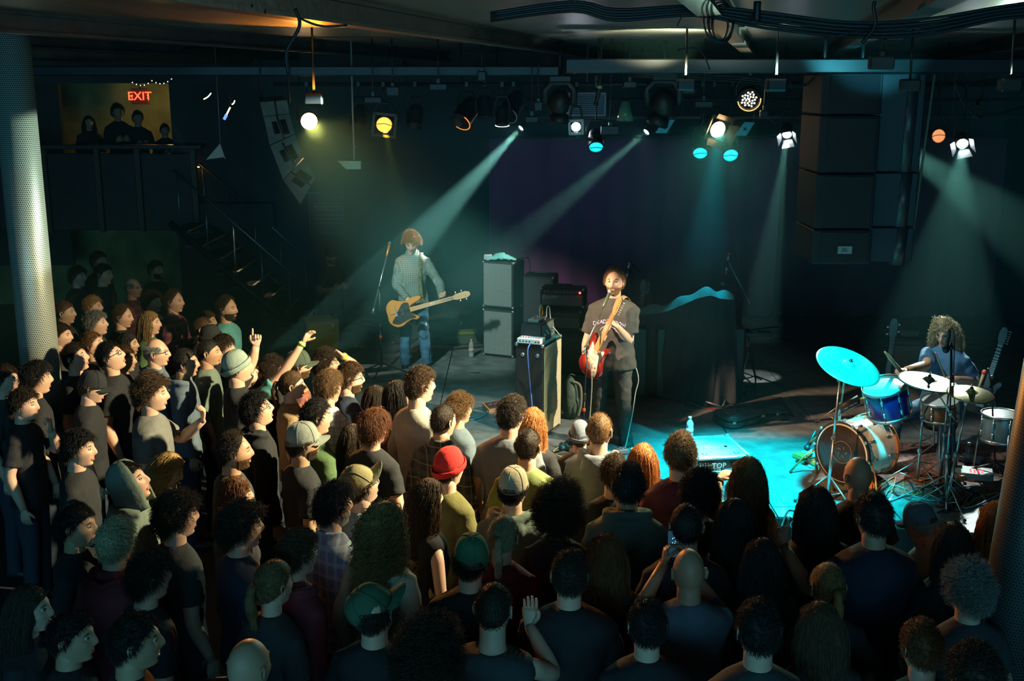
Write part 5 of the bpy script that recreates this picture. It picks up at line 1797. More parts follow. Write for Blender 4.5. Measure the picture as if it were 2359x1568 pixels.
# people on the mezzanine
for (x, y, l, h) in ((272, 258, 'silhouetted person leaning on the mezzanine rail below the exit sign', 'tousled'), (318, 272, 'silhouetted person right of the exit sign on the mezzanine', 'short'), (205, 282, 'silhouetted long haired person left on the mezzanine', 'long'), (380, 300, 'silhouetted person at the dark right end of the mezzanine', 'short')):
    Pm = at_y(x, y, 17.9)
    person(0, 0, Pm.z, -150, l, pos=Pm, foot=1.98, hair=h, hc='black', sm=K['black'], skin='tan', arms='fold', sleeve='long', shirt='tee')
Pm = at_y(763, 590, 16.0)
person(0, 0, Pm.z, -145, 'capped stagehand standing in the dark by the back wall', pos=Pm, hair='hat', hc='darkbrown', sm=K['black'], hat='cap', hatm=K['black'], skin='fair', arms='fold', sleeve='short', beard='brown')

# ------------------------------------------------------------------ instruments and gear
def fl(px, py): return at_z(px, py, STZ)


CHR = mat('chrome_dull', (.55, .56, .56), .28, .9)
WIRE = mat('cord_pale', (.45, .47, .42), .5)


def guitar(name, label, cat, P, neck, face, outline, body_m, guard_m, guard, scale_len=.40, head='six', kind='guitar', neck_m=None, body_th=.042):
    """P: centre of the body; neck: direction of the neck; face: direction the strings face"""
    n = V(neck).normalized(); f = V(face); f = (f - n * f.dot(n)).normalized(); x = n.cross(f)
    R = frame3(x, n, f)
    o = thing(name, label, cat, P)
    o.rotation_euler = R.to_euler()
    pts = [(p.x, p.y) for p in catmull([(a, b_, 0) for a, b_ in outline], 5, True)]
    b = MB(); b.prism(pts, -body_th / 2, body_th / 2, .008); b.build('body', body_m, o)
    g = [(p.x, p.y) for p in catmull([(a, b_, 0) for a, b_ in guard], 5, True)]
    b = MB(); b.prism(g, body_th / 2, body_th / 2 + .003); b.build('pickguard', guard_m, o)
    nm = neck_m or mat('maple', (.50, .25, .09), .35)
    L0, L1 = .06, .06 + scale_len
    b = MB(); b.add([(-.028, L0, .022), (.028, L0, .022), (.021, L1, .022), (-.021, L1, .022), (-.028, L0, .042), (.028, L0, .042), (.021, L1, .036), (-.021, L1, .036)], [(3, 2, 1, 0), (4, 5, 6, 7), (0, 1, 5, 4), (1, 2, 6, 5), (2, 3, 7, 6), (3, 0, 4, 7)], False)
    nk = b.build('neck', nm, o)
    b = MB()
    for i in range(14):
        y = L1 - (L1 - L0) * (1 - .5 ** (i / 9)) * 1.15 if True else 0
        b.box((0, y, .0425 - .006 * (y - L0) / (L1 - L0)), (.05, .002, .003))
    b.build('fret', CHR, nk)
    b = MB()
    if head == 'six':
        hp = [(-.021, L1), (-.028, L1 + .03), (-.040, L1 + .06), (-.046, L1 + .13), (-.030, L1 + .185), (.0, L1 + .19), (.022, L1 + .17), (.030, L1 + .12), (.030, L1 + .04), (.021, L1)]
    else:
        hp = [(-.021, L1), (-.036, L1 + .03), (-.042, L1 + .16), (-.02, L1 + .21), (.02, L1 + .21), (.042, L1 + .16), (.036, L1 + .03), (.021, L1)]
    b.prism(hp, .016, .031, .002); hd = b.build('headstock', nm, o)
    nt_ = 6 if kind == 'guitar' else 4
    for i in range(nt_):
        b = MB(); y = L1 + .035 + i * (.024 if nt_ == 6 else .038)
        sx = 1 if (head == 'six' or i % 2) else -1
        b.bar((sx * .012, y, .03), (sx * .012, y, .042), .004, 6); b.bar((sx * .03, y, .022), (sx * .05, y, .022), .003, 6); b.ball((sx * .056, y, .022), (.009 if nt_ == 6 else .014, .007 if nt_ == 6 else .012, .004), 8, 5)
        b.build('tuning_peg', CHR, hd)
    for y in ((-.03, -.075, .03) if kind == 'guitar' else (-.03, -.05)):
        b = MB(); b.box((.002, y, body_th / 2 + .006), (.075 if kind == 'guitar' else .09, .018 if kind == 'guitar' else .03, .012), .004); b.build('pickup', BLACK if kind != 'guitar' else mat('cream_plastic', (.6, .5, .35), .4), o)
    b = MB(); b.box((0, -.125, body_th / 2 + .006), (.075, .035, .012), .003); b.build('bridge', CHR, o)
    b = MB()
    for i in range(nt_):
        x0 = (i - (nt_ - 1) / 2)
        b.bar((x0 * .0095, -.125, body_th / 2 + .014), (x0 * .0066, L1, .040), .0006 * (1 if kind == 'guitar' else 2), 4)
    sg = b.build('string', CHR, o); sg['kind'] = 'stuff'
    for i, (kx, ky) in enumerate(((.075, -.09), (.085, -.13), (.085, -.165))):
        b = MB(); b.lathe([(.010, 0), (.010, .012), (.008, .015), (0, .015)], (kx, ky, body_th / 2 + .003), n=10); b.build('knob', mat('cream_plastic', (.6, .5, .35), .4) if kind == 'guitar' else BLACK, o)
    return o


STRAT = [(.0, -.225), (.085, -.215), (.145, -.165), (.160, -.10), (.130, -.035), (.108, .02), (.115, .07), (.140, .115), (.125, .150), (.095, .140), (.055, .085), (.030, .065), (-.030, .065), (-.055, .095), (-.085, .165), (-.115, .185), (-.135, .155), (-.125, .09), (-.105, .03), (-.110, -.03), (-.145, -.10), (-.145, -.165), (-.085, -.215)]
GUARD = [(-.028, .06), (.03, .06), (.055, .08), (.10, .10), (.095, .03), (.095, -.05), (.12, -.10), (.115, -.175), (.06, -.14), (.045, -.10), (-.045, -.06), (-.085, -.07), (-.08, .02), (-.085, .10), (-.055, .085)]


def sunburst(name, a, bcol):
    m = mat(name, a, .18, coat=.6)
    nt = m.node_tree; bs = nt.nodes['Principled BSDF']
    tc = nt.nodes.new('ShaderNodeTexCoord'); ln = nt.nodes.new('ShaderNodeVectorMath'); ln.operation = 'LENGTH'
    mp = nt.nodes.new('ShaderNodeMapping'); mp.inputs['Scale'].default_value = (1.15, .85, 0); nt.links.new(tc.outputs['Object'], mp.inputs[0]); nt.links.new(mp.outputs[0], ln.inputs[0])
    rp = nt.nodes.new('ShaderNodeValToRGB'); nt.links.new(ln.outputs['Value'], rp.inputs[0])
    rp.color_ramp.elements[0].position = .07; rp.color_ramp.elements[0].color = (*bcol, 1)
    rp.color_ramp.elements[1].position = .155; rp.color_ramp.elements[1].color = (*a, 1)
    nt.links.new(rp.outputs[0], bs.inputs['Base Color'])
    return m


def mic_into(o, P, d, m1=None, m2=None, s=1.0):
    d = V(d).normalized(); P = V(P)
    b = MB(); b.lathe([(.010 * s, -.14 * s), (.012 * s, -.13 * s), (.017 * s, 0)], P, d, 12); mk = b.build('microphone', m1 or BLACK, o)
    b = MB(); b.ball(P + d * .02 * s, (.026 * s, .026 * s, .026 * s), 12, 8); b.build('mic_grille', m2 or mat('mic_mesh', (.30, .31, .32), .4, .6), mk)
    return mk


def tripod_into(o, base, r=.30, h=.10, m=BLACKM, a0=.3, rr=.009):
    for k in range(3):
        a = a0 + k * 2 * PI / 3
        b = MB(); b.bar(V(base) + V((0, 0, h)), V(base) + V((math.cos(a) * r, math.sin(a) * r, .012)), rr, 6)
        lg = b.build('leg', m, o)
        b = MB(); b.ball(V(base) + V((math.cos(a) * r, math.sin(a) * r, .014)), .014, 6, 4); b.build('rubber_foot', BLACK, lg)


def mic_stand(base, top, boom0, boom1, label, mic=True, m=BLACKM, boomm=None, micm=None, grille=None, ring=None, a0=.3, weight=True, cat='microphone stand'):
    base, top, boom0, boom1 = V(base), V(top), V(boom0), V(boom1)
    o = thing('microphone_stand', label, cat, base)
    o_ = base
    tripod_into(o, (0, 0, 0), a0=a0, h=.14, m=m)
    b = MB(); b.bar((0, 0, .10), (top - o_) * .55, .012, 8); b.bar((top - o_) * .5, top - o_, .008, 8); b.build('pole', m, o)
    b = MB(); b.lathe([(.016, 0), (.018, .03), (.018, .06), (.014, .08)], (top - o_) * .52, (0, 0, 1), 10); b.build('clutch', BLACK, o)
    if ring:
        b = MB(); b.lathe([(.017, 0), (.017, .035)], (top - o_) * .42, (0, 0, 1), 10); b.build('tape', ring, o)
    b = MB(); b.bar(boom0 - o_, boom1 - o_, .0075, 8); b.build('boom', boomm or m, o)
    b = MB(); b.ball(top - o_, .022, 8, 6); b.bar(top - o_ + V((.0, -.03, 0)), top - o_ + V((0, .03, 0)), .012, 6); b.build('joint', BLACK, o)
    if weight:
        b = MB(); d = (boom0 - boom1).normalized(); b.bar(boom0 - o_ - d * .07, boom0 - o_, .014, 8); b.build('counterweight', boomm or m, o)
    if mic:
        d = (boom1 - boom0).normalized()
        mic_into(o, boom1 - o_ + d * .13, d, micm, grille)
    return o


def cord(pts, lab, r=.006, m=None, cat='cable', name='cable'):
    b = MB(); b.tube(catmull(pts, 6), r, 6)
    return tag(b.build(name, m or CAB), lab, cat)


# --- performers -------------------------------------------------------------
def performer(px, py, Y, foot, yaw, label, armsW, legs, hyaw=0, pitch=0, roll=0, k=1.0, **kw):
    """armsW in world points: ((elbow, wrist, dir, palm normal, curl, kw) right, left); legs local"""
    P = at_y(px, py, Y)
    Rh = (Matrix.Rotation(math.radians(hyaw), 3, 'Z') @ Matrix.Rotation(math.radians(pitch), 3, 'X') @ Matrix.Rotation(math.radians(roll), 3, 'Y'))
    HC = V((0, .004, 1.515)) + Rh @ V((0, .022, .112))
    kk = k
    Rb = rotz(math.radians(yaw))
    root = P - Rb @ HC * kk
    Mi = (Matrix.Translation(root) @ Rb.to_4x4() @ Matrix.Scale(kk, 4)).inverted()
    Ri = Rb.transposed()
    conv = lambda a: (tuple(Mi @ V(a[0])), tuple(Mi @ V(a[1])), tuple(Ri @ V(a[2])), tuple(Ri @ V(a[3])), *a[4:])
    AR, AL = conv(armsW[0]), conv(armsW[1])
    o = thing('person', label, 'person', root, math.radians(yaw))
    o.scale = (kk, kk, kk)
    mb = MB(); body_into(mb, Rh, HC, False, [AR, AL])
    for q in legs:      # bare ankles joined into the same body
        mb.tube([q[0], q[1], q[2]], [.07, .05, .035], 10)
    hc = kw.get('hc', 'brown')
    mb.build('body', [skin_mat(kw.get('skin', 'fair')), EYEW, EYED, LIP, hair_mat(kw.get('brow', hc))], o)
    m2 = MB(); shirt_mesh(m2, False, [AR, AL], kw.get('sleeve', 'short'), kw.get('st', 'tee'), kw.get('wide', 1.0), inf=.004)
    so = m2.build('shirt', [kw['sm']], o); cloth_mods(so, .010, .014, 3)
    m2 = MB()
    hz_ = (legs[0][0][2] + legs[1][0][2]) / 2
    loft(m2, [ring((0, y, z + hz_ - .92), (1, 0, 0), (0, 1, 0), hw, hd, 24, 2.4) for (z, hw, hd, y) in ((.82, .155, .105, 0), (.92, .168, .115, -.01), (1.0, .158, .108, 0))])
    for q in legs:
        p0, p1, p2 = [V(t) for t in q]
        path = []; rad = []
        for a, b_, r0, r1 in ((p0, p1, .098, .070), (p1, p2, .070, .066)):
            for i in range(9):
                t = i / 9
                path.append(a.lerp(b_, t)); rad.append(r0 + (r1 - r0) * t + .003 * math.sin(len(path) * 2.3))
        path.append(p2); rad.append(.066)
        m2.tube(path, rad, 16)
    tr = m2.build('trousers', [kw['tm']], o); cloth_mods(tr, .011, .016, 3)
    for i, q in enumerate(legs):
        a = V(q[2]); fy = kw.get('footyaw', (0, 0))[i]
        m2 = MB(); rr = []
        for (y, hw, hh, zc) in ((-.085, .022, .03, .035), (-.06, .036, .045, .045), (0, .040, .042, .045), (.06, .044, .034, .036), (.12, .047, .028, .028), (.16, .036, .022, .022), (.18, .018, .012, .018)):
            rr.append(ring((0, y, zc), (1, 0, 0), (0, 0, 1), hw, hh, 12, 2.6))
        loft(m2, rr[::-1]); s_ = m2.build('shoe', kw.get('shoem', BLACK), o)
        s_.location = (a.x, a.y, a.z - .075); s_.rotation_euler = (0, 0, fy)
        m2 = MB(); m2.prism([(p.x, p.y) for p in catmull([(-.038, -.08, 0), (.038, -.08, 0), (.046, .05, 0), (.045, .12, 0), (.02, .182, 0), (-.02, .182, 0), (-.045, .12, 0), (-.046, .05, 0)], 3, True)], -.002, .016); m2.build('sole', mat('sole_white', (.5, .5, .48), .6), s_)
    HM = Matrix.Translation(HC) @ Rh.to_4x4()
    if kw.get('hair'):
        shell, cu = hair_proto(kw['hair'])
        h = link_mesh('hair', shell, parent=o); h.matrix_local = HM; setm(h, hair_mat(hc))
        s_ = bpy.data.objects.new('strands', cu); COL.objects.link(s_); s_.parent = h; setm(s_, hair_mat(hc)); s_['kind'] = 'stuff'
    if kw.get('beard'):
        b = link_mesh('beard', beard_mesh(), parent=o); b.matrix_local = HM; setm(b, hair_mat(kw['beard']))
    if kw.get('glasses'):
        g = MB(); glasses_into(g); g = g.build('glasses', [BLACK], o); g.matrix_local = HM
    PEOPLE.append(o)
    return o, Matrix.Translation(root) @ Rb.to_4x4() @ Matrix.Scale(kk, 4)


def proj(P):
    d = V(P) - CAM
    z = d.dot(FWD)
    return 1179.5 + FPX * d.x / z, 784 - FPX * d.dot(UPV) / z


# singer
Ys = fl(1400, 1022).y
DENIM = mat('denim_singer', (.050, .052, .048), .85, bump=.5, bscale=40, var=.35, vscale=9)
Rw = ((at_y(1350, 790, Ys + .10)), at_y(1352, 845, Ys - .20), (.55, -.25, -.55), (.2, 1, -.1), .55)
Lw = (at_y(1450, 786, Ys - .06), at_y(1421, 752, Ys - .30), (-.75, -.1, .65), (-.45, .35, -.75), .75, dict(thumb=.7))
TSH = mat('tee_black_singer', (.050, .054, .050), .9, bump=.4, bscale=22)
singer, MS = performer(1415, 650, Ys, STZ, 158, 'singer in a black printed t-shirt playing a red guitar at the front microphone', (Rw, Lw),
    [((.09, 0, .92), (.125, .03, .50), (.15, .0, .09)), ((-.09, 0, .92), (-.12, .03, .50), (-.15, .02, .09))],
    hyaw=6, pitch=6, k=1.06, hair='receding', hc='lightbrown', beard='lightbrown', brow='darkbrown', sm=TSH, tm=DENIM, skin='fair', wide=1.16, sleeve='short')
# print on the shirt
PR = mat('shirt_print', (.62, .55, .85), .7)
word = 'DEAD MOON'
for i, ch in enumerate(word):
    if ch == ' ': continue
    u = (i - 4) * .034
    zt = 1.292 - 1.6 * u * u
    yt = .166 - 1.35 * u * u
    R = frame3(V((-1, 0, 0)), V((0, 0, 1)), V((0, 1, 0))) @ Matrix.Rotation(-u * 3.0, 3, 'Z')
    ctext(ch, .050, (-u * 1.0 if False else -u, yt, zt), frame3(V((-1, 2 * 1.35 * u * -1 * -1, 0)).normalized(), V((0, 0, 1)), V((-2 * 1.35 * u * -1, 1, 0)).normalized()), PR, 'lettering', singer, .0015)
b = MB(); b.tube([(-.075 * math.cos(t), .170 - .7 * (.075 * math.cos(t)) ** 2, 1.205 + .045 * math.sin(t)) for t in [PI * q / 14 for q in range(15)]], .0035, 5); b.build('print_arc', PR, singer)
# strap over the shoulder
GP = at_y(1372, 818, Ys - .28)
SN = V((.36, -.22, .88)).normalized(); SF = V((-.80, -.60, .0))
RED = sunburst('sunburst_red', (.17, .010, .008), (.45, .07, .02))
g1 = guitar('electric_guitar', 'red sunburst electric guitar with white pickguard held by the singer', 'guitar', GP, SN, SF, STRAT, RED, mat('guard_white', (.75, .62, .55), .3), GUARD)
g1.scale = (1.0, 1.0, 1.0)
b = MB(); sh_ = MS @ V((-.10, -.02, 1.50)); b.tube(catmull([GP + SN * .17, MS @ V((-.02, .15, 1.30)), MS @ V((-.07, .10, 1.46)), sh_, MS @ V((-.12, -.10, 1.40)), MS @ V((.02, -.16, 1.2))], 6), .003, 6, ry=.026, up=(1, 0, 0))
tag(b.build('guitar_strap', mat('strap_tan', (.40, .20, .10), .6)), 'tan guitar strap over the shoulder of the singer', 'strap')
# singer's mic stand
bs = fl(1350, 985)
tp = at_y(1352, 800, Ys - .42)
bs = V((tp.x - .03, tp.y + .02, STZ))
ms1 = mic_stand(bs, tp, at_y(1343, 812, Ys - .46), at_y(1391, 704, Ys - .30), 'chrome boomed microphone stand at the singer, microphone at the mouth', m=BLACKM, boomm=CHR, micm=mat('mic_green', (.16, .22, .14), .4, .3), grille=mat('mic_silver', (.7, .68, .6), .35, .7), ring=mat('tape_red', (.75, .08, .03), .5), a0=.9)

# bassist
Yb = fl(968, 846).y
Rw = (at_y(912, 655, Yb + .03), at_y(938, 688, Yb - .24), (.62, -.1, -.62), (0, 1, -.2), .45)
Lw = (at_y(1014, 656, Yb + .02), at_y(1018, 686, Yb - .22), (.1, -.5, .25), (-.4, .6, .6), .9)
CHAM = plaid('chambray_check', (.16, .20, .18), (.34, .38, .34), (.10, .13, .12), 42, .2)
bass_p, MBs = performer(948, 560, Yb, STZ, 186, 'bass player with curly hair in a checked shirt looking down, near the tall grey cabinets', (Rw, Lw),
    [((.085, 0, .92), (.10, .04, .50), (.12, .0, .09)), ((-.085, 0, .92), (-.12, .03, .50), (-.16, .0, .09))],
    hyaw=-6, pitch=-26, k=1.02, hair='curly', hc='darkblond', brow='brown', sm=CHAM, tm=mat('denim_blue', (.05, .14, .24), .85, bump=.4, bscale=40, var=.4, vscale=8), skin='fair', wide=.98, sleeve='long', st='collar', beard=None)
b = MB(); b.box((-.125, .082, .60), (.075, .02, .05), .006); b.build('knee_patch', mat('patch_pale', (.5, .6, .6), .7), bass_p)
BP = at_y(936, 716, Yb - .27)
BN = V((1, -.12, .30)).normalized()
AMB = mat('bass_amber', (.62, .22, .03), .3, coat=.4)
BOUT = [(.0, -.24), (.09, -.235), (.16, -.17), (.17, -.09), (.135, -.01), (.12, .05), (.135, .11), (.115, .145), (.085, .12), (.05, .07), (.03, .06), (-.03, .06), (-.055, .09), (-.085, .19), (-.12, .225), (-.145, .18), (-.14, .09), (-.125, .02), (-.14, -.06), (-.175, -.14), (-.14, -.21), (-.08, -.24)]
BGU = [(-.03, .055), (.03, .055), (.06, .08), (.11, .11), (.11, .02), (.13, -.06), (.14, -.13), (.10, -.20), (.04, -.15), (-.04, -.08), (-.10, -.02), (-.09, .05)]
g2 = guitar('bass_guitar', 'amber bass guitar with black pickguard held by the bass player', 'guitar', BP, BN, (-.05, -.95, .25), BOUT, AMB, mat('guard_black', (.02, .02, .02), .3), BGU, .56, 'four', 'bass')
b = MB(); b.box((-.05, -.16, .030), (.10, .075, .014), .003); b.build('bridge_cover', mat('cover_amber', (.55, .25, .06), .3), g2)
b = MB(); b.tube(catmull([BP + BN * .2 + V((0, 0, .05)), MBs @ V((-.085, .135, 1.2)), MBs @ V((-.10, .10, 1.42)), MBs @ V((-.11, -.02, 1.475)), MBs @ V((-.06, -.12, 1.38))], 6), .003, 6, ry=.028, up=(1, 0, 0))
tag(b.build('guitar_strap', mat('strap_woven', (.10, .11, .05), .8, var=.8, vscale=40)), 'woven dark strap over the shoulder of the bass player', 'strap')
cord([BP + V((.02, -.02, -.12)), BP + V((.12, -.05, -.20)), BP + V((.22, 0, -.1)), V((BP.x + .3, Yb - .2, 1.0)), V((BP.x + .3, Yb - .1, STZ + .01)), V((BP.x + .9, Yb - .3, STZ + .01))], 'instrument cable hanging from the bass guitar', .005)
bs = fl(880, 862)
mic_stand(bs, at_y(873, 662, bs.y), at_y(858, 722, bs.y - .05), at_y(891, 588, bs.y + .05), 'dark microphone stand with orange lit microphone beside the bass player', ring=mat('tape_red', (.75, .08, .03), .5), boomm=CHR, micm=mat('mic_orange_lit', (.7, .25, .05), .35, .5), grille=mat('mic_dark', (.10, .09, .08), .5))  # amber lamp light on the microphone put into its colour

# --- cabinets ----------------------------------------------------------------
SPARK = mat('grille_silver', (.26, .30, .29), .6, bump=1.0, bscale=260, var=.5, vscale=240)


def cabinet(P, w, d, h, rz, label, grille_m, name='speaker_cabinet', corners=True, logo=None, controls=False, skirt=.0, group=None, knobs=8, cat='speaker'):
    """P: middle of the bottom front edge; front faces -y before turning"""
    o = thing(name, label, cat, P, rz, group)
    b = MB(); b.box((0, d / 2, h / 2), (w, d, h), .012); b.build('box', TOLEX, o)
    gh = h - .05 - (.055 if controls else 0)
    b = MB(); b.box((0, -.003, .025 + gh / 2), (w - .045, .014, gh), .004); b.build('grille_cloth', grille_m, o)
    if controls:
        b = MB(); b.box((0, -.004, h - .045), (w - .04, .016, .048), .003); cp = b.build('control_panel', mat('panel_black', (.02, .02, .022), .35), o)
        for k in range(knobs):
            b = MB(); b.lathe([(.011, 0), (.010, .014), (0, .014)], (-w / 2 + .06 + k * (w - .16) / knobs, -.012, h - .045), (0, -1, 0), 8); b.build('knob', mat('knob_grey', (.22, .24, .24), .4), cp)
    if corners:
        for sx in (-1, 1):
            for z in (0, h):
                b = MB(); b.ball((sx * (w / 2 - .012), .012, z + (.012 if z == 0 else -.012)), (.020, .020, .020), 8, 6); b.build('corner', CHR, o)
    b = MB(); b.tube([(-.1, d / 2, h), (-.09, d / 2, h + .028), (.09, d / 2, h + .028), (.1, d / 2, h)], .007, 6, ry=.013); b.build('handle', BLACK, o)
    for sx in (-1, 1):
        for sy in (.04, d - .04):
            b = MB(); b.lathe([(.018, -.012), (.02, 0)], (sx * (w / 2 - .05), sy, 0), n=8); b.build('foot', BLACK, o)
    return o


pA = fl(1147, 822); rzA = -.42
s1 = cabinet(pA + V((0, 0, .012)), .44, .36, .615, rzA, 'lower silver grey speaker cabinet of the tall stack beside the bass player', SPARK)
s2 = cabinet(pA + V((0, 0, .655)), .44, .36, .60, rzA, 'upper silver grey speaker cabinet of the tall stack beside the bass player', SPARK)
tz = STZ + 1.27
Rz_ = rotz(rzA)
pt = V((pA.x, pA.y, 0)) + Rz_ @ V((-.05, .14, 0))
o = thing('towel', 'crumpled teal towel on top of the tall grey cabinet stack', 'towel', (pt.x + .03, pt.y, tz))
rows = []
for i in range(9):
    row = []
    for j in range(13):
        u = j / 12 - .5; v = i / 8 - .5
        hgt = .075 * math.exp(-(u * 3.0) ** 2 - (v * 2.6) ** 2) + .012 * math.sin(u * 29 + v * 17) * (1 - abs(u)) + .010
        row.append(V((u * .40, v * .26, max(.004, hgt))))
    rows.append(row)
b = MB(); b.grid(rows); t_ = b.build('cloth', mat('towel_teal', (.12, .42, .40), .9, bump=.5, bscale=60), o)
sd = t_.modifiers.new('t', 'SOLIDIFY'); sd.thickness = .008
b = MB(); b.box((0, 0, .035), (.10, .07, .06), .006)
o = b.build('box', mat('box_white', (.45, .5, .5), .5)); o.location = (pt.x - .14, pt.y - .04, tz); tag(o, 'small white box beside the teal towel', 'box')
cord([V((pA.x + .2, pA.y + .05, tz + .0)), V((pA.x + .33, pA.y + .1, tz + .02)), V((pA.x + .42, pA.y + .25, tz - .1)), V((pA.x + .40, pA.y + .35, STZ + .3)), V((pA.x + .38, pA.y + .3, STZ + .01))], 'cable running down behind the tall cabinet stack')

MESHG = mat('grille_grey', (.17, .19, .19), .6, bump=.8, bscale=240, var=.2, vscale=200)
pB = fl(1284, 862); rzB = -.22
big = cabinet(pB + V((0, 0, .012)), .72, .36, .50, rzB, 'wide dark speaker cabinet under the two guitar amplifiers', mat('grille_dim', (.07, .085, .085), .7, bump=.8, bscale=240), corners=False)
a1 = cabinet(pB + rotz(rzB) @ V((.02, .05, 0)) + V((0, 0, .555)), .52, .26, .235, rzB, 'lower of the two grey fronted guitar amplifiers left of the singer', MESHG, 'guitar_amplifier', controls=True, cat='amplifier')
a2 = cabinet(pB + rotz(rzB) @ V((.04, .05, 0)) + V((0, 0, .832)), .54, .26, .235, rzB, 'upper guitar amplifier with a glowing red jewel, left of the singer', MESHG, 'guitar_amplifier', controls=True, cat='amplifier')
b = MB(); b.ball((.22, -.016, .19), .013, 10, 6); b.build('pilot_light', mat('jewel_red', (1, .03, .02), .2, emis=(1, .03, .02), estr=16), a2)
for a_ in (a1, a2):
    ctext('Fender', .07, (-.15, -.014, .125), Matrix.Rotation(PI / 2, 3, 'X') @ Matrix.Rotation(.12, 3, 'Z'), mat('logo_silver', (.5, .52, .52), .3, .6), 'lettering', a_, .002, font_shear=.35)
pC = fl(1240, 838)
cabinet(V((pC.x, pC.y + .55, STZ + .012)), .42, .4, 1.02, -.2, 'black equipment case standing dark behind the guitar amplifiers', mat('case_front', (.02, .025, .03), .6), 'equipment_case', cat='case')

# front cabinet with amplifier head on top
WHEAT = mat('grille_wheat', (.55, .50, .33), .75, bump=.5, bscale=300)
nt = WHEAT.node_tree
cA = fl(1250, 1012); cB = fl(1293, 978); cC = fl(1193, 1000)
dx = (cB - cA); ang = math.atan2(dx.y, dx.x)
CH = .96
fc = thing('speaker_cabinet', 'black bass cabinet with wheat coloured grille standing before the singer', 'speaker', cA, ang)
LG = .52; DP = .30
b = MB(); b.box((LG / 2, DP / 2, CH / 2 + .01), (LG, DP, CH), .012); b.build('box', TOLEX, fc)
b = MB(); b.box((LG / 2, -.004, CH / 2 + .01), (LG - .05, .012, CH - .06), .003); gc = b.build('grille_cloth', WHEAT, fc)
for k in range(46):
    b = MB() if k == 0 else b
    b.box((LG / 2, -.011, .05 + k * (CH - .09) / 45), (LG - .06, .004, .006))
    if k == 45:
        sw = b.build('rib', mat('rib_wheat', (.62, .58, .40), .8), gc); sw['kind'] = 'stuff'
for (x, y, z) in ((.012, .012, CH), (LG - .012, .012, CH), (.012, DP - .012, CH), (LG - .012, DP - .012, CH), (.012, .012, .02), (LG - .012, .012, .02)):
    b = MB(); b.ball((x, y, z), .024, 8, 6); b.build('corner', CHR, fc)
for (y) in (.06, .22):
    b = MB(); b.lathe([(.022, 0), (.022, .010), (.012, .014), (0, .014)], (0, y, CH - .10), (-1, 0, 0), 12); b.build('caster_socket', CHR, fc)
b = MB(); b.box((LG / 2, DP / 2, CH + .012), (LG + .006, DP + .006, .012), .003); b.build('top_trim', mat('trim_teal', (.05, .20, .22), .3), fc)
Mf = Matrix.Translation(cA) @ rotz(ang).to_4x4()
TZ = CH + .02
hd = thing('amplifier_head', 'black sloping amplifier head on the wheat grilled cabinet', 'amplifier', Mf @ V((.28, .17, TZ)), ang)
b = MB()
x0, x1, yb, yf = -.20, .20, .12, -.12
vs = [(x0, yf, 0), (x1, yf, 0), (x1, yb, 0), (x0, yb, 0), (x0 + .02, yf + .02, .17), (x1 - .01, yf + .02, .17), (x1 - .01, yb - .02, .17), (x0 + .02, yb - .02, .17)]
b.add(vs, [(3, 2, 1, 0), (4, 5, 6, 7), (0, 1, 5, 4), (1, 2, 6, 5), (2, 3, 7, 6), (3, 0, 4, 7)], False); b.build('box', TOLEX, hd)
b = MB(); b.add([(x0 + .02, yf - .003, .01), (x1 - .02, yf - .003, .01), (x1 - .03, yf + .014, .16), (x0 + .04, yf + .014, .16)], [(0, 1, 2, 3)], False); b.build('front_panel', mat('front_grey', (.10, .13, .12), .5), hd)
for k in range(6):
    b = MB(); b.lathe([(.012, 0), (.010, .014), (0, .014)], (-.12 + k * .045, yf - .002, .06 + .03 * (k % 2)), (0, -1, 0), 8); b.build('knob', CHR, hd)
mx_ = thing('mixer', 'small white mixing unit with red knobs on the corner of the cabinet', 'mixer', Mf @ V((-.02, .14, TZ)), ang - PI / 2)
b = MB(); b.box((0, .05, .028), (.25, .14, .05), .005); b.build('box', mat('mixer_white', (.75, .70, .72), .4), mx_)
for k in range(8):
    b = MB(); b.lathe([(.006, 0), (.005, .012), (0, .012)], (-.10 + k * .027, .03, .053), n=8); b.build('knob', mat('knob_red', (.7, .08, .05), .4), mx_)
for k in range(6):
    b = MB(); b.lathe([(.007, 0), (.007, .004), (0, .004)], (-.09 + k * .034 + (.03 if k > 3 else 0), -.02, .028), (0, -1, 0), 8); b.build('socket', BLACK, mx_)
pb = thing('effects_pedal', 'glittering cluster unit of small effects on top of the amplifier head', 'pedal', Mf @ V((.26, .17, TZ + .17)), ang)
b = MB(); b.box((0, 0, .02), (.22, .12, .035), .006); b.build('box', mat('pedal_metal', (.30, .32, .30), .35, .6), pb)
for k in range(7):
    b = MB(); b.lathe([(.010, 0), (.008, .018), (0, .018)], (-.09 + k * .03, -.02 + .04 * (k % 2), .037), n=8); b.build('knob', CHR if k % 3 else mat('knob_red', (.7, .08, .05), .4), pb)
cord([Mf @ V((.16, .10, TZ + .22)), Mf @ V((.22, .12, TZ + .33)), Mf @ V((.36, .15, TZ + .30)), Mf @ V((.38, .16, TZ + .20))], 'orange patch lead looped over the effects on the amplifier head', .006, mat('lead_orange', (.65, .28, .08), .5))
cord([Mf @ V((.34, .10, TZ + .20)), Mf @ V((.36, .10, TZ + .30)), Mf @ V((.43, .10, TZ + .28)), Mf @ V((.44, .08, TZ + .12)), Mf @ V((.50, .0, TZ - .02))], 'pale patch lead at the right end of the amplifier head', .006, WIRE)
cord([Mf @ V((-.10, .10, TZ + .02)), Mf @ V((-.14, .11, TZ - .06)), Mf @ V((-.05, .12, .6)), Mf @ V((-.03, .10, .3)), Mf @ V((-.03, .1, .02))], 'blue lead hanging down the black side of the front cabinet', .007, mat('lead_blue', (.08, .16, .60), .4))
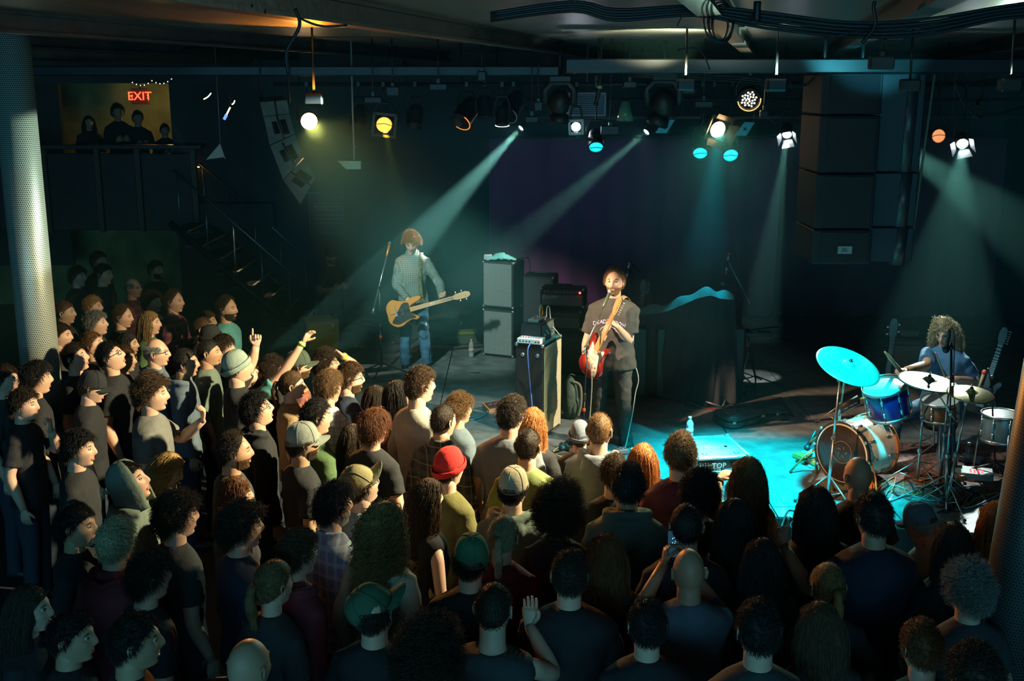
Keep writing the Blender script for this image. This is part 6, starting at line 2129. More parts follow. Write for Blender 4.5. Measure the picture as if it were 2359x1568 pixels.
# backpack behind the cabinet
q = fl(1312, 962)
o = thing('backpack', 'dark green backpack leaning behind the wheat grilled cabinet', 'bag', q)
b = MB(); b.ball((0, 0, .22), (.09, .12, .24), 16, 12); b.ball((.05, -.02, .13), (.06, .10, .13), 12, 8)
bo = b.build('pack', mat('pack_green', (.05, .08, .06), .8, bump=.8, bscale=20, var=.4, vscale=10), o)
b = MB(); b.tube(catmull([(.02, -.08, .42), (.10, -.10, .38), (.11, -.12, .2), (.08, -.12, .05)], 5), .008, 6, ry=.02); b.build('strap', mat('pack_strap', (.16, .17, .12), .7), o)
b = MB(); b.tube(catmull([(-.02, -.05, .45), (.0, -.06, .50), (.05, -.05, .48)], 4), .008, 6); b.build('handle', BLACK, o)

# pedals on the floor
def pedal(px, py, rz, m, label, w=.075, l=.12, sw=True, z=0):
    o = thing('effects_pedal', label, 'pedal', fl(px, py) + V((0, 0, z)), rz)
    b = MB(); b.box((0, 0, .025), (w, l, .045), .006); b.build('box', m, o)
    b = MB(); b.lathe([(.010, 0), (.010, .010), (0, .012)], (0, -l * .25, .047), n=8); b.build('switch', CHR, o)
    for sx in (-1, 1):
        b = MB(); b.lathe([(.009, 0), (.008, .014), (0, .014)], (sx * w * .25, l * .28, .047), n=8); b.build('knob', BLACK, o)
    return o


pedal(1432, 1052, .3, mat('pedal_red', (.75, .10, .09), .4), 'red and white effects pedal by the singer\'s shoe', .11, .10, z=.04)
bd = thing('pedalboard', 'silver pedalboard under the red pedal at the singer\'s feet', 'pedalboard', fl(1428, 1060))
b = MB(); b.box((0, 0, .018), (.34, .26, .03), .006); b.build('board', mat('board_metal', (.35, .40, .40), .3, .7), bd)
pedal(1398, 1058, .1, mat('pedal_teal', (.08, .35, .38), .4), 'teal effects pedal left on the silver pedalboard', z=.035)
pedal(1322, 1022, -.5, mat('pedal_black', (.03, .03, .035), .4), 'black effects pedal next to the cabinet corner', .12, .14)
pedal(1300, 1034, .2, mat('pedal_blue', (.05, .20, .32), .4), 'blue effects pedal among coiled leads by the cabinet', .08, .12)
pedal(1344, 1034, .5, mat('pedal_silver', (.4, .42, .42), .35, .5), 'silver effects pedal beside the blue grey beanie', .09, .12)
cord([fl(1290, 1030) + V((0, 0, .01)), fl(1275, 1045) + V((0, 0, .02)), fl(1300, 1058) + V((0, 0, .02)), fl(1330, 1045) + V((0, 0, .01)), fl(1350, 1010) + V((0, 0, .01)), fl(1390, 1000) + V((0, 0, .01))], 'pale lead coiled around the small pedals', .006, WIRE)
cord([MS @ V((-.18, .0, .95)), MS @ V((-.24, -.02, .75)), MS @ V((-.22, .0, .6)), MS @ V((-.2, .05, .35)), MS @ V((-.15, .2, .01)), MS @ V((.0, .3, .01))], 'white guitar lead hanging down the leg of the singer', .006, WIRE)
cord([V((bs.x, bs.y, bs.z))] * 0 + [tp + V((.0, -.02, 0)), tp + V((.05, -.02, -.3)), tp + V((.03, 0, -.8)), V((tp.x + .02, tp.y, STZ + .3)), V((tp.x - .02, tp.y - .05, STZ + .01)), V((tp.x + .25, tp.y - .2, STZ + .01))], 'pale microphone lead dangling along the front stand', .006, WIRE)

# wooden edged tone unit with teal cable
q = fl(1148, 942)
o = thing('drum_machine', 'small wooden edged effects unit with red knobs on the stage floor', 'effects unit', q, .55)
b = MB(); b.add([(-.16, -.07, .0), (.16, -.07, .0), (.16, .07, .0), (-.16, .07, .0), (-.16, -.07, .035), (.16, -.07, .035), (.16, .07, .075), (-.16, .07, .075)], [(3, 2, 1, 0), (4, 5, 6, 7), (0, 1, 5, 4), (1, 2, 6, 5), (2, 3, 7, 6), (3, 0, 4, 7)], False); b.build('box', mat('unit_wood', (.45, .22, .08), .4), o)
b = MB(); b.add([(-.145, -.06, .040), (.145, -.06, .040), (.145, .062, .076), (-.145, .062, .076)], [(0, 1, 2, 3)], False); b.build('panel', mat('unit_panel', (.03, .03, .03), .4), o)
for k in range(8):
    b = MB(); b.lathe([(.008, 0), (.007, .012), (0, .012)], (-.12 + k * .034, .0 + .02 * (k % 2), .060), (0, -.25, 1), 8); b.build('knob', mat('knob_red', (.7, .08, .05), .4), o)
cord([q + V((.12, .06, .03)), fl(1180, 920) + V((0, 0, .01)), fl(1200, 905) + V((0, 0, .01)), fl(1225, 900) + V((0, 0, .01)), fl(1246, 915) + V((0, 0, .01))], 'teal cable from the wooden unit to the front cabinet', .008, mat('lead_teal', (.04, .30, .34), .4))
cord([q + V((-.1, -.06, .02)), fl(1115, 958) + V((0, 0, .01)), fl(1090, 968) + V((0, 0, .01)), fl(1050, 966) + V((0, 0, .01)), fl(1000, 950) + V((0, 0, .01))], 'teal cable curling left across the stage floor', .008, mat('lead_teal', (.04, .30, .34), .4))

# draped gear
YD = 12.3
top = [(1432, 716), (1470, 723), (1510, 722), (1550, 712), (1590, 694), (1634, 681), (1662, 688), (1692, 690)]
bot = [(1405, 872), (1440, 890), (1480, 902), (1520, 912), (1560, 920), (1600, 926), (1650, 930), (1700, 925)]
o = thing('draped_gear', 'large black cloth draped over equipment behind the singer, top edge lit cyan', 'covered equipment', (at_y(1560, 800, YD).x, YD, STZ))
rows = []
Tp = catmull([at_y(x, y, YD + .1 * math.sin(i)) for i, (x, y) in enumerate(top)], 6)
Bt = catmull([at_z(x, y, STZ + .02) for x, y in bot], 6)
nn = len(Tp)
for i in range(15):
    t = i / 14
    row = []
    for j in range(nn):
        p = Tp[j].lerp(Bt[j], t)
        fold = .035 * math.sin(j * .9 + t * 3.5) + .02 * math.sin(j * 2.1 - t * 2)
        sag = -.12 * math.sin(t * PI) * .3
        p = p + V((.3 * fold, -abs(fold) * (t ** .6) * 1.5 - sag * 0, 0)) - o.location
        row.append(p)
    rows.append(row)
backr = []
for i in range(6):
    t = i / 5
    backr.append([(Tp[j] + V((.05 * t, .42 * t, (.055 * math.sin(t * PI * .8) + .02 * math.sin(j * .7)) * (1 if t > 0 else 0) - .03 * t))) - o.location for j in range(nn)])
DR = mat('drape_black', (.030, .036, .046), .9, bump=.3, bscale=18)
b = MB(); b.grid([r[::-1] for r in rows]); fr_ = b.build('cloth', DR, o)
b = MB(); b.grid(backr); b.grid([[p + V((0, 0, 0)) for p in backr[-1]], [V((p.x, p.y + .05, .02)) for p in backr[-1]]]); b.build('cloth_top', mat('drape_top_cyan_lit', (.13, .26, .28), .8), o)  # cyan light on the black cloth's top put into its colour
for x in (-.55, .0, .55):
    b = MB(); b.box((x, .22, .42), (.45, .34, .8), .02); b.build('case', BLACK, o)
lampobj('drape_top_light', 'SPOT', (2.6, 14.3, 3.6), (2.1, 12.4, 1.7), 450, CY, .05, 16, .6)

# guitar case on the floor
gc0 = fl(1712, 972)
o = thing('guitar_case', 'closed black guitar case lying on the stage floor, neck end to the right', 'guitar case', gc0, .32)
oc = [(-.36, -.10), (-.30, -.17), (-.18, -.185), (-.06, -.14), (.05, -.125), (.14, -.09), (.22, -.055), (.42, -.055), (.50, -.085), (.60, -.08), (.62, 0), (.60, .08), (.50, .085), (.42, .055), (.22, .055), (.14, .09), (.05, .125), (-.06, .14), (-.18, .185), (-.30, .17), (-.36, .10)]
pts = [(p.x * .82, p.y * 1.1) for p in catmull([(a, c_, 0) for a, c_ in oc], 4, True)]
CASEM = mat('case_shell', (.06, .065, .065), .35, bump=.3, bscale=60)
b = MB(); b.prism(pts, 0.004, .065, .012); b.build('lower_shell', CASEM, o)
b = MB(); b.prism([(x * 1.0, y * 1.0) for x, y in pts], .070, .115, .018); b.build('lid', CASEM, o)
b = MB(); b.prism([(x * .62 - .03, y * .62) for x, y in pts if x < .12], .114, .122, .003); b.build('raised_panel', mat('case_panel', (.10, .11, .10), .35), o)
for x in (-.22, .0, .2, .38):
    b = MB(); b.box((x, -.20 + .11 * (x > -.1) + .03 * (x > .1), .068), (.04, .012, .03), .003); b.build('latch', CHR, o)
b = MB(); b.prism([(.022 * math.cos(a) - .2, .03 * math.sin(a) - .02) for a in [2 * PI * k / 12 for k in range(12)]], .121, .124); b.build('sticker', mat('sticker_red', (.6, .15, .1), .5), o)

# flight case
zc = STZ + .46
TL, TR, BR, BL = at_z(1567, 1004, zc), at_z(1688, 1007, zc), at_z(1712, 1046, zc), at_z(1592, 1062, zc)
ex_ = ((TR - TL) + (BR - BL)) / 2; ang = math.atan2(ex_.y, ex_.x)
W_ = ex_.length; D_ = ((TL - BL).length + (TR - BR).length) / 2 * .97
ct = (TL + TR + BR + BL) / 4
fcse = thing('flight_case', 'scuffed road case with stickers and metal edges at the front of the stage', 'flight case', V((ct.x, ct.y, STZ)), ang)
SCUF = mat('case_scuffed', (.22, .30, .32), .4, bump=.6, bscale=30, var=.8, vscale=11)
b = MB(); b.box((0, 0, .23), (W_ - .01, D_ - .01, .455), .004); b.build('box', SCUF, fcse)
EDG = mat('case_edge', (.62, .64, .64), .3, .7)
for sx in (-1, 1):
    b = MB(); b.box((sx * W_ / 2, 0, .455), (.035, D_, .022), .004); b.build('edge_strip', EDG, fcse)
    b = MB(); b.box((0, sx * D_ / 2, .455), (W_, .035, .022), .004); b.build('edge_strip', EDG, fcse)
    b = MB(); b.box((0, -D_ / 2 - .004, .33 if sx > 0 else .06), (W_, .01, .025), .002); b.build('edge_strip', EDG, fcse)
    for sy in (-1, 1):
        b = MB(); b.box((sx * W_ / 2, sy * D_ / 2, .23), (.03, .03, .45), .004); b.build('edge_strip', EDG, fcse)
        b = MB(); b.ball((sx * W_ / 2, sy * D_ / 2, .46), (.035, .035, .022), 10, 6); b.build('ball_corner', CHR, fcse)
for (x, y, w, d, c, nm_) in ((-.02, .20, .10, .045, (.75, .65, .35), 'a'), (.04, .02, .20, .10, (.85, .8, .85), 'b'), (.0, -.12, .07, .04, (.8, .85, .9), 'c'), (-.16, .03, .08, .06, (.25, .6, .65), 'd'), (.17, -.09, .05, .06, (.85, .9, .95), 'e'), (.14, .0, .06, .04, (.8, .85, .9), 'f')):
    b = MB(); b.box((x, y, .4575), (w, d, .002)); st_ = b.build('sticker', mat('sticker_' + nm_, c, .5), fcse)
    if nm_ == 'b':
        b = MB()
        for k in range(9): b.box((x - .07 + k * .016, y + .015 - .03 * (k % 2 > 0), .4592), (.010, .012, .0015))
        b.build('print', mat('sticker_ink', (.6, .05, .12), .5), st_)
for (x, y) in ((-.12, -.17), (.16, -.17), (.16, .14), (-.17, .15)):
    b = MB(); b.lathe([(.026, 0), (.026, .006), (.018, .010), (0, .010)], (x, y, .457), n=14); b.build('dish', mat('dish_metal', (.35, .4, .4), .3, .7), fcse)
ctext('TOP', .065, (-.03, -D_ / 2 - .010, .39), Matrix.Rotation(PI / 2, 3, 'X'), mat('stencil_white', (.45, .47, .45), .6), 'lettering', fcse, .001)
b = MB()
for i in range(4):
    for j in range(3): b.ball((-.19 + i * .022, -D_ / 2 - .006, .37 + j * .022), (.007, .004, .007), 6, 4)
vt = b.build('rivet', CHR, fcse)
b = MB(); b.box((.10, -D_ / 2 - .008, .20), (.11, .02, .09), .004); b.build('handle', BLACK, fcse)


def bottle(P, label, h=.21, r=.032, cap=(.85, .9, .95), body=(.75, .9, .95), lab=(.55, .8, .9), liquid=None):
    o = thing('water_bottle', label, 'bottle', P)
    pr = [(r * .8, 0), (r, .008), (r, h * .14), (r * .94, h * .17), (r, h * .20), (r * .94, h * .24), (r, h * .28), (r, h * .5), (r * .92, h * .54), (r, h * .60), (r * .95, h * .72), (r * .55, h * .84), (r * .38, h * .88), (r * .38, h * .93)]
    b = MB(); b.lathe(pr, n=18); b.build('bottle_body', mat('bottle_' + '%02d' % int(body[0] * 99), body, .12, trans=.55), o)
    b = MB(); b.lathe([(r * .46, h * .92), (r * .46, h), (0, h)], n=14); b.build('cap', mat('cap_%02d%02d' % (int(cap[0] * 99), int(cap[1] * 99)), cap, .4), o)
    b = MB(); b.lathe([(r * 1.02, h * .30), (r * 1.02, h * .5)], n=18); b.build('label_band', mat('label_%02d' % int(lab[0] * 99), lab, .5), o)
    return o


bt = at_z(1588, 1010, zc + .006)
bottle(bt + V((.0, 0.0, 0)), 'clear water bottle standing on the flight case', .20)
bottle(fl(1086, 822), 'small sports bottle with an orange cap near the tall stack', .24, .036, (.9, .25, .05), (.6, .62, .6), (.5, .3, .25))
bottle(fl(2228, 1068), 'water bottle on the floor right of the drum kit', .21, .032, (.4, .4, .4), (.2, .25, .25), (.2, .22, .2))

# equipment case with yellow green light put into its colour, and a green tray
q = fl(745, 806)
o = thing('equipment_case', 'yellow green lit equipment case in front of the left wall', 'case', q, .42)
b = MB(); b.box((0, .2, .20), (.42, .4, .39), .01); b.build('box', mat('case_yellow_green_lit', (.30, .30, .02), .6, var=.2, vscale=12), o)
for (x, z, w, h_) in ((-.21, .2, .03, .40), (.21, .2, .03, .40), (0, .395, .43, .025), (0, .012, .43, .025)):
    b = MB(); b.box((x, .0, z), (w, .02, h_), .003); b.build('edge_strip', mat('case_rim', (.16, .18, .14), .5), o)
b = MB(); b.box((.14, -.012, .33), (.03, .01, .05), .003); b.build('latch', CHR, o)
lampobj('olive_case_light', 'SPOT', q + V((.9, -2.4, 2.6)), q + V((0, 0, .2)), 18, (.9, 1, .3), .03, 12, .5)
q = fl(1062, 790)
o = thing('storage_tray', 'open green sided tray of clutter behind the bass player', 'tray', q, .12)
b = MB(); b.box((0, .1, .02), (.55, .4, .03), .004)
for (x, y, w, d) in ((-.27, .1, .02, .4), (.27, .1, .02, .4), (0, -.1, .55, .02), (0, .3, .55, .02)): b.box((x, y, .07), (w, d, .12), .004)
b.build('tray_body', mat('tray_dark', (.05, .07, .05), .6), o)
b = MB(); b.box((.08, .08, .13), (.26, .2, .05), .02); b.build('folded_cloth', mat('cloth_olive_tray', (.14, .15, .03), .9), o)
cabinet(fl(1020, 800) + V((0, .5, .012)), .5, .3, .22, .2, 'low dark amplifier behind the storage tray', mat('case_front', (.02, .025, .03), .6), 'low_amplifier', cat='amplifier')
# scattered small things at the left of the stage
for i, (x, y, w, lab) in enumerate(((822, 800, .16, 'small pale folded paper on the floor left of the bass stand'), (850, 770, .05, 'tiny white tag on the floor at the left of the stage'), (905, 790, .04, 'tiny pale scrap behind the bass player'), (990, 800, .12, 'crumpled white cloth scrap right of the bass player'))):
    b = MB(); b.grid([[V((w * (j / 5 - .5), w * .5 * (k / 4 - .5), .012 + .012 * math.sin(j * 2.3 + k * 1.7 + i))) for j in range(6)] for k in range(5)])
    s_ = b.build('paper_scrap', mat('paper_grey', (.30, .36, .36), .8)); s_.location = fl(x, y); tag(s_, lab, 'scrap')
    sd = s_.modifiers.new('t', 'SOLIDIFY'); sd.thickness = .002

# hanging microphones behind, and the mast of clutter
mp = at_y(1447, 620, 12.6)
TAPEW = mat('tape_white', (.42, .45, .45), .5)
def tape_mic(o, a, b_, base):
    """slim stick microphone with bands of tape between two world points"""
    n = 6
    mk = None
    for i in range(n):
        p, q_ = a.lerp(b_, i / n), a.lerp(b_, (i + 1) / n)
        bb = MB(); bb.bar(p - base, q_ - base, .011, 8)
        m = [mat('tape_orange', (.7, .2, .05), .5), TAPEW, BLACK, BLACK, TAPEW, mat('tape_red', (.75, .08, .03), .5)][i]
        if mk is None: mk = bb.build('microphone', m, o)
        else: bb.build('tape_band', m, mk)


bs = V((mp.x + .05, 12.9, STZ))
o = mic_stand(bs, V((bs.x, 12.9, 1.9)), V((bs.x + .12, 12.95, 1.85)), at_y(1446, 592, 12.6), 'dark microphone stand half hidden behind the head of the singer', mic=False)
tape_mic(o, at_y(1450, 604, 12.6), at_y(1443, 642, 12.6), bs)
bs = fl(1702, 880)
YM = bs.y
o = mic_stand(bs, at_y(1708, 690, YM), at_y(1729, 700, YM), at_y(1678, 604, YM), 'tall microphone stand with a cyan lit boom beside the draped gear', mic=False, boomm=mat('boom_cyan_lit', (.30, .40, .42), .3, .6))  # cyan light on the boom put into its colour
tape_mic(o, at_y(1679, 582, YM), at_y(1672, 632, YM), bs)
b = MB(); b.tube([at_y(x, y, YM) - bs for x, y in ((1678, 582), (1684, 577), (1692, 582), (1696, 600), (1700, 680))], .004, 5); b.build('lead', CAB, o)
mic_into(o, at_y(1668, 655, YM) - bs, (-1, -.2, .3), BLACK, mat('mic_blue', (.2, .3, .36), .4, .4))
bs = fl(1740, 892)
o = mic_stand(bs, at_y(1722, 760, bs.y), at_y(1795, 752, bs.y), at_y(1700, 762, bs.y), 'low dark stand with a keyboard shelf right of the draped gear', mic=False, weight=False)
b = MB(); b.box(at_y(1735, 768, bs.y) - bs, (.42, .16, .05), .01); b.build('shelf', mat('shelf_dark', (.07, .10, .10), .5), o)
b = MB(); b.box(at_y(1697, 770, bs.y - .05) - bs, (.07, .03, .02), .003, rotz(.2)); b.build('marker', mat('marker_yellow', (.8, .45, .03), .5), o)
for (x, y, c) in ((1770, 772, (.30, .33, .34)), (1738, 768, (.25, .30, .32)), (1690, 800, (.3, .34, .36)), (1722, 792, (.28, .32, .32))):
    b = MB(); b.box(at_y(x, y, bs.y - .03) - bs, (.05, .03, .06), .004, rotz(.5)); b.build('tag', mat('tag_%d' % x, c, .5), o)
for (x0, y0, x1, y1, lab) in ((1725, 812, 1702, 870, 'short chrome stand tube leaning among the floor clutter'), (1640, 862, 1655, 882, 'short dark rod standing in the floor clutter')):
    bs = fl(x1, y1 + 25)
    o = thing('stand_base', lab, 'stand', bs)
    b = MB(); b.bar((0, 0, .05), at_y(x0, y0, bs.y) - bs, .010, 8); b.build('tube', CHR, o)
    tripod_into(o, (0, 0, 0), .22, .2, CHR, .5)
rs = random.Random(11)
for i in range(16):
    x = 1590 + rs.random() * 200; y = 895 + rs.random() * 45
    P = fl(x, y)
    o = thing('hardware_piece', 'small dark piece of stand hardware on the floor behind the guitar case', 'hardware', P, rs.random() * 3, 'loose hardware behind the guitar case')
    L = .06 + rs.random() * .16
    b = MB(); b.bar((-L / 2, 0, .015), (L / 2, 0, .015 + rs.random() * .08), .011, 6); b.build('tube', mat('hw_%d' % (i % 3), [(.10, .14, .14), (.25, .3, .3), (.05, .08, .09)][i % 3], .35, .5), o)
    b = MB(); b.box((L / 2, 0, .03), (.04, .03, .04), .006); b.build('clamp', BLACKM, o)
# red edged rug below the clutter
rg = [fl(1540, 915), fl(1640, 905), fl(1800, 915), fl(1830, 960), fl(1700, 945), fl(1600, 936)]
b = MB(); b.prism([(p.x, p.y) for p in rg], STZ + .001, STZ + .008)
tag(b.build('rug', mat('rug_black', (.05, .045, .05), .9, var=.3)), 'dark rug with a red edge under the floor clutter behind the guitar case', 'rug')
b = MB(); b.tube([fl(x, y) + V((0, 0, .008)) for x, y in ((1490, 920), (1540, 926), (1600, 938), (1690, 948))], .012, 6, ry=.006)
tag(b.build('tape_strip', mat('tape_darkred', (.35, .03, .03), .6)), 'dark red strip along the foot of the draped cloth', 'tape')
# guitar on a stand behind
g3 = guitar('electric_guitar', 'dark electric guitar on a stand behind the draped gear, only its neck showing', 'guitar', at_y(1470, 770, 13.2), (.10, .05, 1), (-.2, -1, 0), STRAT, mat('gtr_black', (.03, .03, .03), .3), mat('guard_black', (.02, .02, .02), .3), GUARD, .42, neck_m=mat('neck_dark', (.07, .075, .06), .4))

# ------------------------------------------------------------------ drum kit
BLUE = mat('shell_blue', (.02, .03, .22), .25, coat=.5)
PEARL = mat('shell_pearl', (.72, .78, .68), .22, coat=.6, var=.25, vscale=7)
WOODS = mat('shell_wood', (.30, .10, .03), .35, var=.4, vscale=14, stretch=(1, 1, 6))
SKINH = mat('drum_skin', (.55, .60, .60), .45)
BRASS = mat('cymbal_brass', (.62, .52, .28), .28, .75, bump=.15, bscale=60)


def drum(P, axis, r, h, shell, label, head=SKINH, lugs=8, hoop=CHR, name='drum', rot=0.0, bottom=None):
    """P: middle of the top head"""
    a = V(axis).normalized()
    o = thing(name, label, 'drum', P)
    o.rotation_euler = V((0, 0, 1)).rotation_difference(a).to_euler()
    b = MB(); b.lathe([(r * .97, -h + .01), (r * .985, -h + .02), (r * .985, -.02), (r * .97, -.01)], n=40); b.build('shell', shell, o)
    b = MB(); b.lathe([(0, .0), (r * .93, 0), (r * .97, -.006)], n=40); b.build('drum_head', head, o)
    b = MB(); b.lathe([(0, -h), (r * .93, -h), (r * .97, -h + .006)], n=40); b.build('drum_head', bottom or head, o)
    for z in (0.004, -h - .004):
        b = MB(); b.tube([(r * 1.02 * math.cos(t), r * 1.02 * math.sin(t), z - (.008 if z > 0 else -.008)) for t in [2 * PI * k / 40 for k in range(41)]], .005, 6, ry=.016, up=(0, 0, 1)); b.build('hoop', hoop, o)
    for k in range(lugs):
        t = rot + 2 * PI * k / lugs
        c, s_ = math.cos(t), math.sin(t)
        b = MB(); b.bar((c * r * 1.04, s_ * r * 1.04, -.01), (c * r * 1.04, s_ * r * 1.04, -h + .01), .0035, 5)
        b.box((c * r * 1.01, s_ * r * 1.01, -h * .28), (.022, .022, .05), .006, rotz(t)); b.box((c * r * 1.01, s_ * r * 1.01, -h * .72), (.022, .022, .05), .006, rotz(t))
        b.build('lug', CHR, o)
    return o


def cymbal(P, axis, r, label, m=BRASS, bell=.15):
    o = thing('cymbal', label, 'cymbal', P)
    o.rotation_euler = V((0, 0, 1)).rotation_difference(V(axis).normalized()).to_euler()
    pr = [(.008, .030), (r * .10, .028), (r * .17, .010), (r * .20, 0)] + [(r * (.2 + .8 * t), -.022 * t * t) for t in (.15, .3, .45, .6, .75, .9, 1)]
    pr = pr + [(x, z - .0025) for x, z in pr[::-1]]
    b = MB(); b.lathe(pr[::-1], n=56); b.build('plate', m, o)
    b = MB(); b.lathe([(.012, .028), (.016, .034), (.010, .046), (0, .048)], n=10); b.build('felt', BLACK, o)
    b = MB(); b.lathe([(.004, .04), (.004, .07)], n=6); b.lathe([(.013, .056), (.013, .062), (0, .064)], n=6); b.build('wing_nut', CHR, o)
    return o


def cym_stand(base, top, label, joint=None, a0=.4, r=.28, m=CHR):
    base, top = V(base), V(top)
    o = thing('cymbal_stand', label, 'stand', base)
    j = V(joint) if joint is not None else top
    b = MB(); b.bar((0, 0, .06), (j - base) * .55, .0135, 8); b.bar((j - base) * .5, j - base, .0095, 8)
    b.build('pole', m, o)
    if joint is not None:
        d = (top - j)
        b = MB(); b.bar(j - base - d * .25, top - base, .007, 8); b.build('boom', m, o)
    b = MB(); b.ball(j - base, .022, 8, 6); b.box((j - base) * .52, (.04, .035, .04), .008); b.build('clamp', m, o)
    for k in range(3):
        a = a0 + k * 2 * PI / 3
        for dz in (.24, .20):
            b = MB(); b.bar((0, 0, dz), (math.cos(a) * r, math.sin(a) * r, .012), .006, 6)
            b.bar((0, 0, .06), (math.cos(a) * r * .5, math.sin(a) * r * .5, .12), .004, 5)
            if dz == .24: lg = b.build('leg', m, o)
        b = MB(); b.ball((math.cos(a) * r, math.sin(a) * r, .016), .016, 6, 4); b.build('rubber_foot', BLACK, lg)
    return o


# bass drum
KF = V((-.79, -.62, 0)).normalized()
BC = at_z(1938, 1044, STZ + .29)
RB = .275
kick = thing('bass_drum', 'large pearl bass drum with a dark front head and port ring', 'drum', BC)
q = V((0, 0, 1)).rotation_difference(KF).to_matrix().to_4x4()
LB = .46
b = MB(); b.M = q; b.lathe([(RB * .97, -LB), (RB * .975, -LB + .01), (RB * .975, -.01), (RB * .97, 0)], n=56); b.build('shell', PEARL, kick)
b = MB(); b.M = q; b.lathe([(RB * .98, -.012), (RB * .93, .0), (.0, .004)], n=56); fh = b.build('front_head', mat('head_dark', (.030, .020, .016), .25), kick)
b = MB(); b.M = q; b.tube([(.10 * math.cos(t) + .02, .10 * math.sin(t) - .0, .008) for t in [2 * PI * k / 30 for k in range(31)]], .003, 5)
for k in range(5):
    b.tube([(.02 + .03 * math.cos(k * 1.26), .03 * math.sin(k * 1.26), .007), (.02 + .055 * math.cos(k * 1.26 + .5), .055 * math.sin(k * 1.26 + .5), .007)], .004, 4)
b.build('emblem', mat('emblem_gold', (.35, .22, .04), .4), fh)
b = MB(); b.M = q; b.lathe([(0, -LB), (RB * .97, -LB)], n=40); b.build('rear_head', SKINH, kick)
for z, m in ((.006, mat('hoop_dark', (.03, .025, .02), .35)), (-LB - .006, mat('hoop_orange', (.40, .16, .05), .35))):
    b = MB(); b.M = q; b.tube([(RB * 1.02 * math.cos(t), RB * 1.02 * math.sin(t), z - (.018 if z > 0 else -.018)) for t in [2 * PI * k / 56 for k in range(57)]], .007, 6, ry=.024, up=(0, 0, 1)); b.build('hoop', m, kick)
for k in range(10):
    t = .3 + 2 * PI * k / 10
    b = MB(); b.M = q; c, s_ = math.cos(t) * RB, math.sin(t) * RB
    b.box((c, s_, -.12), (.025, .025, .05), .008); b.box((c, s_, -LB + .12), (.025, .025, .05), .008)
    b.bar((c * 1.03, s_ * 1.03, .0), (c * 1.03, s_ * 1.03, -.12), .0035, 5); b.bar((c * 1.03, s_ * 1.03, -LB), (c * 1.03, s_ * 1.03, -LB + .12), .0035, 5)
    b.box((c * 1.05, s_ * 1.05, .004), (.03, .03, .016), .005)
    b.build('lug', CHR, kick)
for s_ in (1, -1):
    b = MB(); sd = V((.62, -.79, 0)) * s_
    b.tube([KF * -.08 + sd * RB * .85 + V((0, 0, .02)), KF * .02 + sd * (RB + .10) + V((0, 0, -.12)), KF * .10 + sd * (RB + .18) + V((0, 0, -.27))], .009, 8); sp_ = b.build('spur', mat('spur_orange_lit', (.55, .26, .08), .35, .5), kick)  # warm light on the spurs put into their orange colour
    b = MB(); b.ball(KF * .10 + sd * (RB + .18) + V((0, 0, -.275)), .016, 8, 6); b.build('rubber_foot', BLACK, sp_)

tom = drum(at_z(2037, 888, STZ + .92), (-.30, -.16, .94), .19, .27, BLUE, 'deep blue rack drum with a cyan lit head above the bass drum', rot=.3)
sn = drum(at_z(2166, 921, STZ + .68), (-.1, -.1, 1), .165, .17, WOODS, 'wooden snare drum in front of the knees of the drummer', name='snare_drum')
ft = drum(at_z(2309, 953, STZ + .58), (0, 0, 1), .175, .24, mat('shell_grey', (.22, .25, .25), .3, .4), 'grey floor drum at the far right of the kit', lugs=8, head=mat('skin_grey', (.20, .22, .21), .5))
for k in range(3):
    a = .5 + k * 2.094
    b = MB(); b.bar((.18 * math.cos(a), .18 * math.sin(a), -.16), (.2 * math.cos(a), .2 * math.sin(a), -.568), .008, 6); b.build('leg', CHR, ft)
for k in range(3):
    a = .2 + k * 2.094
    b = MB(); b.tube([(.15 * math.cos(a), .15 * math.sin(a), -.16), (.06 * math.cos(a), .06 * math.sin(a), -.24), (.05 * math.cos(a), .05 * math.sin(a), -.45), (.26 * math.cos(a), .26 * math.sin(a), -.665)], .008, 6); b.build('leg', CHR, sn)
b = MB(); dn = (at_z(2075, 985, STZ + .56)); b.bar(V((-.02, 0.05, -.27)), tom.matrix_world.inverted() @ dn if False else V((.10, .05, -.44)), .011, 8); b.build('tom_mount', CHR, tom)

CYC = mat('cymbal_pale', (.50, .52, .44), .34, .85, bump=.15, bscale=60)
c1 = at_z(1956, 838, STZ + 1.22)
cymbal(c1, (.22, -.36, .90), .275, 'large tilted cymbal glowing cyan at the left of the drum kit', CYC)
j1 = c1 + V((-.07, .0, -.12))
cym_stand(V((c1.x - .10, c1.y + .02, STZ)), c1 + V((0, 0, .0)), 'chrome stand of the large cyan lit cymbal', j1, a0=1.1)
c2 = at_z(2140, 874, STZ + 1.02)
cymbal(c2, (.10, -.10, 1), .26, 'thin pale cymbal in the middle of the kit, in front of the drummer', mat('cymbal_mid', (.22, .21, .15), .45, .7))
cym_stand(V((c2.x + .14, c2.y - .22, STZ)), c2, 'chrome stand of the thin middle cymbal', c2 + V((.14, -.18, -.25)), a0=.2)
c3 = at_z(2237, 902, STZ + 1.0)
cymbal(c3, (.02, -.16, 1), .19, 'golden cymbal at the right of the drummer, spike on top', BRASS)
cym_stand(V((c3.x - .16, c3.y - .1, STZ)), c3, 'chrome stand of the golden right hand cymbal', c3 + V((-.03, .0, -.10)), a0=.7)
c4 = at_z(2186, 892, STZ + .90)
cymbal(c4, (.0, -.05, 1), .105, 'small cyan lit hi-hat cymbal behind the middle stand', CYC)
cym_stand(V((c4.x, c4.y, STZ)), c4, 'thin hi-hat stand between the snare and golden cymbal', a0=.0, r=.22)
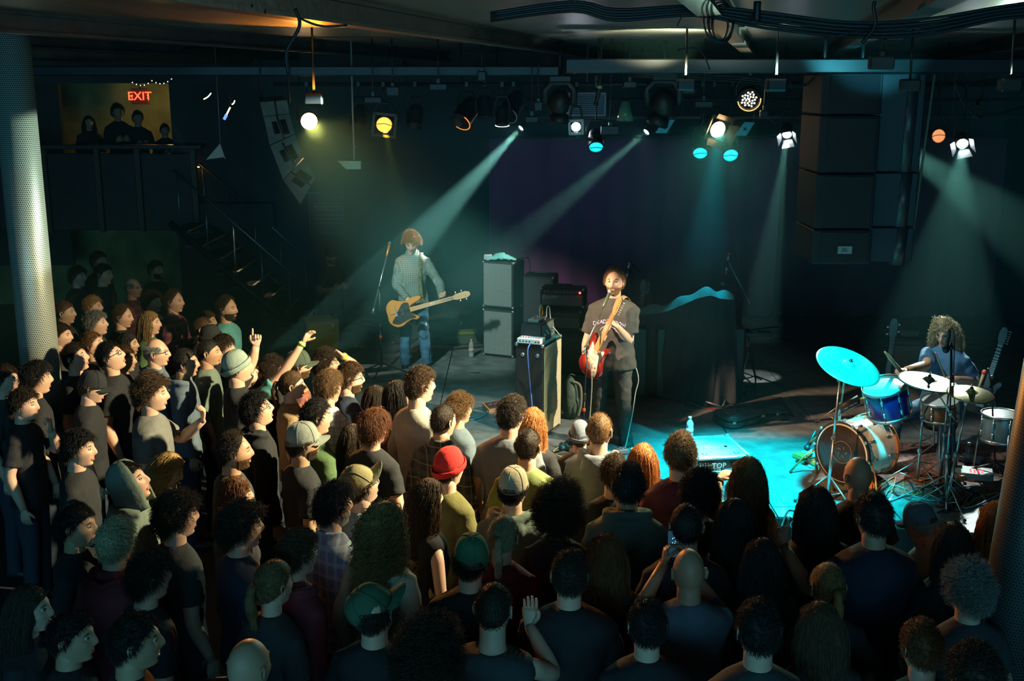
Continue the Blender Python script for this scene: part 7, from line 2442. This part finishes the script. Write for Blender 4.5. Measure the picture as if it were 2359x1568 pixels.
# extra chrome stands in front of the kit
cym_stand(fl(2112, 1118), at_z(2138, 935, STZ + .75), 'thick chrome stand standing in front of the bass drum rear hoop', at_z(2125, 960, STZ + .70), a0=.9, r=.33)
cym_stand(fl(1930, 985), at_z(1960, 845, STZ + 1.15), 'second tall chrome stand behind the bass drum, left', at_z(1946, 870, STZ + 1.1), a0=.3, r=.25, m=mat('stand_warm_lit', (.6, .42, .25), .3, .8))  # warm light on the chrome put into the stand's colour
# clamp arm with printed bar
o = thing('stick_bag', 'slanted black drumstick bag with white lettering behind the bass drum', 'stick bag', at_z(1925, 942, STZ + .75))
p0 = at_z(1935, 943, STZ + .72); p1 = at_z(1978, 920, STZ + .80); p2 = at_z(2028, 905, STZ + .86)
b = MB(); b.tube([p0 - o.location, p1 - o.location], .020, 8, ry=.045); b.build('bag', BLACK, o)
b = MB(); b.bar(p1 - o.location, p2 - o.location, .012, 8); b.build('drumstick', mat('spur_orange_lit', (.55, .26, .08), .35, .5), o)
b = MB(); b.bar(p0 - o.location, fl(1930, 1010) - o.location, .012, 8); b.build('upright', CHR, o)
dd = (p1 - p0).normalized(); upv = V((0, -.5, 1)); fv = dd.cross(upv).normalized(); upv = fv.cross(dd) if fv.y < 0 else -fv.cross(dd); fv = fv if fv.y < 0 else -fv
ctext('VIC FIRTH', .030, (p0 + p1) / 2 - o.location + fv * .0215, frame3(dd, fv.cross(dd), fv), TAPEW, 'lettering', o, .001)

# microphones around the kit
bs = fl(2186, 1148)
dk = mic_stand(bs, at_y(2191, 800, bs.y), at_y(2193, 880, bs.y + .05), at_y(2192, 790, bs.y + .02), 'tall black microphone stand standing in front of the drummer', mic=False, ring=mat('tape_red', (.75, .08, .03), .5), a0=.25)
mic_into(dk, at_y(2180, 800, bs.y) - bs, (-.15, -.1, -1), BLACK, BLACK, 1.1)
b = MB(); b.tube(catmull([at_y(x, y, bs.y) - bs for x, y in ((2186, 775), (2190, 757), (2196, 760), (2199, 790), (2197, 860), (2200, 1000), (2196, 1120))], 4), .005, 5); b.build('lead', CAB, dk)
b = MB(); b.ball(at_y(2179, 790, bs.y) - bs, .012, 6, 4); b.build('tape', mat('tape_red', (.75, .08, .03), .5), dk)
bs = fl(1880, 1075)
km = thing('microphone_stand', 'short orange lit boom stand holding a microphone to the bass drum', 'microphone stand', bs)
tripod_into(km, (0, 0, 0), .2, .1)
b = MB(); b.bar((0, 0, .02), (0, 0, .28), .010, 8); b.build('pole', BLACKM, km)
b = MB(); b.bar(at_z(1866, 1018, STZ + .25) - bs, at_z(1925, 975, STZ + .45) - bs, .010, 8); b.build('boom', mat('spur_orange_lit', (.55, .26, .08), .35, .5), km)  # warm light on the boom put into its orange colour
b = MB(); b.bar((0, 0, .28), at_z(1900, 993, STZ + .37) - bs, .008, 6); b.ball((0, 0, .28), .02, 8, 6); b.build('joint', BLACK, km)
mic_into(km, at_z(1862, 1026, STZ + .21) - bs, (-.5, -.5, -.7), BLACK, BLACK, 1.2)
b = MB(); b.tube(catmull([V(p) for p in [(-.1, 0, .12), (-.05, -.05, .03), (.05, 0, .02), (.12, .05, .02), (.1, .12, .02)]], 4), .005, 5); b.build('lead', CAB, km)
bs = fl(2290, 1100)
rm = mic_stand(bs, at_y(2285, 870, bs.y), at_y(2290, 920, bs.y + .05), at_y(2276, 848, bs.y - .02), 'microphone stand at the right of the kit with an orange tipped microphone', mic=False, a0=.6)
mk = mic_into(rm, at_y(2266, 862, bs.y) - bs, (.25, 0, 1), mat('mic_cream', (.5, .35, .2), .4), mat('tip_red', (.7, .1, .05), .4), .9)

# orange and white board under the bass drum
o = thing('drum_board', 'orange edged board lying under the front of the bass drum', 'board', fl(1900, 1070))
P4 = [fl(1826, 1054), fl(1872, 1046), fl(2020, 1092), fl(2008, 1128)]
b = MB(); b.prism([(p.x - o.location.x, p.y - o.location.y) for p in P4], .004, .05, .004); b.build('board', mat('board_orange', (.90, .22, .06), .5), o)
P5 = [fl(1846, 1052), fl(1884, 1046), fl(1960, 1075), fl(1912, 1078)]
b = MB(); b.prism([(p.x - o.location.x, p.y - o.location.y + .01) for p in P5], .051, .056); b.build('paper', mat('board_paper', (.65, .7, .68), .6), o)

# patterned rug under the kit
RUGM = mat('rug_pattern', (.14, .07, .06), .9, var=.9, vscale=26)
rg = [fl(1960, 1090), fl(1990, 1015), fl(2359, 1030), fl(2359, 1160), fl(2130, 1170)]
b = MB(); b.prism([(p.x, p.y) for p in rg], STZ + .001, STZ + .009); tag(b.build('rug', RUGM), 'worn patterned rug under the drum kit', 'rug')

# drum throne
dt = V((4.32, 10.62, STZ))
# drummer
Yd = 10.38
BT = plaid('tee_blue_striped', (.030, .17, .30), (.16, .10, .32), (.030, .17, .30), 18, .35, vert=False)
RD = (at_y(2134, 842, Yd - .32), at_y(2087, 851, Yd - .55), (-.85, -.35, .0), (.0, -.1, -1), .9)
LD = (at_y(2246, 880, Yd - .05), at_y(2190, 872, Yd - .35), (-.85, -.25, .15), (0, -.1, -1), .9)
dr, MD = performer(2176, 766, Yd, 0, 130, 'drummer with long curly hair and glasses in a striped blue t-shirt', (RD, LD),
    [((.10, .0, .90), (.20, .40, .86), (.20, .46, .455)), ((-.10, .0, .90), (-.26, .34, .86), (-.30, .40, .455))],
    hyaw=12, pitch=-20, k=1.06, hair='curly_mop', hc='greyblond', sm=BT, tm=mat('denim_teal', (.03, .10, .17), .85), skin='pale', glasses=True, wide=1.06)
hp = MD @ V((0, -.02, .80))
o = thing('drum_throne', 'round black stool under the drummer', 'stool', V((hp.x, hp.y, STZ)))
b = MB(); b.lathe([(0, hp.z - STZ - .09), (.15, hp.z - STZ - .09), (.165, hp.z - STZ - .04), (.15, hp.z - STZ), (0, hp.z - STZ + .005)], n=24); b.build('seat', BLACK, o)
b = MB(); b.bar((0, 0, .1), (0, 0, hp.z - STZ - .08), .014); b.build('pole', CHR, o)
tripod_into(o, (0, 0, 0), .25, .2, CHR)


def stick(a, b_, label, r=.009, m=mat('stick_wood', (.62, .48, .26), .5)):
    a, b_ = V(a), V(b_)
    o = thing('drumstick', label, 'drumstick', a)
    b = MB(); b.tube([V((0, 0, 0)), (b_ - a) * .8, (b_ - a) * .95, b_ - a], [r, r * .8, r * .5, r * .4], 8); b.build('shaft', m, o)
    b = MB(); b.ball(b_ - a, (.007, .007, .007), 6, 5); b.build('tip', m, o)
    return o


hr = at_y(2076, 852, Yd - .62); hl = at_y(2174, 866, Yd - .42)
stick(hr + V((.06, .02, -.08)), at_y(2038, 810, Yd - .66), 'pale thick drumstick raised in the hand nearer the big cymbal', .020)
stick(hl + V((.05, .0, -.09)), at_y(2155, 812, Yd - .46), 'pale drumstick upright in the hand near the snare drum', .010)
# amp and upright guitars behind the kit
cabinet(fl(2112, 905) + V((0, .3, .012)), .42, .3, .56, -.15, 'grey fronted amplifier standing behind the drummer', MESHG, 'guitar_amplifier', controls=True, cat='amplifier')
b = MB(); b.box((0, 0, .04), (.22, .12, .07), .01)
o = b.build('small_box', mat('box_dim', (.10, .13, .13), .5)); o.location = fl(2112, 905) + V((0, .42, .582)); tag(o, 'small ribbed box on top of the amplifier behind the drummer', 'box')
g4 = guitar('bass_guitar', 'upright bass guitar on a stand, round tuners lit cyan, behind the kit', 'guitar', at_y(2040, 905, 11.6), (.06, .05, 1), (-.3, -1, 0), BOUT, mat('gtr_teal', (.03, .12, .14), .3), mat('guard_black', (.02, .02, .02), .3), BGU, .54, 'four', 'bass', neck_m=mat('neck_cyan_lit', (.03, .09, .11), .35))  # cyan light on neck and headstock put into the neck colour
b = MB(); b.bar((0, -.2, -.05), (0, -.62, -.15), .01); b.build('stand', BLACKM, g4)
g5 = guitar('electric_guitar', 'dark guitar leaning upright at the far right, behind the drummer', 'guitar', at_y(2266, 905, 10.9), (.26, .05, 1), (-.4, -1, 0), STRAT, mat('gtr_black', (.03, .03, .03), .3), mat('guard_black', (.02, .02, .02), .3), GUARD, .44, neck_m=mat('neck_dark', (.07, .075, .06), .4))
cyl = at_y(2048, 742, 11.6)
# mixer with red and green lights at the right edge
q = fl(2240, 1098)
o = thing('light_controller', 'small floor mixer with red and green indicator lights', 'mixer', q, -.35)
b = MB(); b.box((0, 0, .035), (.34, .22, .06), .006); b.build('box', mat('ctrl_grey', (.12, .14, .14), .5), o)
for k in range(12):
    b = MB(); b.box((-.02 + (k % 4) * .032, -.06 + (k // 4) * .035, .067), (.018, .014, .004)); b.build('indicator', mat('led_red', (1, .02, .04), .4, emis=(1, .01, .03), estr=3.5), o)
for k in range(4):
    b = MB(); b.box((-.06 - .012 * k, .05 - k * .03, .067), (.006, .03, .004)); b.build('indicator', mat('led_green', (.05, 1, .3), .4, emis=(.02, 1, .25), estr=2.5), o)
for k, (x, y, w, c, lab) in enumerate(((2205, 1105, .12, (.40, .16, .05), 'small orange box on the rug right of the kit'), (2003, 1122, .10, (.55, .28, .06), 'small amber cardboard box before the kit'), (2236, 1062, .2, (.20, .24, .24), 'pale folded sheet lying behind the indicator mixer'))):
    b = MB(); b.box((0, 0, .025), (w, w * .7, .045), .004); b2 = b.build('small_box', mat('box_%d' % k, c, .6)); b2.location = fl(x, y); b2.rotation_euler = (0, 0, .5 + k); tag(b2, lab, 'box')
# leads over the floor in front of the kit
rs = random.Random(4)
for i in range(9):
    x = 1990 + i * 30; y = 1120 + rs.random() * 45
    pts = [fl(x + 40 * math.sin(k * 1.4 + i) + k * 14, min(1200, y + 22 * math.cos(k * 1.9 + i))) + V((0, 0, .010 + .004 * (k % 2))) for k in range(7)]
    cord(pts, 'tangled lead on the floor in front of the drum kit', .007, [CAB, mat('lead_amber', (.30, .16, .05), .5), mat('lead_teal', (.04, .30, .34), .4)][i % 3])['group'] = 'tangled leads before the kit'
cord([fl(1800, 1215) + V((0, 0, .01)), fl(1815, 1190) + V((0, 0, .05)), fl(1835, 1205) + V((0, 0, .08)), fl(1820, 1225) + V((0, 0, .05)), fl(1845, 1230) + V((0, 0, .02))], 'knot of dark cable on the bright cyan floor edge', .008)


# phone held up by the bald person, wristbands
def band_on(label, px, py, Y, d, m, r=.034):
    P = at_y(px, py, Y)
    d = V(d).normalized()
    b = MB(); b.lathe([(r, -.009), (r * 1.04, -.009), (r * 1.04, .009), (r, .009), (r, -.009)], (0, 0, 0), d, 18)
    o = b.build('wristband', m); o.location = P
    return tag(o, label, 'wristband')


ph = [p for p in PEOPLE if 'holding up a phone' in p['label']][0]
Mp = ph.matrix_basis.copy() if False else Matrix.Translation(ph.location) @ Matrix.Rotation(ph.rotation_euler.z, 4, 'Z') @ Matrix.Scale(ph.scale[0], 4)
Pc = Mp @ V((0.0, .385, 1.62))
o = thing('smartphone', 'black smartphone with a dark lit screen held up by the bald person', 'phone', Pc, ph.rotation_euler.z)
b = MB(); b.box((0, 0, 0), (.078, .009, .155), .004); b.build('case', mat('phone_black', (.02, .02, .022), .25), o)
SCRM = mat('phone_screen', (.01, .02, .03), .2, emis=(.03, .12, .20), estr=.35)
b = MB(); b.box((0, -.0052, 0), (.070, .001, .140)); sc1 = b.build('screen', SCRM, o)
b = MB()
rs = random.Random(2)
for k in range(9): b.box((-.012 + .028 * rs.random(), -.0062, -.02 + .06 * rs.random()), (.004, .0006, .004 + .006 * rs.random()))
b.build('screen_image', mat('screen_glow', (.3, .6, .8), .3, emis=(.35, .75, 1), estr=1.2), sc1)
o.rotation_euler = (math.radians(-8), 0, ph.rotation_euler.z)
